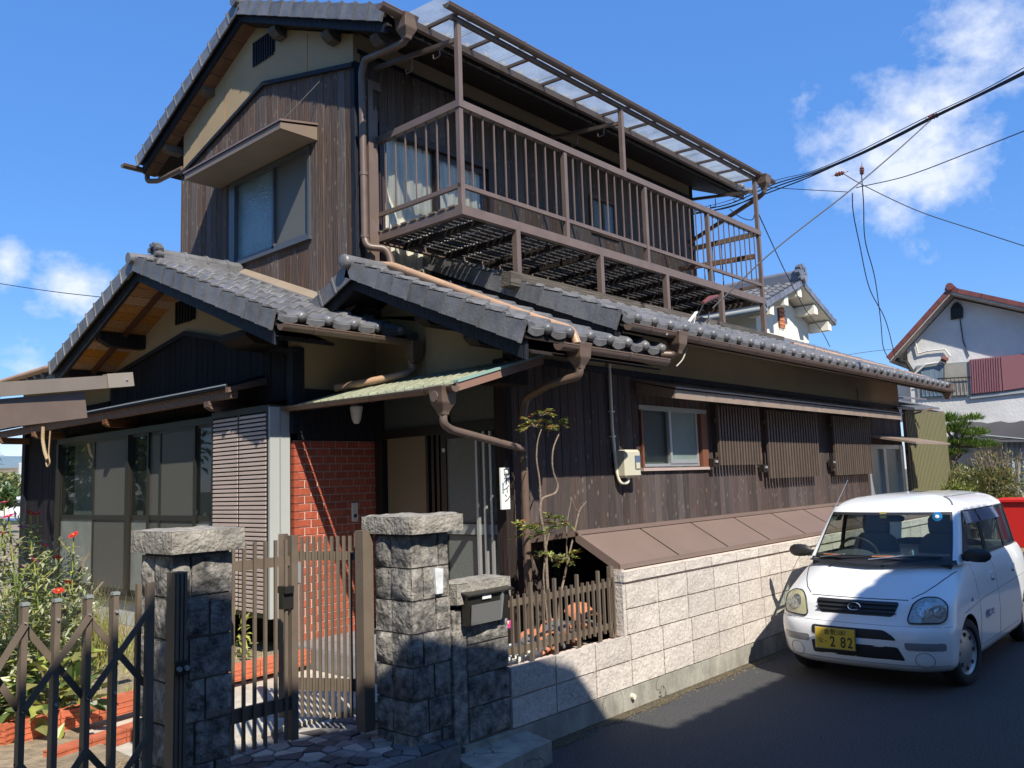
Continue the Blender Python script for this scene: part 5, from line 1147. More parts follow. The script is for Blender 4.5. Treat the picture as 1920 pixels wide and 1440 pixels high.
for i, (a, b, c) in enumerate(flowers):
    y = 5.9+random.uniform(0, .9)
    top = P(a, b, 1, y); t = thing('zinnia', names[i], 'flower', (top.x+random.uniform(-.1,.1), y, .33), group='zinnias in the flower bed')
    base = Vector(t.location); mid = base.lerp(top, .5)+Vector((random.uniform(-.06,.06), random.uniform(-.06,.06), 0))
    q = bendpath([base, mid, top], .3, 4); MB().tube(q, .005, 6).build('stem', M['leaf_y'], t)
    petal_flower(t, top, random.uniform(.034, .047), M[c], rv(.5))
    m = MB(); LMz = [M['leaf_pale'], M['leaf_y'], M['leaf_y']]
    for k in range(30):
        f = .12+.84*k/30; p = base.lerp(mid, f*2) if f < .5 else mid.lerp(top, f*2-1)
        az = k*2.4; d = Vector((math.cos(az), math.sin(az), random.uniform(-.2,.3)))
        for s in (1, -1): leaf_q(m, p, Vector((d.x*s, d.y*s, d.z)), random.uniform(.07,.11)*(1.15-f*.5), .035*(1.2-f*.5), mi=random.choice((0,0,1)))
        if k % 3 == 0:
            br = p+Vector((d.x, d.y, .9))*random.uniform(.08,.2); m.beam(p, br, .004, .004, m=2)
            for kk in range(6): leaf_q(m, p.lerp(br, .3+.12*kk), rv()+Vector((0,0,.2)), .06, .022, mi=0)
    m.build('leaves', LMz, t, fix=False)
# bushy growth of the flower bed
def bush(name, label, cat, c, r, n, mats, ll, lw, kind=None, group=None, stems=0, zb=0):
    t = thing(name, label, cat, (c[0], c[1], zb), group=group); m = MB()
    for _ in range(n):
        d = rv().normalized(); rad = random.random()**.4
        nn = 1+.35*noise.noise(d*2.5+Vector(c)); p = Vector(c)+Vector((d.x*r[0], d.y*r[1], d.z*r[2]))*rad*nn
        leaf_q(m, p, (d+rv(.9)), ll*random.uniform(.6,1.3), lw, rv(.6)+Vector((0,0,1)), mi=random.randrange(len(mats)))
    m.build('foliage', mats, t, fix=False)
    for k in range(stems):
        a = Vector((c[0]+random.uniform(-.15,.15)*r[0], c[1]+random.uniform(-.2,.2)*r[1], zb)); b = Vector(c)+Vector((random.uniform(-1,1)*r[0], random.uniform(-1,1)*r[1], random.uniform(.2,1.05)*r[2])); mid = a.lerp(b, .5)+Vector((0,0,.15*r[2]))
        MB().tube(bendpath([a, mid, b], .2, 3), [.016*(1 if stems < 12 else .6)]*5+[.006]*2 if False else .009, 5).build('stem', M['bark'], t)
    return t
random.seed(9)
bush('flower_bed_growth', 'bushy leaves of the flower bed behind the folding gate', 'bush', (1.15, 6.5, .85), (.8, .6, .66), 5200, [M['leaf_pale'], M['leaf_dry'], M['leaf_pale'], M['leaf_y']], .06, .022, stems=14, zb=.33)
bush('flower_bed_growth', 'pale leafy clump at the far left behind the folding gate', 'bush', (.75, 7.6, 1.0), (.7, .7, .8), 4200, [M['leaf_pale'], M['leaf_dry']], .07, .027, stems=10, zb=.33)
c_ = P(60, 1130, 1, 7.1)
bush('flower_bed_growth', 'dense pale grey-green leaves among the zinnia stems at the left edge', 'bush', (c_.x, 7.1, .9), (.5, .3, .5), 2200, [M['leaf_pale'], M['leaf_pale'], M['leaf_dry']], .05, .018, stems=12, zb=.33)
bush('creeping_plant', 'broad-leaved plant spilling over the orange edging behind the gate', 'plant', (2.12, 5.86, .55), (.26, .16, .26), 70, [M['leaf_y'], M['leaf_g'], M['leaf_dry']], .15, .09, zb=.33)
bush('creeping_plant', 'low dark-leaved plant behind the left part of the gate', 'plant', (1.75, 6.05, .60), (.35, .25, .3), 240, [M['leaf_g'], M['leaf_dry']], .10, .05, zb=.33)
bush('grass_tuft', 'dry yellow grass tuft below the bay window', 'grass', (2.95, 8.2, .62), (.4, .3, .4), 10, [M['grass']], .1, .01, zb=.33)
m = MB()
for _ in range(900):
    x = random.gauss(2.85, .28); y = random.gauss(8.0, .25); h = random.uniform(.25,.75); d = Vector((random.uniform(-.35,.35), random.uniform(-.35,.35), 1))*h; p = Vector((x, y, .33)); s = Vector((.004,-.004,0))
    m.add([p-s, p+s, p+d], [(0,1,2)])
g_ = m.build('tall_grass', M['grass'], fix=False); tag(g_, 'feathery yellow-green grass growing before the bay window', 'grass', kind='stuff')
m = MB()
for _ in range(5000):
    x = random.uniform(1.5, 4.1); y = random.uniform(6.2, 11)
    if noise.noise(Vector((x*1.3, y*1.3, 3))) < .0: continue
    h = random.uniform(.03,.12); d = Vector((random.uniform(-.6,.6), random.uniform(-.6,.6), 1))*h; p = Vector((x, y, .325)); s = Vector((.003,-.003,0))
    m.add([p-s, p+s, p+d], [(0,1,2)])
g_ = m.build('weeds', [M['leaf_y']], fix=False); tag(g_, 'sparse low weeds on the dry soil before the bay', 'weeds', kind='stuff')
bush('small_shrub', 'small bright green seedling against the louvred shutter box', 'plant', (3.95, 6.9, .52), (.12, .12, .2), 90, [M['leaf_y']], .09, .03, zb=.33)
bush('pot_plant', 'green leaves with one red bloom between letterbox and fence', 'plant', (4.32, 4.25, .68), (.12, .12, .28), 160, [M['leaf_g'], M['leaf_y']], .10, .035, zb=.2)
fl = bpy.data.objects['pot_plant']; c0 = P(952, 1170, 1, 4.08); petal_flower(fl, c0, .045, M['petal_pink'], Vector((-.5,-.8,0)))
# things behind the picket fence
random.seed(21)
tl = thing('stacked_tiles', 'heap of orange and grey spare tiles behind the picket fence', 'tiles', (5.2, 4.3, .35))
for i in range(9):
    x = 4.95+i*.075; y = 4.16+random.uniform(-.04,.12); z = .42+.03*(i % 3)+i*.014; mt = M['terracotta'] if i % 3 != 1 else M['tile']
    m = MB(); n = 8
    vs = []
    for yy in (0, .24): vs += [(.13*math.cos(PI*k/(n-1)), yy, .07*math.sin(PI*k/(n-1))) for k in range(n)]
    vs += [(a*.86, b, c-.012) for a, b, c in vs[:]]
    m.add(vs, [(k, k+1, n+k+1, n+k) for k in range(n-1)]+[(2*n+k, 3*n+k, 3*n+k+1, 2*n+k+1) for k in range(n-1)]+[(k, 2*n+k, 2*n+k+1, k+1) for k in range(n-1)])
    o = m.build('spare_tile', mt, tl, smooth=True, fix=False); o.matrix_basis = Matrix.Translation((x, y, z+.06))@Matrix.Rotation(random.uniform(-.5,.5), 4, 'Z')@Matrix.Rotation(random.uniform(-.3,.3), 4, 'X')
box('tile_bed', (4.9, 4.1, .2), (5.7, 4.5, .46), M['concrete'], tl)
bk_ = thing('white_bucket', 'white plastic bucket behind the low wall under the nandina', 'bucket', (4.72, 4.22, .25))
MB().tube([(4.72, 4.22, .25), (4.72, 4.22, .58)], [.12, .15], 20, cap=False).build('pail', M['white_paint'], bk_, smooth=True)
MB().tube([(4.72, 4.22, .575), (4.72, 4.22, .59)], .158, 20, cap=False).build('rim', M['white_paint'], bk_, smooth=True)
b2_ = thing('plant_crate', 'small white crate behind the low wall beside the letterbox', 'crate', (4.46, 4.2, .25))
MB().box((4.38, 4.12, .25), (4.56, 4.28, .56)).build('crate_body', M['white_paint'], b2_); MB().box((4.37, 4.11, .55), (4.57, 4.29, .57)).build('crate_rim', M['white_paint'], b2_)
# fallen aerial bracket and cut wires at the balcony foot
ab = thing('broken_bracket', 'white split bracket with loose wires dangling over the lower roof edge', 'bracket', tuple(P(1280, 610, 1, 4.9)))
MB().beam(P(1306, 585, 1, 4.9), P(1258, 648, 1, 4.3), .035, .012).build('white_bar', M['white_paint'], ab); MB().beam(P(1300, 596, 1, 4.85), P(1262, 628, 1, 4.4), .02, .01).build('white_bar', M['white_paint'], ab)
MB().tube([P(1318, 568, 1, 4.95), P(1330, 560, 1, 5.0), P(1345, 555, 1, 5.05)], [.02, .035, .02], 8).build('insulator', M['insul'], ab, smooth=True)
MB().tube(bendpath([P(1306, 585, 1, 4.9), P(1293, 640, 1, 4.2), P(1280, 675, 1, 4.1), P(1268, 687, 1, 4.1)], .2), .006, 6).build('loose_wire', mat('grey_wire', (.45,.42,.36), .6), ab)
MB().tube(bendpath([P(1250, 627, 1, 4.0), P(1275, 618, 1, 4.5), P(1298, 603, 1, 4.9)], .2), .008, 6).build('loose_wire', bpy.data.materials['grey_wire'], ab)
MB().tube(bendpath([P(1318, 572, 1, 4.9), P(1305, 600, 1, 4.8), P(1325, 615, 1, 4.8), P(1330, 585, 1, 4.9)], .1), .008, 6).build('loose_wire', M['cable'], ab)
# ------------------------------------------------------------------ car
from mathutils.bvhtree import BVHTree
car = thing('parked_car', 'white five-door kei car with a yellow number plate parked by the block wall', 'car', (7.77, 2.73, -.005), math.radians(180.3)); car['local'] = 1
def cr(p, t):
    "Catmull-Rom through list p at parameter t"
    n = len(p)-1; i = min(int(t), n-1); f = t-i
    a, b, c, d = p[max(i-1,0)], p[i], p[i+1], p[min(i+2,n)]
    if i == 0: a = b*2-c
    if i+2 > n: d = c*2-b
    return (b*2+(c-a)*f+(a*2-b*5+c*4-d)*f*f+(b*3-a-c*3+d)*f*f*f)*.5
def lin(p, t):
    n = len(p)-1; i = min(int(t), n-1); return p[i].lerp(p[i+1], t-i)
def surf(rows, r, c):
    return cr([cr(row, c) for row in rows], r)
# lower body: rows by height; each row half plan from front centre to rear centre
lb = []
for w, uf, V, ur in ((.17,.50,.655,-2.62),(.22,.575,.695,-2.70),(.30,.60,.712,-2.74),(.42,.612,.722,-2.75),(.50,.600,.728,-2.75),(.555,.565,.729,-2.74),(.62,.535,.728,-2.72),(.69,.500,.724,-2.71),(.735,.445,.719,-2.71),(.79,.335,.712,-2.71),(.85,.215,.704,-2.70),(.90,.115,.692,-2.69),(.95,.01,.676,-2.67),(.985,-.06,.66,-2.65)):
    k = min(1, max(0, (w-.70)/.28))
    cs = .16+.06*k
    lb.append([Vector((u, v, w+dw)) for u, v, dw in ((uf,0,0),(uf-.008,.2,0),(uf-.035,.40,0),(uf-.085-.03*k,.56*V/.72,0),(uf-.19-.05*k,.672*V/.72,0),(uf-.36-.02*k,V*.985,0),(-.75,V,0),(-1.3,V,0),(-1.9,V,0),(ur+.33,V*.985,0),(ur+.12,V*.93,0),(ur+.015,V*.72,0),(ur,V*.3,0),(ur,0,0))])
def tess(rows, n, ncol, nrow, region, mats, smooth=True):
    "tessellate both mirrored halves; returns dict name -> MB"
    R, Cc = len(rows)-1, len(rows[0])-1; out = {}
    grid = [[surf(rows, i/nrow, j/ncol) for j in range(Cc*ncol+1)] for i in range(R*nrow+1)]
    for i in range(R*nrow):
        for j in range(Cc*ncol):
            q = [grid[i][j], grid[i][j+1], grid[i+1][j+1], grid[i+1][j]]
            for sg in (1, -1):
                nm = region((i+.5)/nrow, (j+.5)/ncol, sg)
                if nm is None: continue
                vs = [Vector((p.x, p.y*sg, p.z)) for p in q]
                if sg < 0: vs = vs[::-1]
                out.setdefault((nm, sg) if 'side_w' in nm or 'quarter' in nm else (nm, 0), MB()).add(vs, [(0,1,2,3)])
    return out
def weld(mb, name, mt, par, sol=0, ang=35):
    me = bpy.data.meshes.new(name); me.from_pydata(mb.v, [], mb.f); me.materials.append(mt)
    bm = bmesh.new(); bm.from_mesh(me); bmesh.ops.remove_doubles(bm, verts=bm.verts, dist=.0004); bmesh.ops.recalc_face_normals(bm, faces=bm.faces); bm.to_mesh(me); bm.free()
    me.polygons.foreach_set('use_smooth', [True]*len(me.polygons)); me.set_sharp_from_angle(angle=math.radians(ang)); me.update()
    return link(name, me, par, world=False)
bd = tess(lb, None, 3, 3, lambda r, c, s: 'body', None)[('body', 0)]
# close top and bottom
top = [surf(lb, len(lb)-1, j/3) for j in range(13*3+1)]; bot = [surf(lb, 0, j/3) for j in range(13*3+1)]
for ring, fl in ((top, 1), (bot, 0)):
    for j in range(len(ring)-1):
        a, b = ring[j], ring[j+1]; bd.add([a, b, Vector((b.x, -b.y, b.z)), Vector((a.x, -a.y, a.z))], [(0,1,2,3)])
body = weld(bd, 'body', M['car'], car)
bvh = BVHTree.FromPolygons([v.co.copy() for v in body.data.vertices], [tuple(p.vertices) for p in body.data.polygons])
# wheel arches
cutters = []
for u in (-.05, -2.31):
    for s in (1, -1):
        m = MB().tube([(u, s*.50, .275), (u, s*.95, .275)], .305, 40); c = m.build('cut', M['car_dark'], car, world=False); cutters.append(c)
m = MB().box((-.9, -.6, .1), (.35, .6, .26)); 
for c in cutters:
    md = body.modifiers.new('b', 'BOOLEAN'); md.object = c; md.operation = 'DIFFERENCE'; md.solver = 'EXACT'
bpy.context.view_layer.update()
nm_ = bpy.data.meshes.new_from_object(body.evaluated_get(bpy.context.evaluated_depsgraph_get())); body.modifiers.clear(); body.data = nm_
nm_.materials.clear(); nm_.materials.append(M['car']); nm_.materials.append(M['car_dark'])
for p in nm_.polygons:
    p.use_smooth = True; p.material_index = 0
    if abs(p.center.y) < .70 and min(math.hypot(p.center.x-u, p.center.z-.275) for u in (-.05, -2.31)) < .3055: p.material_index = 1
    if p.center.z < .172: p.material_index = 1
nm_.set_sharp_from_angle(angle=math.radians(35))
for c in cutters: bpy.data.objects.remove(c)
def cast(axis, a, b, sgn=1):
    if axis == 'f': o, d = Vector((1.5, a, b)), Vector((-1,0,0))
    elif axis == 's': o, d = Vector((a, 2*sgn, b)), Vector((0,-sgn,0))
    else: o, d = Vector((a, b, 2.5)), Vector((0,0,-1))
    h = bvh.ray_cast(o, d)
    return (h[0], h[1] if h[1].dot(d) < 0 else -h[1]) if h[0] else (None, None)
def patch(name, outline, off, mt, axis='f', sgn=1, par=None, rings=5, rim=None, rimw=.008, dome=0, sub=3):
    pts = []
    n0 = len(outline)
    for i in range(n0):
        for k in range(sub): pts.append((outline[i][0]+(outline[(i+1) % n0][0]-outline[i][0])*k/sub, outline[i][1]+(outline[(i+1) % n0][1]-outline[i][1])*k/sub))
    n = len(pts); cx = sum(p[0] for p in pts)/n; cy = sum(p[1] for p in pts)/n
    m = MB(); vs = []
    for r in range(rings+1):
        k = r/rings
        for p in pts:
            h, nn = cast(axis, cx+(p[0]-cx)*k, cy+(p[1]-cy)*k, sgn)
            if h is None: h, nn = Vector((0,0,0)), Vector((1,0,0))
            vs.append(h+nn*(off+dome*(1-k*k)))
    m.add(vs, [(r*n+i, r*n+(i+1) % n, (r+1)*n+(i+1) % n, (r+1)*n+i) for r in range(rings) for i in range(n)])
    # skirt
    b = [v for v in vs[-n:]]; back = []
    for p in pts:
        h, nn = cast(axis, p[0], p[1], sgn); back.append((h or Vector((0,0,0)))-(nn or Vector((0,0,0)))*.006)
    m.add(b+back, [(i, (i+1) % n, n+(i+1) % n, n+i) for i in range(n)])
    o = weld(m, name, mt, par or car, ang=50)
    if rim: line(name+'_rim' if False else 'seal', pts+[pts[0]], rimw, rim, axis, sgn, par or o, off)
    return o
def line(name, pts, r, mt, axis='f', sgn=1, par=None, off=0, sub=1):
    q = []
    for i in range(len(pts)-1):
        for k in range(sub):
            a = pts[i][0]+(pts[i+1][0]-pts[i][0])*k/sub; b = pts[i][1]+(pts[i+1][1]-pts[i][1])*k/sub
            h, nn = cast(axis, a, b, sgn)
            if h: q.append(h+nn*(off))
    h, nn = cast(axis, *pts[-1], sgn)
    if h: q.append(h+nn*off)
    if len(q) < 2: return None
    return MB().tube(q, r, 6).build(name, mt, par or car, world=False)
def rounded(pts, r, n=4):
    o = []
    N_ = len(pts)
    for i in range(N_):
        a, b, c = Vector(pts[i-1]), Vector(pts[i]), Vector(pts[(i+1) % N_])
        ra = min(r, (a-b).length*.45, (c-b).length*.45); p0 = b+(a-b).normalized()*ra; p1 = b+(c-b).normalized()*ra
        for k in range(n+1):
            t = k/n; q = p0*(1-t)**2+b*2*t*(1-t)+p1*t*t; o.append((q.x, q.y))
    return o
M['chrome'] = mat('chrome', (.75,.75,.76), .12, metal=1)
M['lens'] = mat('headlight_lens', (.30,.31,.29), .08, var=.4, vscale=22, coat=1, spec=.8, metal=.3)
M['lens_y'] = mat('yellowed_headlight_lens', (.42,.40,.24), .18, var=.1, vscale=10, coat=1, spec=.8)
M['signal'] = mat('grey_signal_lens', (.22,.22,.23), .2, coat=.6)
# headlights
M['refl'] = mat('headlight_reflector', (.42,.43,.42), .12, metal=.7, var=.5, vscale=60)
hl = [(.40,.555),(.66,.565),(.665,.70),(.60,.745),(.50,.745),(.44,.70)]
for s in (1, -1):
    pts = rounded([(s*a, b) for a, b in hl], .05)
    o = patch('headlight', pts, .010, M['lens'] if s > 0 else M['lens_y'], par=car, rings=6, rim=M['car_dark'], rimw=.006, dome=.008)
    if s < 0: o['label'] = 'yellowed headlight'
    for cv, cw, rr in ((.53, .655, .055), (.61, .64, .032)):
        cc = [(s*cv+rr*math.cos(2*PI*k/18), cw+rr*math.sin(2*PI*k/18)) for k in range(18)]
        patch('reflector', cc, .021 if s > 0 else .0205, M['refl'], par=o, rings=3, sub=1, dome=.004)
# grille, badge
gr = patch('grille', rounded([(-.345,.71),(.345,.71),(.30,.60),(-.30,.60)], .03), .004, M['car_dark'], rings=5)
for z in (.685, .655, .625): line('grille_bar', [(-.32,z),(-.1,z),(.1,z),(.32,z)], .008, M['car_dark'], 'f', 1, gr, .012, 3)
bdg = [(.05*math.cos(2*PI*k/24), .655+.027*math.sin(2*PI*k/24)) for k in range(25)]
bg_ = line('badge', bdg, .004, M['chrome'], 'f', 1, car, .024)
for dy, dz, s in ((-.025,.008,.007),(.008,.010,.004),(.022,.003,.004),(.0,-.006,.004),(.015,-.010,.004),(.028,-.006,.003)):
    h, nn = cast('f', dy, .655+dz); MB().box(h+Vector((.02,-s,-s)), h+Vector((.026,s,s))).build('star', M['chrome'], bg_, world=False)
# bumper openings
patch('air_intake', rounded([(-.36,.50),(.24,.50),(.31,.455),(.33,.425),(-.36,.425)], .025), .003, M['black'])
patch('air_intake', rounded([(-.37,.375),(.335,.375),(.385,.27),(-.36,.27)], .02), .003, M['black'])
for s in (1, -1):
    patch('turn_signal', rounded([(s*.385,.415),(s*.66,.415),(s*.66,.355),(s*.395,.355)], .02), .004, M['signal'], rings=4)
    c = [(s*.52+.065*math.cos(2*PI*k/24), .28+.06*math.sin(2*PI*k/24)) for k in range(25)]
    line('fog_cover', c, .0035, mat('panel_gap', (.25,.25,.26), .6) if 'panel_gap' not in bpy.data.materials else bpy.data.materials['panel_gap'], 'f', 1, car, .0)
GAP = bpy.data.materials['panel_gap']; GAPD = mat('dark_panel_gap', (.03,.03,.03), .8)
line('bumper_crease', [(-.70,.535),(-.5,.535),(0,.535),(.5,.535),(.70,.535)], .002, GAP, 'f', 1, car, 0, 5)
line('lip_crease', [(-.66,.232),(-.4,.232),(0,.232),(.4,.232),(.66,.232)], .004, GAP, 'f', 1, car, 0, 5)
# hood gaps
line('hood_gap', [(-.40,.727),(0,.727),(.40,.727)], .0045, GAPD, 'f', 1, car, 0, 6)
for s in (1, -1): line('hood_gap', [(.40,s*.42),(.30,s*.49),(.16,s*.55),(.0,s*.60),(-.13,s*.635)], .004, GAPD, 't', 1, car, 0, 4)
for s in (-.38, .08):
    h, nn = cast('t', .02, s); MB().prism([h+Vector((-.012,-.01,0)), h+Vector((.012,-.01,0)), h+Vector((.012,.01,0)), h+Vector((-.012,.01,0))], (0,0,.012)).build('washer_jet', M['car_dark'], car, world=False)
# number plate
pl = MB().box((0,-.165,-.0825), (.008,.165,.0825)).mesh('number_plate', mat('yellow_plate', (.62,.42,.03), .4), bevel=.003)
ref, _ = cast('f', -.14, .42)
po = link('number_plate', pl, car, Matrix.Translation((.632, -.145, .405))@Matrix.Rotation(math.radians(-4), 4, 'Y'), world=False)
MB().box((-.003,-.17,-.0875), (.0,.17,.0875)).build('plate_frame', M['chrome'], po, world=False); MB().box((-.02,-.03,.0), (.0,.03,.03)).build('plate_mount', M['car_dark'], po, world=False)
TX = Matrix(((0,0,1,0),(1,0,0,0),(0,1,0,0),(0,0,0,1)))
pk = mat('plate_black', (.015,.02,.015), .5)
text('282', .125, pk, 'digits', po, Matrix.Translation((.009, .045, -.028))@TX@Matrix.Diagonal((.92,1,1,1)), bold=.003) if False else None
for ch, y in (('2', -.02), ('8', .068), ('2', .125)): text(ch, .118, pk, 'digit', po, Matrix.Translation((.009, y, -.03))@TX@Matrix.Diagonal((.78,1,1,1)), bold=.002)
text('倉敷580', .052, pk, 'region_name', po, Matrix.Translation((.009, .0, .048))@TX)
text('な', .05, pk, 'kana', po, Matrix.Translation((.009, -.118, -.025))@TX); text('・', .05, pk, 'dot', po, Matrix.Translation((.009, -.075, -.03))@TX)
for y in (-.10, .10): MB().tube([(.008, y, .057), (.011, y, .057)], .007, 8).build('plate_bolt', M['rim'], po, world=False)
# greenhouse
def gh_row(w, uf, A, A2, B, B2, C_, C2, D, RC, ur):
    pass
rows = []
spec = [(.965, .02, (-.17,.605),(-.27,.668),(-1.00,.672),(-1.06,.672),(-1.80,.665),(-1.86,.664),(-2.40,.64),(-2.58,.56),-2.66),
        (1.00, -.02, (-.19,.598),(-.29,.655),(-1.01,.662),(-1.07,.662),(-1.80,.655),(-1.86,.654),(-2.38,.63),(-2.57,.55),-2.65),
        (1.19, -.24, (-.37,.572),(-.47,.625),(-1.02,.635),(-1.08,.635),(-1.80,.628),(-1.86,.628),(-2.34,.60),(-2.54,.52),-2.62),
        (1.395, -.455, (-.56,.535),(-.66,.583),(-1.03,.592),(-1.09,.592),(-1.80,.588),(-1.86,.588),(-2.28,.565),(-2.48,.49),-2.57),
        (1.45, -.56, (-.64,.505),(-.73,.548),(-1.04,.558),(-1.10,.558),(-1.80,.552),(-1.86,.552),(-2.26,.53),(-2.44,.46),-2.54),
        (1.505, -.74, (-.80,.42),(-.86,.45),(-1.06,.462),(-1.12,.462),(-1.80,.458),(-1.86,.458),(-2.20,.44),(-2.34,.38),-2.45),
        (1.545, -1.0, (-1.02,.25),(-1.05,.27),(-1.15,.28),(-1.2,.28),(-1.75,.28),(-1.8,.28),(-2.0,.26),(-2.1,.22),-2.18),
        (1.555, -1.3, (-1.31,.05),(-1.32,.06),(-1.35,.06),(-1.4,.06),(-1.6,.06),(-1.62,.06),(-1.7,.05),(-1.72,.05),-1.75)]
for w, uf, A, *rest, ur in spec:
    B0 = rest[-1]
    pts = [(uf, 0), (uf+(A[0]-uf)*.12, A[1]*.38), (uf+(A[0]-uf)*.48, A[1]*.76), A]+rest+[(ur+(B0[0]-ur)*.25, B0[1]*.6), (ur, 0)]
    rows.append([Vector((u, v, w+.0*abs(v))) for u, v in pts])
# columns: 0..3 windscreen, 3-4 A pillar, 4-5 front window, 5-6 B, 6-7 rear window, 7-8 C, 8-9 quarter, 9-10 D, 10-12 rear glass
def reg(r, c, s):
    if r < 1: return 'scuttle' if c < 3.4 else 'cabin'
    if 1 <= r < 3:
        if c < 3: return 'windscreen'
        if c < 4: return 'cabin'
        if c < 5: return 'side_window'
        if c < 6: return 'door_pillar'
        if c < 7: return 'rear_side_window'
        if c < 8: return 'door_pillar'
        if c < 9: return 'quarter_window'
        if c < 10: return 'cabin'
        return 'rear_window'
    return 'roof' if r > 3.6 else 'cabin'
gparts = tess(rows, None, 5, 5, reg, None)
mm_ = {'scuttle': M['car_dark'], 'cabin': M['car'], 'roof': M['car'], 'windscreen': M['glass_car'], 'side_window': M['glass_car'], 'door_pillar': M['car_dark'], 'rear_side_window': M['glass_tint'], 'quarter_window': M['glass_tint'], 'rear_window': M['glass_car']}
for (k, sg), mb_ in gparts.items(): weld(mb_, k, mm_[k], car)
def gl(r, c, s=1, off=0):
    p = surf(rows, r, c); return Vector((p.x, p.y*s, p.z))
def gline(name, path, r, mt, s=1, flat=True):
    q = [gl(a, b, s) for a, b in path]; return MB().tube(q, r, 6).build(name, mt, car, world=False)
def seg(a, b, n=8): return [(a[0]+(b[0]-a[0])*i/n, a[1]+(b[1]-a[1])*i/n) for i in range(n+1)]
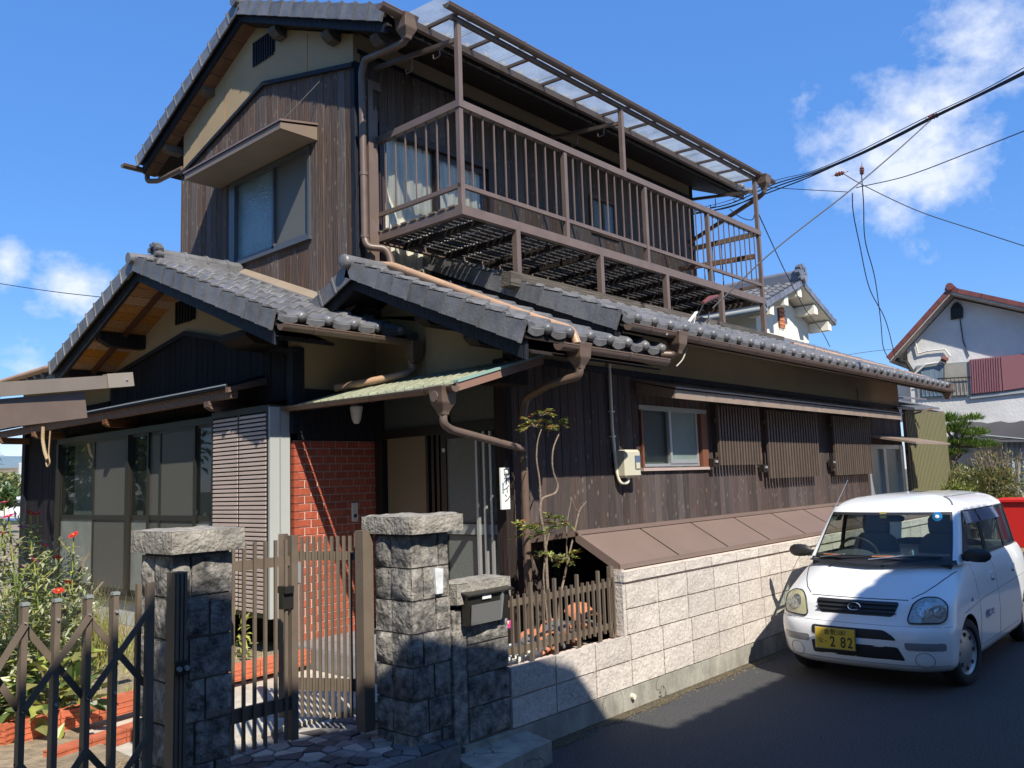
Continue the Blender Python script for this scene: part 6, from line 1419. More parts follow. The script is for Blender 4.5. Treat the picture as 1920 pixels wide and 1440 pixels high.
# black glass borders as strips on the surface
def strip(name, path, wid, mt, s=1, off=.003):
    m = MB(); vs = []
    for (a, b), (da, db) in path:
        p0, p1 = gl(a, b, s), gl(a+da*wid, b+db*wid, s); n_ = (p0-Vector((-1.3, 0, 1.0))).normalized()*off
        vs += [p0+n_, p1+n_]
    m.add(vs, [(2*i, 2*i+1, 2*i+3, 2*i+2) for i in range(len(vs)//2-1)]); return m.build(name, mt, car, world=False, fix=False, smooth=True)
for s in (1, -1):
    strip('windscreen_seal', [((1.0, c), (1, 0)) for c in [i*.2 for i in range(16)]], .16, M['car_dark'], s)
    strip('windscreen_seal', [((3.0, c), (-1, 0)) for c in [i*.2 for i in range(16)]], .16, M['car_dark'], s)
    strip('windscreen_seal', [((r, 3.0), (0, -1)) for r in [1+i*.2 for i in range(11)]], .16, M['car_dark'], s)
    strip('roof_channel', [((r, 3.75), (0, 1)) for r in []], .1, M['car_dark'], s) if False else None
    for (c0, c1) in ((4, 5), (6, 7), (8, 9)):
        gline('window_seal', seg((1.0, c0), (1.0, c1))+seg((1.0, c1), (3.0, c1))+seg((3.0, c1), (3.0, c0))+seg((3.0, c0), (1.0, c0)), .010, M['car_dark'], s)
    gline('roof_channel', [(3.8+.02*i, 2.7+i*.0) for i in range(0)]+seg((4.0, 3.2), (5.3, 3.6), 6)+seg((5.3, 3.6), (5.35, 9), 14), .009, mat('roof_channel_grey', (.16,.16,.16), .6) if 'roof_channel_grey' not in bpy.data.materials else bpy.data.materials['roof_channel_grey'], s)
    # wind visors
    for c0, c1 in ((4.05, 5.0), (6.0, 7.0)):
        m = MB(); vs = []
        for i in range(11):
            c = c0+(c1-c0)*i/10; a, b = gl(3.02, c, s), gl(2.45, c, s); vs += [a+Vector((0, s*.006, 0)), b+Vector((0, s*.03, 0))]
        m.add(vs, [(2*i, 2*i+1, 2*i+3, 2*i+2) for i in range(10)]); m.build('wind_visor', mat('visor_blue_grey', (.16,.19,.30), .12, coat=1) if 'visor_blue_grey' not in bpy.data.materials else bpy.data.materials['visor_blue_grey'], car, world=False, fix=False, smooth=True)
    # mirror
    mp_ = gl(1.02, 4.0, s); c = mp_+Vector((.02, s*.12, .04))
    m = MB(); k = 14; vs = []
    rings = [(-.115,.10),(-.10,.5),(-.05,.92),(0,1),(.06,.95),(.095,.6),(.11,.15)]
    for dy, sc in rings: vs += [c+Vector((.035*sc*math.cos(2*PI*q/k)+.01, dy*s, .06*sc*math.sin(2*PI*q/k))) for q in range(k)]
    m.add(vs, [(i*k+q, i*k+(q+1) % k, (i+1)*k+(q+1) % k, (i+1)*k+q) for i in range(len(rings)-1) for q in range(k)]+[tuple(range(k)), tuple(range((len(rings)-1)*k, len(rings)*k))]); mo = m.build('wing_mirror', M['car_dark'], car, world=False, smooth=True)
    MB().beam(mp_+Vector((-.02, -s*.0, .02)), c+Vector((0, -s*.06, -.03)), .05, .05).build('mirror_arm', M['car_dark'], mo, world=False)
    # doors, handles, wheels
    for u in (-.42, -1.10, -1.92): line('door_gap', [(u, .26 if u > -1.5 else .60), (u, .5) if u > -1.5 else (u, .7), (u, .95)], .003, GAP, 's', s, car, -.0005, 6)
    line('side_crease', [(.05, .60), (-.6, .655), (-2.3, .70)], .004, GAP, 's', s, car, -.001, 12)
    line('sill_gap', [(-.40,.27),(-1.9,.27)], .003, GAP, 's', s, car, 0, 8)
    for u in (-.98, -1.80):
        patch('door_handle', rounded([(u-.075,.775),(u+.065,.775),(u+.065,.835),(u-.075,.835)], .025), .008, M['car'], 's', s, car, rings=3)
        patch('handle_cup', rounded([(u-.05,.755),(u+.05,.755),(u+.05,.777),(u-.05,.777)], .01), .004, M['signal'], 's', s, car, rings=2)
    patch('fuel_mark', [(-.20+.018*math.cos(2*PI*k/10), .68+.018*math.sin(2*PI*k/10)) for k in range(10)], .006, M['signal'], 's', s, car, rings=2, sub=1)
    for u, steer in ((-.05, math.radians(-9)), (-2.31, 0)):
        wt = MB(); k = 40; R_ = .275
        prof = [(-.075,.20),(-.078,.235),(-.068,.262),(-.045,.275),(.045,.275),(.068,.262),(.078,.235),(.075,.20),(.055,.185),(-.055,.185)]
        vs = []
        for q in range(k):
            a = 2*PI*q/k
            vs += [(r*math.cos(a), y, r*math.sin(a)) for y, r in prof]
        np_ = len(prof); wt.add(vs, [(q*np_+i, q*np_+(i+1) % np_, ((q+1) % k)*np_+(i+1) % np_, ((q+1) % k)*np_+i) for q in range(k) for i in range(np_)])
        w_ = wt.build('wheel', M['rubber'], car, world=False, smooth=True); w_.matrix_basis = Matrix.Translation((u, s*.625, .275))@Matrix.Rotation(steer, 4, 'Z')
        rm = MB(); vs = []
        for r, y in ((.185,.06),(.17,.045),(.10,.055),(.05,.062),(.0,.062)): vs += [(r*math.cos(2*PI*q/k), s*y, r*math.sin(2*PI*q/k)) for q in range(k)]
        rm.add(vs, [(i*k+q, i*k+(q+1) % k, (i+1)*k+(q+1) % k, (i+1)*k+q) for i in range(4) for q in range(k)]); rm.build('rim', M['rim'], w_, world=False, smooth=True, fix=False)
        for q in range(8):
            a = 2*PI*q/8; MB().tube([(.135*math.cos(a), s*.054, .135*math.sin(a)), (.135*math.cos(a), s*.060, .135*math.sin(a))], .018, 8).build('rim_hole', M['black'], w_, world=False)
# door lettering (small blue characters on the front door)
SX = Matrix(((-1,0,0,0),(0,0,1,0),(0,1,0,0),(0,0,0,1)))
h, nn = cast('s', -.72, .50, 1)
text('軽電フロ', .075, mat('blue_lettering', (.10,.13,.28), .5), 'door_lettering', car, Matrix.Translation(h+Vector((0,.003,.0)))@SX)
# cowl, wipers, dash, seats, steering wheel, mirror, stickers
ck = MB(); vs = []
for s in (-1, 1):
    pass
cp_ = [gl(.35, c, s) for s, cs in ((-1, [3.3,2.6,2,1.2,.5,0]), (1, [.5,1.2,2,2.6,3.3])) for c in cs]; cq = [p+Vector((.085*(1-.3*abs(p.y)), 0, -.012)) for p in cp_]
ck.add([p+Vector((0,0,.012)) for p in cp_]+[p+Vector((0,0,.012)) for p in cq], [(i, i+1, len(cp_)+i+1, len(cp_)+i) for i in range(len(cp_)-1)]); ck.build('cowl', M['car_dark'], car, world=False, fix=False)
def on_ws(v, f):
    s = 1 if v >= 0 else -1; c = 3*min(1, (abs(v)/.60)); 
    lo, hi = 0, 3
    for _ in range(24):
        md = (lo+hi)/2
        if abs(surf(rows, 1+2*f, md).y) < abs(v): lo = md
        else: hi = md
    p = surf(rows, 1+2*f, lo); return Vector((p.x, p.y*s, p.z))
for a, b in ((-.50, -.02), (-.03, .53)):
    p0, p1 = on_ws(a, -.05)+Vector((.03,0,.015)), on_ws(b, .06)+Vector((.014,0,.014)); mid = on_ws((a+b)/2, .05)+Vector((.03,0,.02))
    w_ = MB().tube([on_ws(a, .03)+Vector((.022,0,.014)), mid, p1], .007, 6).build('wiper', M['car_dark'], car, world=False)
    MB().tube([p0+Vector((.02,0,0)), mid+Vector((.01,0,.008))], .007, 6).build('wiper_arm', M['rim'], w_, world=False)
    MB().tube([on_ws(a+.02, .03)+Vector((.026,0,.02)), on_ws(a+.2, .045)+Vector((.026,0,.022))], .007, 6).build('rusty_spring', mat('rust_orange', (.5,.16,.05), .8) if 'rust_orange' not in bpy.data.materials else bpy.data.materials['rust_orange'], w_, world=False)
it = mat('cabin_grey', (.05,.055,.065), .8)
ds = MB().prism([(-.12,-.60,.93),(-.12,-.60,.985),(-.34,-.60,1.02),(-.48,-.60,.97),(-.50,-.60,.80)], (0,1.2,0)).build('dashboard', it, car, world=False)
m = MB(); k = 16
for q in range(k): pass
vs = [(-.30-.12*math.cos(a), -.30+.20*math.sin(a), 1.00+.055*math.cos(a)) for a in [PI*(-.5)+PI*i/12 for i in range(13)]]
MB().prism(vs, (-.10, 0, -.03)).build('instrument_hood', it, ds, world=False)
stw = MB().tube([Vector((-.50,-.30,1.0))+Vector((.06*math.cos(t), .175*math.sin(t), .155*math.cos(t))) for t in [2*PI*i/28 for i in range(29)]], .014, 8); stw.tube([(-.50,-.46,1.0),(-.50,-.14,1.0)], .014, 6); stw.build('steering_wheel', M['car_dark'], car, world=False, smooth=True)
for v in (-.31, .31):
    m = MB()
    def blob(c, r, k=14, l=8, ex=.6):
        vs = []
        for i in range(l+1):
            ph = PI*i/l
            for q in range(k):
                t = 2*PI*q/k; sp = lambda x: math.copysign(abs(x)**ex, x)
                vs.append((c[0]+r[0]*sp(math.sin(ph))*sp(math.cos(t)), c[1]+r[1]*sp(math.sin(ph))*sp(math.sin(t)), c[2]+r[2]*sp(math.cos(ph))))
        m.add(vs, [(i*k+q, i*k+(q+1) % k, (i+1)*k+(q+1) % k, (i+1)*k+q) for i in range(l) for q in range(k)])
    blob((-1.02, v, .85), (.07, .23, .33)); blob((-.80, v, .55), (.26, .24, .09)); so_ = m.build('seat', M['seat'], car, world=False, smooth=True)
    m = MB(); blob((-1.06, v, 1.24), (.05, .13, .11)); m.tube([(-1.05, v-.06, 1.1), (-1.06, v-.06, 1.2)], .01, 6); m.tube([(-1.05, v+.06, 1.1), (-1.06, v+.06, 1.2)], .01, 6); m.build('headrest', M['seat'], so_, world=False, smooth=True)
m = MB(); blob((-2.0, 0, .86), (.08, .58, .20)); m.build('rear_bench', M['seat'], car, world=False, smooth=True)
MB().box((-2.6, -.6, .55), (.1, .6, .56)).build('cabin_floor', it, car, world=False)
m = MB(); blob((-.60, 0, 1.33), (.02, .11, .032)); m.tube([(-.60,0,1.36),(-.56,0,1.42)], .008, 6); m.build('rear_view_mirror', M['car_dark'], car, world=False, smooth=True)
q = on_ws(-.03, .94); MB().box(q+Vector((-.006,-.03,-.035)), q+Vector((-.003,.03,.025))).build('inspection_sticker', mat('sticker_yellow', (.62,.55,.2), .5), car, world=False)
q = on_ws(.43, .88)
MB().tube([q+Vector((-.012,0,0)), q+Vector((-.004,0,.002))], .042, 20).build('round_sticker', mat('sticker_blue', (.02,.22,.55), .4), car, world=False)
MB().tube([q+Vector((-.004,0,.0)), q+Vector((.0,0,.002))], .018, 14).build('sticker_mark', M['white_paint'], car, world=False)
a = gl(3.4, 3.3, -1); MB().tube([a, a+Vector((-.33, .03, .27))], [.004, .0025], 6).build('antenna', M['rim'], car, world=False)
# ------------------------------------------------------------------ neighbours
# white house with grey roof behind
def gable_house(name, label, th, A, hw, sl, depth, wall_in, mt_w, mt_r, over, zb, vents=None):
    pass
h2 = thing('neighbour_house', 'cream stucco house with grey tiled gable seen behind the balcony end', 'house', (19.3, 9, 0))
ax, ay, az = 19.26, 7.91, 6.28; s_ = .393
z2 = lambda x: az-abs(x-ax)*s_
MB().prism([(17.85, 8.45, 0), (17.85, 8.45, z2(17.85)-.2), (ax, 8.45, az-.2), (20.75, 8.45, z2(20.75)-.2), (20.75, 8.45, 0)], (0, 7, 0)).build('wall', M['white_wall'], h2)
rf = MB().prism([(17.2, ay, z2(17.2)-.02), (ax, ay, az-.02), (21.15, ay, z2(21.15)-.02), (21.15, ay, z2(21.15)-.10), (ax, ay, az-.10), (17.2, ay, z2(17.2)-.10)], (0, 7.6, 0)).build('roof', M['white_wall'], h2)
for sg in (-1, 1):
    s = Vector((-sg, 0, s_)).normalized()   # upslope towards ridge
    x0 = ax+sg*(2.06 if sg < 0 else 1.90)
    ux = Vector((0, 1, 0)); n = ux.cross(s); n = n if n.z > 0 else -n
    nr = int(abs(x0-ax)/abs(s.x)/.26)+1
    for r in range(nr):
        o = Vector((x0, ay, z2(x0)))+s*.26*r
        mx = Matrix(((ux.x, s.x, n.x, o.x), (ux.y, s.y, n.y, o.y), (ux.z, s.z, n.z, o.z), (0,0,0,1)))
        if sg < 0:
            for c in range(24): 
                m_ = mx@Matrix.Translation((c*.285, 0, .0))@Matrix.Diagonal((1.03, 1.12, 1.3, 1))
                if c < 9: link('roof_tile', TILE, rf, m_)
                elif c == 9: link('roof_tile', MB().box((0,-.01,0),(4.3,.27,.03)).mesh('roof_tile', M['tile_blue']) , rf, mx@Matrix.Translation((c*.285,0,0)))
        v_ = MB().box((-.03,-.01,-.08), (.06,.26,.05)).box((-.035,-.02,-.09), (.0,.02,.07)).mesh('verge_tile', M['tile_blue']) if r == 0 and sg < 0 else bpy.data.meshes.get('verge_small')
        if r == 0 and sg < 0: v_.name = 'verge_small'
        link('verge_tile', v_, rf, mx)
MB().box((ax-.12, ay+.02, az-.02), (ax+.12, ay+7.5, az+.20)).build('ridge', M['tile_blue'], h2)
MB().tube([(ax, ay+.0, az+.22), (ax, ay+7.5, az+.22)], .09, 12).build('ridge_tile', M['tile_blue'], h2, smooth=True)
m = MB().tube([(ax, ay-.04, az+.20), (ax, ay+.08, az+.20)], .19, 14)
for k in range(8): m.tube([(ax+.18*math.cos(k*.785), ay-.06, az+.2+.18*math.sin(k*.785)), (ax+.18*math.cos(k*.785), ay+.06, az+.2+.18*math.sin(k*.785))], .06, 8)
m.build('ogre_tile', M['tile_blue'], h2, smooth=True); MB().tube([(ax, ay-.12, az+.05), (ax, ay+.3, az+.05)], .09, 12).build('ridge_tile', M['tile_blue'], h2, smooth=True)
for x in (17.6, 18.4, 19.2, 20.1, 20.9):
    z = z2(x)-.12; MB().box((x-.11, ay+.04, z-.22), (x+.11, 8.5, z-.0)).build('corbel', M['white_wall'], h2)
v = box('vent', (19.0, 8.42, 5.25), (19.32, 8.46, 5.72), M['brown_wood'], h2)
for k in range(4): MB().box((19.03+k*.075, 8.40, 5.22), (19.06+k*.075, 8.42, 5.74)).build('vent_bar', M['terracotta'], v)
for k in range(4): MB().box((18.99, 8.395, 5.30+k*.11), (19.33, 8.40, 5.335+k*.11)).build('vent_bar', M['terracotta'], v)
hd = MB().prism([(18.6, 8.45, 4.0), (20.6, 8.45, 4.0), (20.6, 7.85, 3.94), (18.6, 7.85, 3.94)], (0, 0, .09)).build('window_hood', M['white_wall'], h2)
MB().prism([(18.58, 8.45, 4.1), (20.62, 8.45, 4.1), (20.62, 7.83, 4.03), (18.58, 7.83, 4.03)], (0, 0, .03)).build('hood_cover', M['metal_brown'], hd)
box('window', (18.9, 8.42, 3.0), (20.3, 8.44, 3.9), M['alu_dark'], h2); box('window_frame', (18.85, 8.41, 2.95), (20.35, 8.42, 3.0), M['alu_silver'], h2)
MB().tube([(17.25, 7.9, 5.36), (17.25, 14, 5.36)], .06, 10).build('gutter', M['alu_grey'], h2, smooth=True)
MB().tube(bendpath([(17.3, 8.0, 5.3), (17.3, 8.0, 5.15), (17.8, 8.3, 4.95), (17.8, 8.35, 3.2)], .08), .04, 8).build('drainpipe', M['alu_grey'], h2, smooth=True)
box('side_window', (17.83, 9.3, 4.15), (17.86, 11.2, 4.5), M['alu_dark'], h2)
MB().prism([(17.0, 9, 3.9), (17.85, 9, 4.15), (17.85, 9, 4.0), (17.0, 9, 3.75)], (0, 5, 0)).build('lower_roof', M['tile_blue'], h2)
# red-roofed house to the right
th = math.radians(95); A = Vector((20.567, 5.036, 5.768)); wv = Vector((math.cos(th), math.sin(th), 0)); nv = Vector((math.sin(th), -math.cos(th), 0))  # nv points away from the camera
h3 = thing('neighbour_house', 'white stucco house with red tiled roof and mauve storm shutters, right edge', 'house', (20.6, 5, 0))
def Q(a, z, d=0): return A+wv*a+nv*d+Vector((0, 0, z-A.z))
SL, SR = .99, .42
D0 = .42
zl = lambda a: A.z-(a*SL if a > 0 else -a*SR)
MB().prism([Q(1.1, 0, D0), Q(1.1, zl(1.1)-.12, D0), Q(0, A.z-.14, D0), Q(-5, zl(-5)-.12, D0), Q(-5, 0, D0)], nv*7).build('wall', M['white_wall2'], h3)
rf = MB().prism([Q(1.42, zl(1.42), 0), Q(0, A.z, 0), Q(-6, zl(-6), 0), Q(-6, zl(-6)-.09, 0), Q(0, A.z-.10, 0), Q(1.42, zl(1.42)-.10, 0)], nv*7.5).build('roof', mat('pale_verge_board', (.48,.42,.36), .9, var=.2), h3)
k = 0; s = (wv*-1+Vector((0,0,SL))).normalized()
while k*.235 < 1.95:
    o = Q(1.44, zl(1.44)+.01)+s*k*.235; MB().beam(o, o+s*.25, .10, .075, up=nv).build('roof_tile', M['tile_red'], rf); MB().beam(o+nv*.25, o+nv*.25+s*.25, .45, .06, up=Vector((0,0,1))).build('roof_tile', M['tile_red'], rf); k += 1
s = (wv+Vector((0,0,SR))).normalized(); k = 0
while k*.25 < 4.6:
    o = Q(-4.3, zl(-4.3)+.01)+s*k*.25; MB().beam(o+nv*.0, o+s*.27, .10, .06, up=nv).build('roof_tile', M['tile_red'], rf); MB().beam(o+nv*.25+Vector((0,0,.01)), o+nv*.25+s*.26+Vector((0,0,-.01)), .45, .06).build('roof_tile', M['tile_red'], rf); k += 1
MB().tube([Q(0, A.z+.06, -.08), Q(0, A.z+.06, 7)], .085, 12).build('ridge_tile', M['tile_red'], h3, smooth=True)
def wp(px, py, d=D0):
    n = nv; o = A+nv*d; dr_ = ray(px, py); c = Vector((0,0,CAM_H)); t = (o-c).dot(n)/dr_.dot(n); return c+dr_*t
def wpoly(name, pxs, th_, mt, par, d=D0-.012): return MB().prism([wp(a, b, d) for a, b in pxs], nv*-th_).build(name, mt, par)
v = wpoly('vent', [(1783,600),(1783,578),(1788,570),(1795,566),(1801,570),(1806,578),(1806,596)], .03, M['black'], h3)
for k in range(5): wpoly('vent_slat', [(1784,580+k*4),(1805,578+k*4),(1805,580+k*4),(1784,582+k*4)], .02, M['alu_dark'], v, D0-.05)
w = wpoly('window', [(1718,686),(1817,678),(1822,742),(1722,748)], .03, M['alu_grey'], h3)
wpoly('pane', [(1727,690),(1767,684),(1769,742),(1728,744)], .015, mat('blue_curtained_pane', (.18,.24,.29), .3, var=.3, vscale=2, stretch=(12,12,.5)), w, D0-.045); wpoly('pane', [(1771,684),(1812,681),(1815,740),(1772,743)], .015, mat('beige_curtained_pane', (.33,.31,.26), .4, var=.12, vscale=5), w, D0-.045)
sh = wpoly('storm_shutter', [(1818,675),(1875,669),(1880,733),(1822,739)], .07, M['shutter_mauve'], h3); wpoly('storm_shutter', [(1877,668.6),(1990,655),(1998,715),(1882,732.7)], .07, M['shutter_mauve'], h3)
for k in range(12): wpoly('shutter_rib', [(1821+k*4.6,675-k*.45),(1822+k*4.6,675-k*.45),(1825+k*4.6,738-k*.45),(1824+k*4.6,738-k*.45)], .01, M['shutter_mauve'], sh, D0-.085)
for k in range(12):
    wpoly('railing_bar', [(1730+k*7.3,712-k*.5),(1731+k*7.3,712-k*.5),(1733+k*7.3,740-k*.5),(1732+k*7.3,740-k*.5)], .006, M['alu_dark'], w, D0-.09)
wpoly('railing', [(1722,711),(1820,706),(1820,708),(1722,713)], .01, M['alu_dark'], w, D0-.10)
wpoly('plinth_band', [(1820,742),(1995,722),(1996,728),(1820,748)], .04, mat('grey_band', (.35,.38,.40), .8), h3)
MB().tube([wp(1716,640,D0-.05), wp(1722,663,D0-.05), wp(1740,658,D0-.05), wp(1772,655,D0-.05), wp(1782,668,D0-.05)], .02, 6).build('moulding', M['white_wall2'], h3)
MB().tube([wp(1668,670,D0-.1), wp(1700,680,D0-.1), wp(1712,700,D0-.1)], .05, 8).build('drainpipe', M['alu_dark'], h3)
MB().tube([wp(1716,700,D0-.1), wp(1735,684,D0-.1), wp(1775,677,D0-.1)], .025, 8).build('vent_pipe', M['white_wall2'], h3); MB().tube([wp(1766,672,D0-.1), wp(1776,676,D0-.1)], .07, 8).build('porch_lamp', M['insul'], h3)
MB().tube([wp(1800,598,D0-.02), wp(1806,640,D0-.02), wp(1817,668,D0-.02)], .012, 5).build('wire', M['cable'], h3)
MB().prism([wp(1660,700,D0+.2), wp(1722,700,D0+.2), wp(1722,790,D0+.2), wp(1660,790,D0+.2)], nv*.5).build('side_wall', M['white_wall2'], h3)
aw = thing('awning', 'black sagging tarpaulin awning under the red-roofed house', 'awning', tuple(wp(1880, 800)))
vs = []; n = 14
for i in range(n+1):
    t = i/n; px = 1800+t*180
    a = wp(px, 793-t*4+2*math.sin(i*1.9), D0-.02); b = wp(px, 812+12*math.sin(t*PI)+1.5*math.sin(i*2.3), D0-.7); c = wp(px, 825+4*math.sin(t*3), D0-.75); vs += [a, b, c]
MB().add(vs, [(3*i, 3*i+1, 3*i+4, 3*i+3) for i in range(n)]+[(3*i+1, 3*i+2, 3*i+5, 3*i+4) for i in range(n)]).build('tarpaulin', mat('black_tarpaulin', (.05,.05,.055), .6), aw, smooth=True, fix=False)
MB().tube([wp(1800,812,D0-.7), wp(1990,830,D0-.7)], .02, 6).build('pole', M['alu_grey'], aw)
sh = thing('shed', 'grey corrugated shed wall below the black awning at the right edge', 'shed', tuple(wp(1900, 860)))
vs = []; n = 60
for i in range(n+1):
    px = 1880+i*2; d = D0-.55+.02*math.sin(i*1.2); vs += [wp(px, 826, d), wp(px, 925, d)]
MB().add(vs, [(2*i, 2*i+1, 2*i+3, 2*i+2) for i in range(n)]).build('corrugated_wall', mat('blue_grey_sheet', (.30,.33,.37), .5, var=.25, vscale=2), sh, smooth=True, fix=False)
# corrugated porch screen at the end of the house
pc = thing('corrugated_porch', 'yellowed corrugated plastic porch screen at the far end of the house', 'porch', (16.5, 4.9, 0))
x0, x1, yy = 15.98, 18.42, 4.88
x = x0
k = 0
fr = MB().box((x0, yy-.04, .2), (x0+.06, yy+.02, 2.85)).box((x1-.06, yy-.04, .2), (x1, yy+.02, 2.85)).box((x0, yy-.04, 2.82), (x1, yy+.02, 2.9)).box((x0, yy-.03, 2.05), (x1, yy+.01, 2.11)).box((x0, yy-.05, 1.20), (x1, yy+.03, 1.34)).box((x0, yy, .2), (x1, yy+.04, 1.2)).box((17.15, yy-.01, 1.34), (17.19, yy+.03, 2.82)).build('frame', M['metal_brown'], pc)
n = int((x1-x0)/.085)
for i in range(n): MB().box((x0+.08+i*.085, yy-.06, 1.32), (x0+.115+i*.085, yy-.035, 2.86)).build('rib', mat('rib_olive', (.20,.19,.10), .6) if 'rib_olive' not in bpy.data.materials else bpy.data.materials['rib_olive'], pc)
m = MB(); N_ = 240; vs = []
for i in range(N_+1):
    xx = x0+.06+(x1-x0-.12)*i/N_; d = .012*math.sin(i*2*PI/8); vs += [(xx, yy+d-.02, 1.32), (xx, yy+d-.02, 2.84)]
m.add(vs, [(2*i, 2*i+1, 2*i+3, 2*i+2) for i in range(N_)]); m.build('corrugated_sheet', M['poly_green'], pc, smooth=True, fix=False)
MB().prism([P(1684, 768, 1, 4.8), P(1762, 768, 1, 4.8), (19.8, 6.6, 3.42), (17.4, 6.6, 3.42)], (0, 0, .04)).build('roof_sheet', mat('grey_roof_sheet', (.13,.135,.15), .4), pc)
MB().prism([(15.9, 4.95, 3.05), (17.9, 5.0, 3.12), (18.6, 6.6, 3.45), (15.9, 6.6, 3.3)], (0, 0, .03)).build('roof_sheet', bpy.data.materials['grey_roof_sheet'], pc)
MB().beam((x0+.3, yy, 2.75), (x0+.55, yy-.35, 2.86), .03, .03).build('stay', M['metal_brown'], pc)
# old block wall and objects beyond the car
ow = thing('garden_wall', 'old stained block wall beyond the parked car', 'wall', (22, 4.5, 0))
for r in range(6):
    x = 15.7-(.23 if r % 2 else 0)
    while x < 28:
        w_ = min(.46, 28-x); link('block', MB().box((0, 0, 0), (w_-.012, .14, .196)).mesh('block', M['oldblock']) if x < 15.8 or w_ < .46 else bpy.data.meshes['block_std'] if 'block_std' in bpy.data.meshes else None, ow, Matrix.Translation((x, 4.40, r*.21+.05))) if False else None
        x += .47
M['oldblock'] = mat('old_block', (.30,.28,.24), .95, var=.35, vscale=8, bump=.6, bscale=30, objvar=.12, dirt=.5, dirtcol=(.14,.13,.11), dscale=4)
obm = MB().box((0,0,0), (.455,.14,.198)).mesh('block', M['oldblock'], bevel=.006)
for r in range(7):
    x = 18.6-(.23 if r % 2 else 0)
    while x < 29: link('block', obm, ow, Matrix.Translation((x, 4.42, r*.205-.05))); x += .465
box('core', (18.5, 4.44, -.1), (29, 4.55, 1.36), M['concrete'], ow)
for x in (19.2, 20.6, 22.0): box('coping', (x, 4.38, 1.39), (x+1.3, 4.6, 1.47), M['brown_wood'], ow)
rb = thing('red_cabinet', 'red metal cabinet standing behind the car at the right edge', 'cabinet', (18, 3.7, 0))
a = P(1884, 936, 1, 3.6); 
box('body', (16.9, 3.1, .35), (17.75, 3.75, 1.13), M['red'], rb, bevel=.012); box('lid', (16.86, 3.06, 1.13), (17.79, 3.79, 1.19), M['red'], rb, bevel=.01)
for xx in (16.95, 17.65): box('leg', (xx, 3.2, 0), (xx+.06, 3.26, .35), M['black'], rb); box('leg', (xx, 3.6, 0), (xx+.06, 3.66, .35), M['black'], rb)
box('white_mark', (16.893, 3.15, .78), (16.899, 3.3, .92), M['white_paint'], rb)
sgn = thing('board', 'pink and white board leaning on the old block wall', 'board', tuple(P(1912, 918, 1, 4.3)))
q = [P(1908, 930, 1, 4.3), P(1907, 912, 1, 4.3), P(1910, 904, 1, 4.3), P(1915, 910, 1, 4.3), P(1918, 930, 1, 4.3)]
MB().prism(q, (0, .03, 0)).build('panel', mat('pink_board', (.62,.30,.30), .6), sgn)
# pine and shrubs
def cluster(m, c, r, n, ll, lw, mats, flat=1):
    for _ in range(n):
        d = rv().normalized(); p = c+Vector((d.x*r.x, d.y*r.y, d.z*r.z))*random.random()**.5
        leaf_q(m, p, Vector((d.x, d.y, abs(d.z)+.5))+rv(.6), ll*random.uniform(.6,1.2), lw, mi=random.randrange(len(mats)))
random.seed(31)
pn = thing('pine_tree', 'cloud-pruned pine between the corrugated porch and the white house', 'tree', (19.6, 5.3, 0))
def PX(a, b, x=19.3): return P(a, b, 0, x)
tr = MB().tube([Vector((19.3, PX(1790,870).y, 0)), PX(1793, 880), PX(1785, 862), PX(1800, 850), PX(1790, 830), PX(1795, 805)], [.12,.10,.09,.07,.05,.03], 8).build('trunk', M['bark'], pn, smooth=True)
for a, b in ((1770,800),(1830,815),(1840,840),(1775,840),(1820,790)): MB().tube([PX(1795, 835), PX((1795+a)/2, (835+b)/2), PX(a, b)], [.04,.03,.015], 6).build('limb', M['bark'], pn, smooth=True)
m = MB(); LP = [M['leaf_pine'], M['leaf_pine'], M['leaf_g']]
for a, b, rx, rz, n in ((1776,787,.26,.09,520),(1822,786,.22,.05,300),(1782,808,.36,.08,620),(1826,814,.30,.07,480),(1772,832,.24,.09,420),(1812,832,.30,.07,460),(1846,836,.28,.07,420),(1790,850,.28,.06,360),(1770,856,.2,.06,200),(1800,797,.2,.05,220)):
    c = PX(a, b); cluster(m, c, Vector((.35, rx, rz)), n, .13, .022, LP)
m.build('crown', LP, pn, fix=False)
bush('garden_shrub', 'arching olive-green shrub under the pine behind the car', 'shrub', (18.6, PX(1830, 890, 18.6).y, 1.35), (.6, .95, .42), 3800, [M['leaf_dry'], M['leaf_dry'], M['leaf_g']], .12, .03, stems=22, zb=.1)
bush('garden_shrub', 'brown twiggy shrub at the corner of the old block wall', 'shrub', (18.9, PX(1872, 850, 18.9).y, 1.75), (.4, .5, .35), 420, [M['leaf_dry']], .10, .025, stems=40, zb=.1)
bush('garden_shrub', 'low yellow-flecked bush directly behind the corrugated porch', 'shrub', (17.9, PX(1790, 915, 17.9).y, 1.2), (.5, .45, .3), 1500, [M['leaf_y'], M['leaf_g']], .09, .035, stems=8, zb=.1)
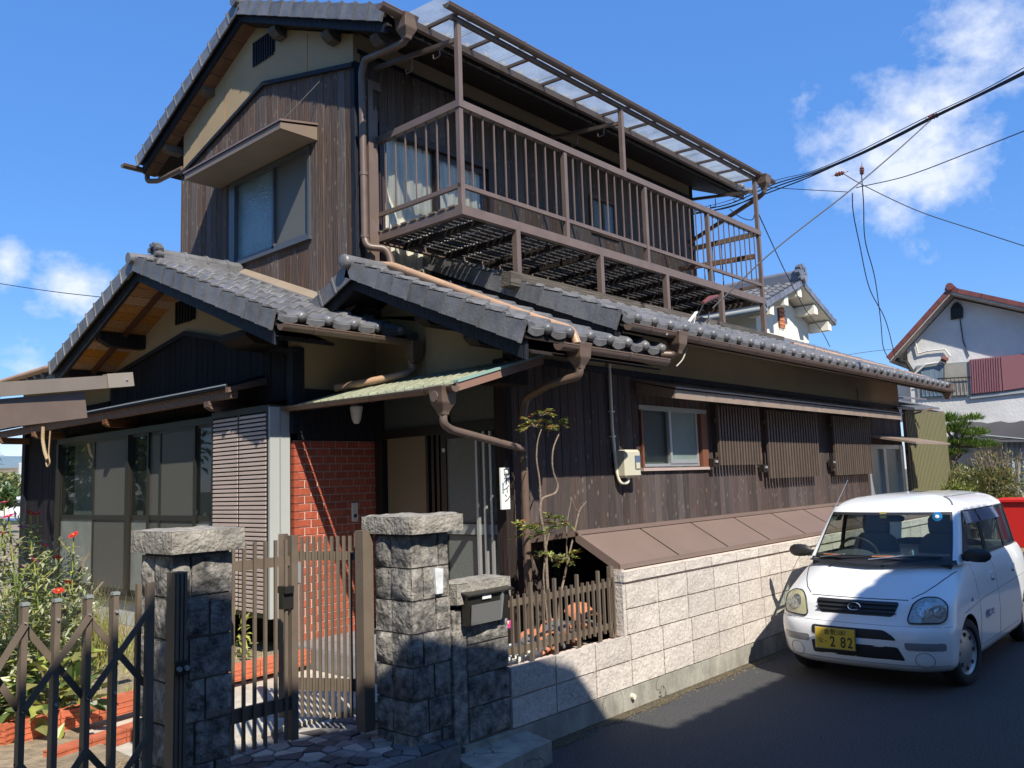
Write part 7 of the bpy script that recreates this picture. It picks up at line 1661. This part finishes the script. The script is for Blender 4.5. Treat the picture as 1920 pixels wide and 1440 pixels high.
# ------------------------------------------------------------------ overhead wires
def wire(name, label, pts, r, cat='cable', group=None, mt='cable', n=10, kind=None):
    "pts: (px,py,distance) picked as points in space; smooth curve through them"
    p = [dep(a, b, d) for a, b, d in pts]; q = []
    for i in range((len(p)-1)*n+1): q.append(cr(p, i/n))
    t = MB().tube(q, r, 5).build(name, M[mt] if isinstance(mt, str) else mt, None, smooth=True); tag(t, label, cat, group); return t
B_ = [(1290,402,15.5),(1380,385,14.8),(1450,352,14),(1520,326,13.2),(1600,296,12.4),(1640,270,12)]
for k, (d0, d1, lab) in enumerate(((0,0,'thick black service cable, lowest of the bundle from the right edge to the house end'),(-3,-5,'black service cable, second lowest of the bundle crossing the sky'),(-6,-12,'thin black messenger wire, topmost of the bundle crossing the sky'),(3,-3,'black service cable with the widest sag in the bundle'))):
    pts = [(1295,400+d0,15.5),(1370,388+d0*1.5-k*2,14.8),(1450,352+d0-(k*3 if k != 3 else -3),14),(1520,328+d0,13.2),(1600,296+d1*.6,12.4),(1680,258+d1*.8,11.6),(1745,224+d1*.7,11),(1840,178+d1*.6,10.2),(1960,120+d1*1.3,9.2)]
    wire('power_cable', lab, pts, .011 if k != 2 else .006, group='bundle of overhead service cables')
wire('overhead_wire', 'straight thin wire from the broken bracket up to the cable joint', [(1336,578,9.3),(1450,470,9.9),(1590,360,10.4),(1680,284,10.8),(1745,225,11)], .009)
wire('overhead_wire', 'thin wire from the hanging insulator to the right edge below the bundle', [(1605,352,12.3),(1700,330,11.6),(1820,285,10.6),(1960,230,9.6)], .007)
wire('overhead_wire', 'thin wire falling from the joint to the lower right edge of the sky', [(1580,325,12.4),(1620,348,12.3),(1720,395,12),(1830,432,11.6),(1960,474,11)], .007)
wire('overhead_wire', 'horizontal thin wire from the balcony end to the hanging insulator', [(1420,350,13.8),(1500,355,13.2),(1590,360,12.4)], .006)
wire('dangling_wire', 'left cut wire hanging wavily from the insulator down to the roof', [(1598,362,12.3),(1600,400,12.4),(1612,460,12.8),(1630,540,13.5),(1660,600,14.5),(1678,668,16)], .008)
wire('dangling_wire', 'right wire hanging from the joint down to the red-roofed house corner', [(1615,325,12.3),(1619,380,12.4),(1622,450,12.8),(1640,520,13.5),(1651,600,14.6),(1656,650,15.5),(1668,676,16.2)], .008)
wire('overhead_wire', 'wire sagging from the balcony corner to the cream house wall', [(1418,392,13.5),(1440,440,14.4),(1475,515,16.2),(1510,580,18),(1540,620,19.8),(1556,650,20.5)], .009)
wire('overhead_wire', 'drooping loop of wire left of the balcony corner post', [(1368,392,14.6),(1390,408,14.2),(1410,412,13.8),(1416,398,13.6)], .008)
wire('overhead_wire', 'faint far wire crossing behind the bay roof at the left', [(-60,522,40),(80,544,38),(190,557,36),(330,570,34)], .018)
wire('overhead_wire', 'faint far wire low between the two neighbour houses', [(1590,665,26),(1640,658,26),(1675,655,26)], .008)
for a, b, d, lab in ((1751,218,11,'brown insulator clamped on the cable joint against the cloud'), (1616,320,12.3,'brown hanging insulator below the cable bundle'), (1574,326,12.5,'small brown insulator left of the hanging one')):
    t = thing('insulator', lab, 'insulator', tuple(dep(a, b, d)), group='brown cable insulators'); c = dep(a, b, d); dx = r3*(.03)
    ins = (r3*.07+u3*.02) if a != 1616 else u3*.06
    MB().tube([c-ins, c-ins*.5, c-ins*.3, c, c+ins*.3, c+ins*.5, c+ins], [.015,.035,.022,.038,.022,.035,.015], 10).build('body', M['insul'], t, smooth=True)
    MB().tube([c-ins*1.6, c-ins], .007, 6).build('shackle', M['alu_grey'], t); MB().tube([c+ins, c+ins*1.9], .007, 6).build('shackle', M['alu_grey'], t)
# ------------------------------------------------------------------ far left: valley, hills, trees
def hill(name, pts, D, zb, mt, depth=120):
    "ridge line given as pixel, height; built as a rounded slope of real terrain"
    m = MB(); vs = []; n = len(pts)
    for a, b in pts:
        p = dep(a, b, D); f = Vector((_f.x, _f.y, 0))
        for k in range(9):
            t = k/8; vs.append(Vector((p.x, p.y, zb+(p.z-zb)*math.sin(t*PI/2)))-f*depth*(1-t)+Vector((0,0,noise.noise(Vector((a*.05, t*4, D)))*D*.002)))
        vs.append(Vector((p.x, p.y, zb))+f*depth)
    m.add(vs, [(i*10+k, i*10+k+1, (i+1)*10+k+1, (i+1)*10+k) for i in range(n-1) for k in range(9)])
    o = m.build(name, mt, None, smooth=True, fix=False); tag(o, kind='structure'); return o
hm1 = mat('far_hill_blue_green', (.13,.19,.22), .95, var=.15, vscale=.01); hm2 = mat('near_hill_olive', (.12,.14,.07), .95, var=.45, vscale=.05, vcol=(.30,.20,.12))
hill('hill', [(-400,850),(-300,880),(-150,892),(-60,870),(0,861),(20,856),(45,854),(80,862),(140,880),(260,900)], 1400, -10, hm1, 300)
hill('hill', [(-400,880),(-200,878),(-80,876),(0,878),(40,876),(100,880),(240,890)], 480, -10, hm2, 200)
hill('hill', [(-400,900),(-200,893),(-80,892),(0,890),(40,894),(100,900),(260,905)], 130, -3, mat('wooded_slope', (.13,.17,.07), .95, var=.5, vscale=.25, dirt=.5, dirtcol=(.05,.08,.03), dscale=.4), 60)
random.seed(77)
m = MB()
for _ in range(5200):
    D = random.uniform(60, 120); a = random.uniform(-120, 110); b = random.uniform(893, 960); c = dep(a, b, D); d = rv().normalized()
    leaf_q(m, c, d+Vector((0,0,.4)), D*.0075, D*.0045, mi=random.randrange(2))
w_ = m.build('woodland', [M['forest'], M['leaf_dry']], fix=False); tag(w_, 'sunlit woodland on the slope beyond the left end of the house', 'woodland', kind='stuff')
dt = thing('dark_tree', 'dark conifer whose twigs enter at the left edge under the carport', 'tree', tuple(dep(-160, 960, 16)))
MB().tube([dep(-170, 980, 16), dep(-160, 700, 16)], [.15, .08], 8).build('trunk', M['bark'], dt)
m = MB(); random.seed(3)
for k in range(26):
    y = 720+k*9; c = dep(-150, y, 16)
    for _ in range(70): 
        t = random.random(); leaf_q(m, c.lerp(dep(-150+random.uniform(.75,1)*150, y+random.uniform(-15,25), 16+random.uniform(-1,1)), t), rv()+r3, .16, .04, mi=0)
m.build('crown', [M['leaf_g']], dt, fix=False)
pl_ = thing('utility_pole', 'pale concrete pole with a box on top far beyond the house', 'pole', tuple(dep(42, 905, 70)))
MB().tube([dep(42, 906, 70), dep(43, 868, 70)], .35, 8).build('shaft', mat('pale_concrete_pole', (.55,.55,.52), .9), pl_); MB().beam(dep(38, 872, 70), dep(46, 872, 70), .3, .3).build('top_box', bpy.data.materials['pale_concrete_pole'], pl_)
MB().tube([dep(43, 870, 70), dep(44, 860, 70)], .06, 6).build('rod', bpy.data.materials['pale_concrete_pole'], pl_)
colors = [('white', (.75,.75,.75)), ('silver', (.45,.46,.48)), ('blue', (.08,.16,.35))]
for i in range(3):
    nm, cc = colors[i]; a = (8, 22, 34)[i]; c = dep(a, 974+i*4, 52)
    t = thing('far_car', ('tiny white car in the distant car park at the left edge', 'tiny silver car in the distant car park, middle of three', 'tiny blue car in the distant car park beside the house corner')[i], 'car', tuple(c), group='cars in the distant car park')
    mt = mat('far_car_'+nm, cc, .3)
    MB().prism([c+r3*q[0]+Vector((0,0,q[1])) for q in ((-.9,.2),(.9,.2),(.95,.8),(.6,.9),(.35,1.4),(-.6,1.4),(-.85,.9))], Vector((_f.x,_f.y,0))*1.6).build('far_body', mt, t)
    MB().prism([c+r3*q[0]+Vector((0,0,q[1]))-_f*.02 for q in ((.5,.92),(.3,1.3),(-.52,1.3),(-.7,.92))], Vector((_f.x,_f.y,0))*.01).build('far_window', M['black'], t)
dk = thing('shrub_row', 'dark evergreen shrub in front of the distant car park', 'shrub', tuple(dep(15, 945, 40)))
m = MB()
for _ in range(500): leaf_q(m, dep(random.gauss(6, 10), random.gauss(936, 9), 40+random.uniform(-1,1)), rv()+Vector((0,0,.5)), .4, .2)
m.build('foliage', [M['leaf_g']], dk, fix=False)
# unseen trees: near row added to block sky light, far row mirrored in bay windows
random.seed(50)
for i, (x, y, h) in enumerate(((-7, 7, 8.5), (-8, 12, 9.5), (-6.5, 17, 8), (-8, 2, 8), (-7, 22, 8.5), (-4, 29, 8), (-5, 34, 9), (-3, 39, 8.5), (-5, 45, 9), (-2, 50, 8))):
    t = thing('garden_tree', ['round leafy tree, unseen sky blocker added across the drive', 'tallest leafy tree, unseen sky blocker added across the drive', 'smaller leafy tree, unseen sky blocker added behind the tallest', 'leafy tree nearest the street, unseen sky blocker added across the drive', 'leafy tree beside the far corner, unseen sky blocker added across the drive', 'first leafy tree of the row beyond the drive', 'second leafy tree of the row beyond the drive', 'third leafy tree of the row beyond the drive', 'fourth leafy tree of the row beyond the drive', 'last leafy tree of the row beyond the drive'][i], 'tree', (x, y, 0))
    MB().tube([(x, y, 0), (x+.1, y, h*.4), (x, y+.1, h*.8)], [.2,.14,.05], 8).build('trunk', M['bark'], t)
    m = MB()
    for _ in range(2600):
        d = rv().normalized(); p = Vector((x, y, h*.56))+Vector((d.x*2.6, d.y*2.9, d.z*h*.46))*random.random()**.4*(1+.3*noise.noise(d*3)); leaf_q(m, p, d+rv(.8), .42, .26, mi=random.randrange(2))
    m.build('crown', [M['leaf_g'], M['leaf_y']], t, fix=False)
# ------------------------------------------------------------------ house across the street (stands behind the camera, its shadow lies on road and wall)
h4 = thing('street_house', 'plain two-storey house across the street', 'house', (2, -5, 0))
FYs = -1.5
MB().prism([(-7.5, FYs, 0), (-7.5, FYs, 4.1), (-1.0, FYs, 7.0), (-.75, FYs, 7.08), (-.5, FYs, 7.42), (1.78, FYs, 6.72), (2.45, FYs, 6.48), (2.95, FYs, 5.9), (2.95, FYs, 5.45), (7.77, FYs, 5.45), (7.77, FYs, 0)], (0, -6, 0)).build('wall', M['white_wall2'], h4)
m = MB()
for k in range(20): m.box((3.0+k*.24, FYs-.06, 5.45), (3.16+k*.24, FYs-.0, 5.475))
m.build('eave_tile_row', M['tile'], h4)
for x, z in ((-4, 4), (-1.5, 4), (4, 3.6), (6, 3.6)): 
    w = box('window', (x, FYs+.0, z), (x+1.4, FYs+.04, z+1.1), M['alu_dark'], h4); box('pane', (x+.06, FYs+.04, z+.06), (x+1.34, FYs+.045, z+1.04), M['frost'], w)

h5 = thing('street_house', 'unseen lower house added farther along the street to block sky light', 'house', (17, -5, 0))  # unseen house added along the street to block low sky light
MB().prism([(13.2, -1.7, 0), (13.2, -1.7, 5.0), (30, -1.7, 5.0), (30, -1.7, 0)], (0, -6, 0)).build('wall', M['white_wall2'], h5)
MB().prism([(13.0, -1.5, 5.0), (13.0, -4.7, 6.2), (13.0, -8, 5.0)], (17.2, 0, 0)).build('roof', M['tile_blue'], h5)
for x in (14.5, 18, 22): 
    w = box('window', (x, -1.7, 3.4), (x+1.5, -1.66, 4.4), M['alu_dark'], h5); box('pane', (x+.06, -1.66, 3.46), (x+1.44, -1.655, 4.34), M['frost'], w)
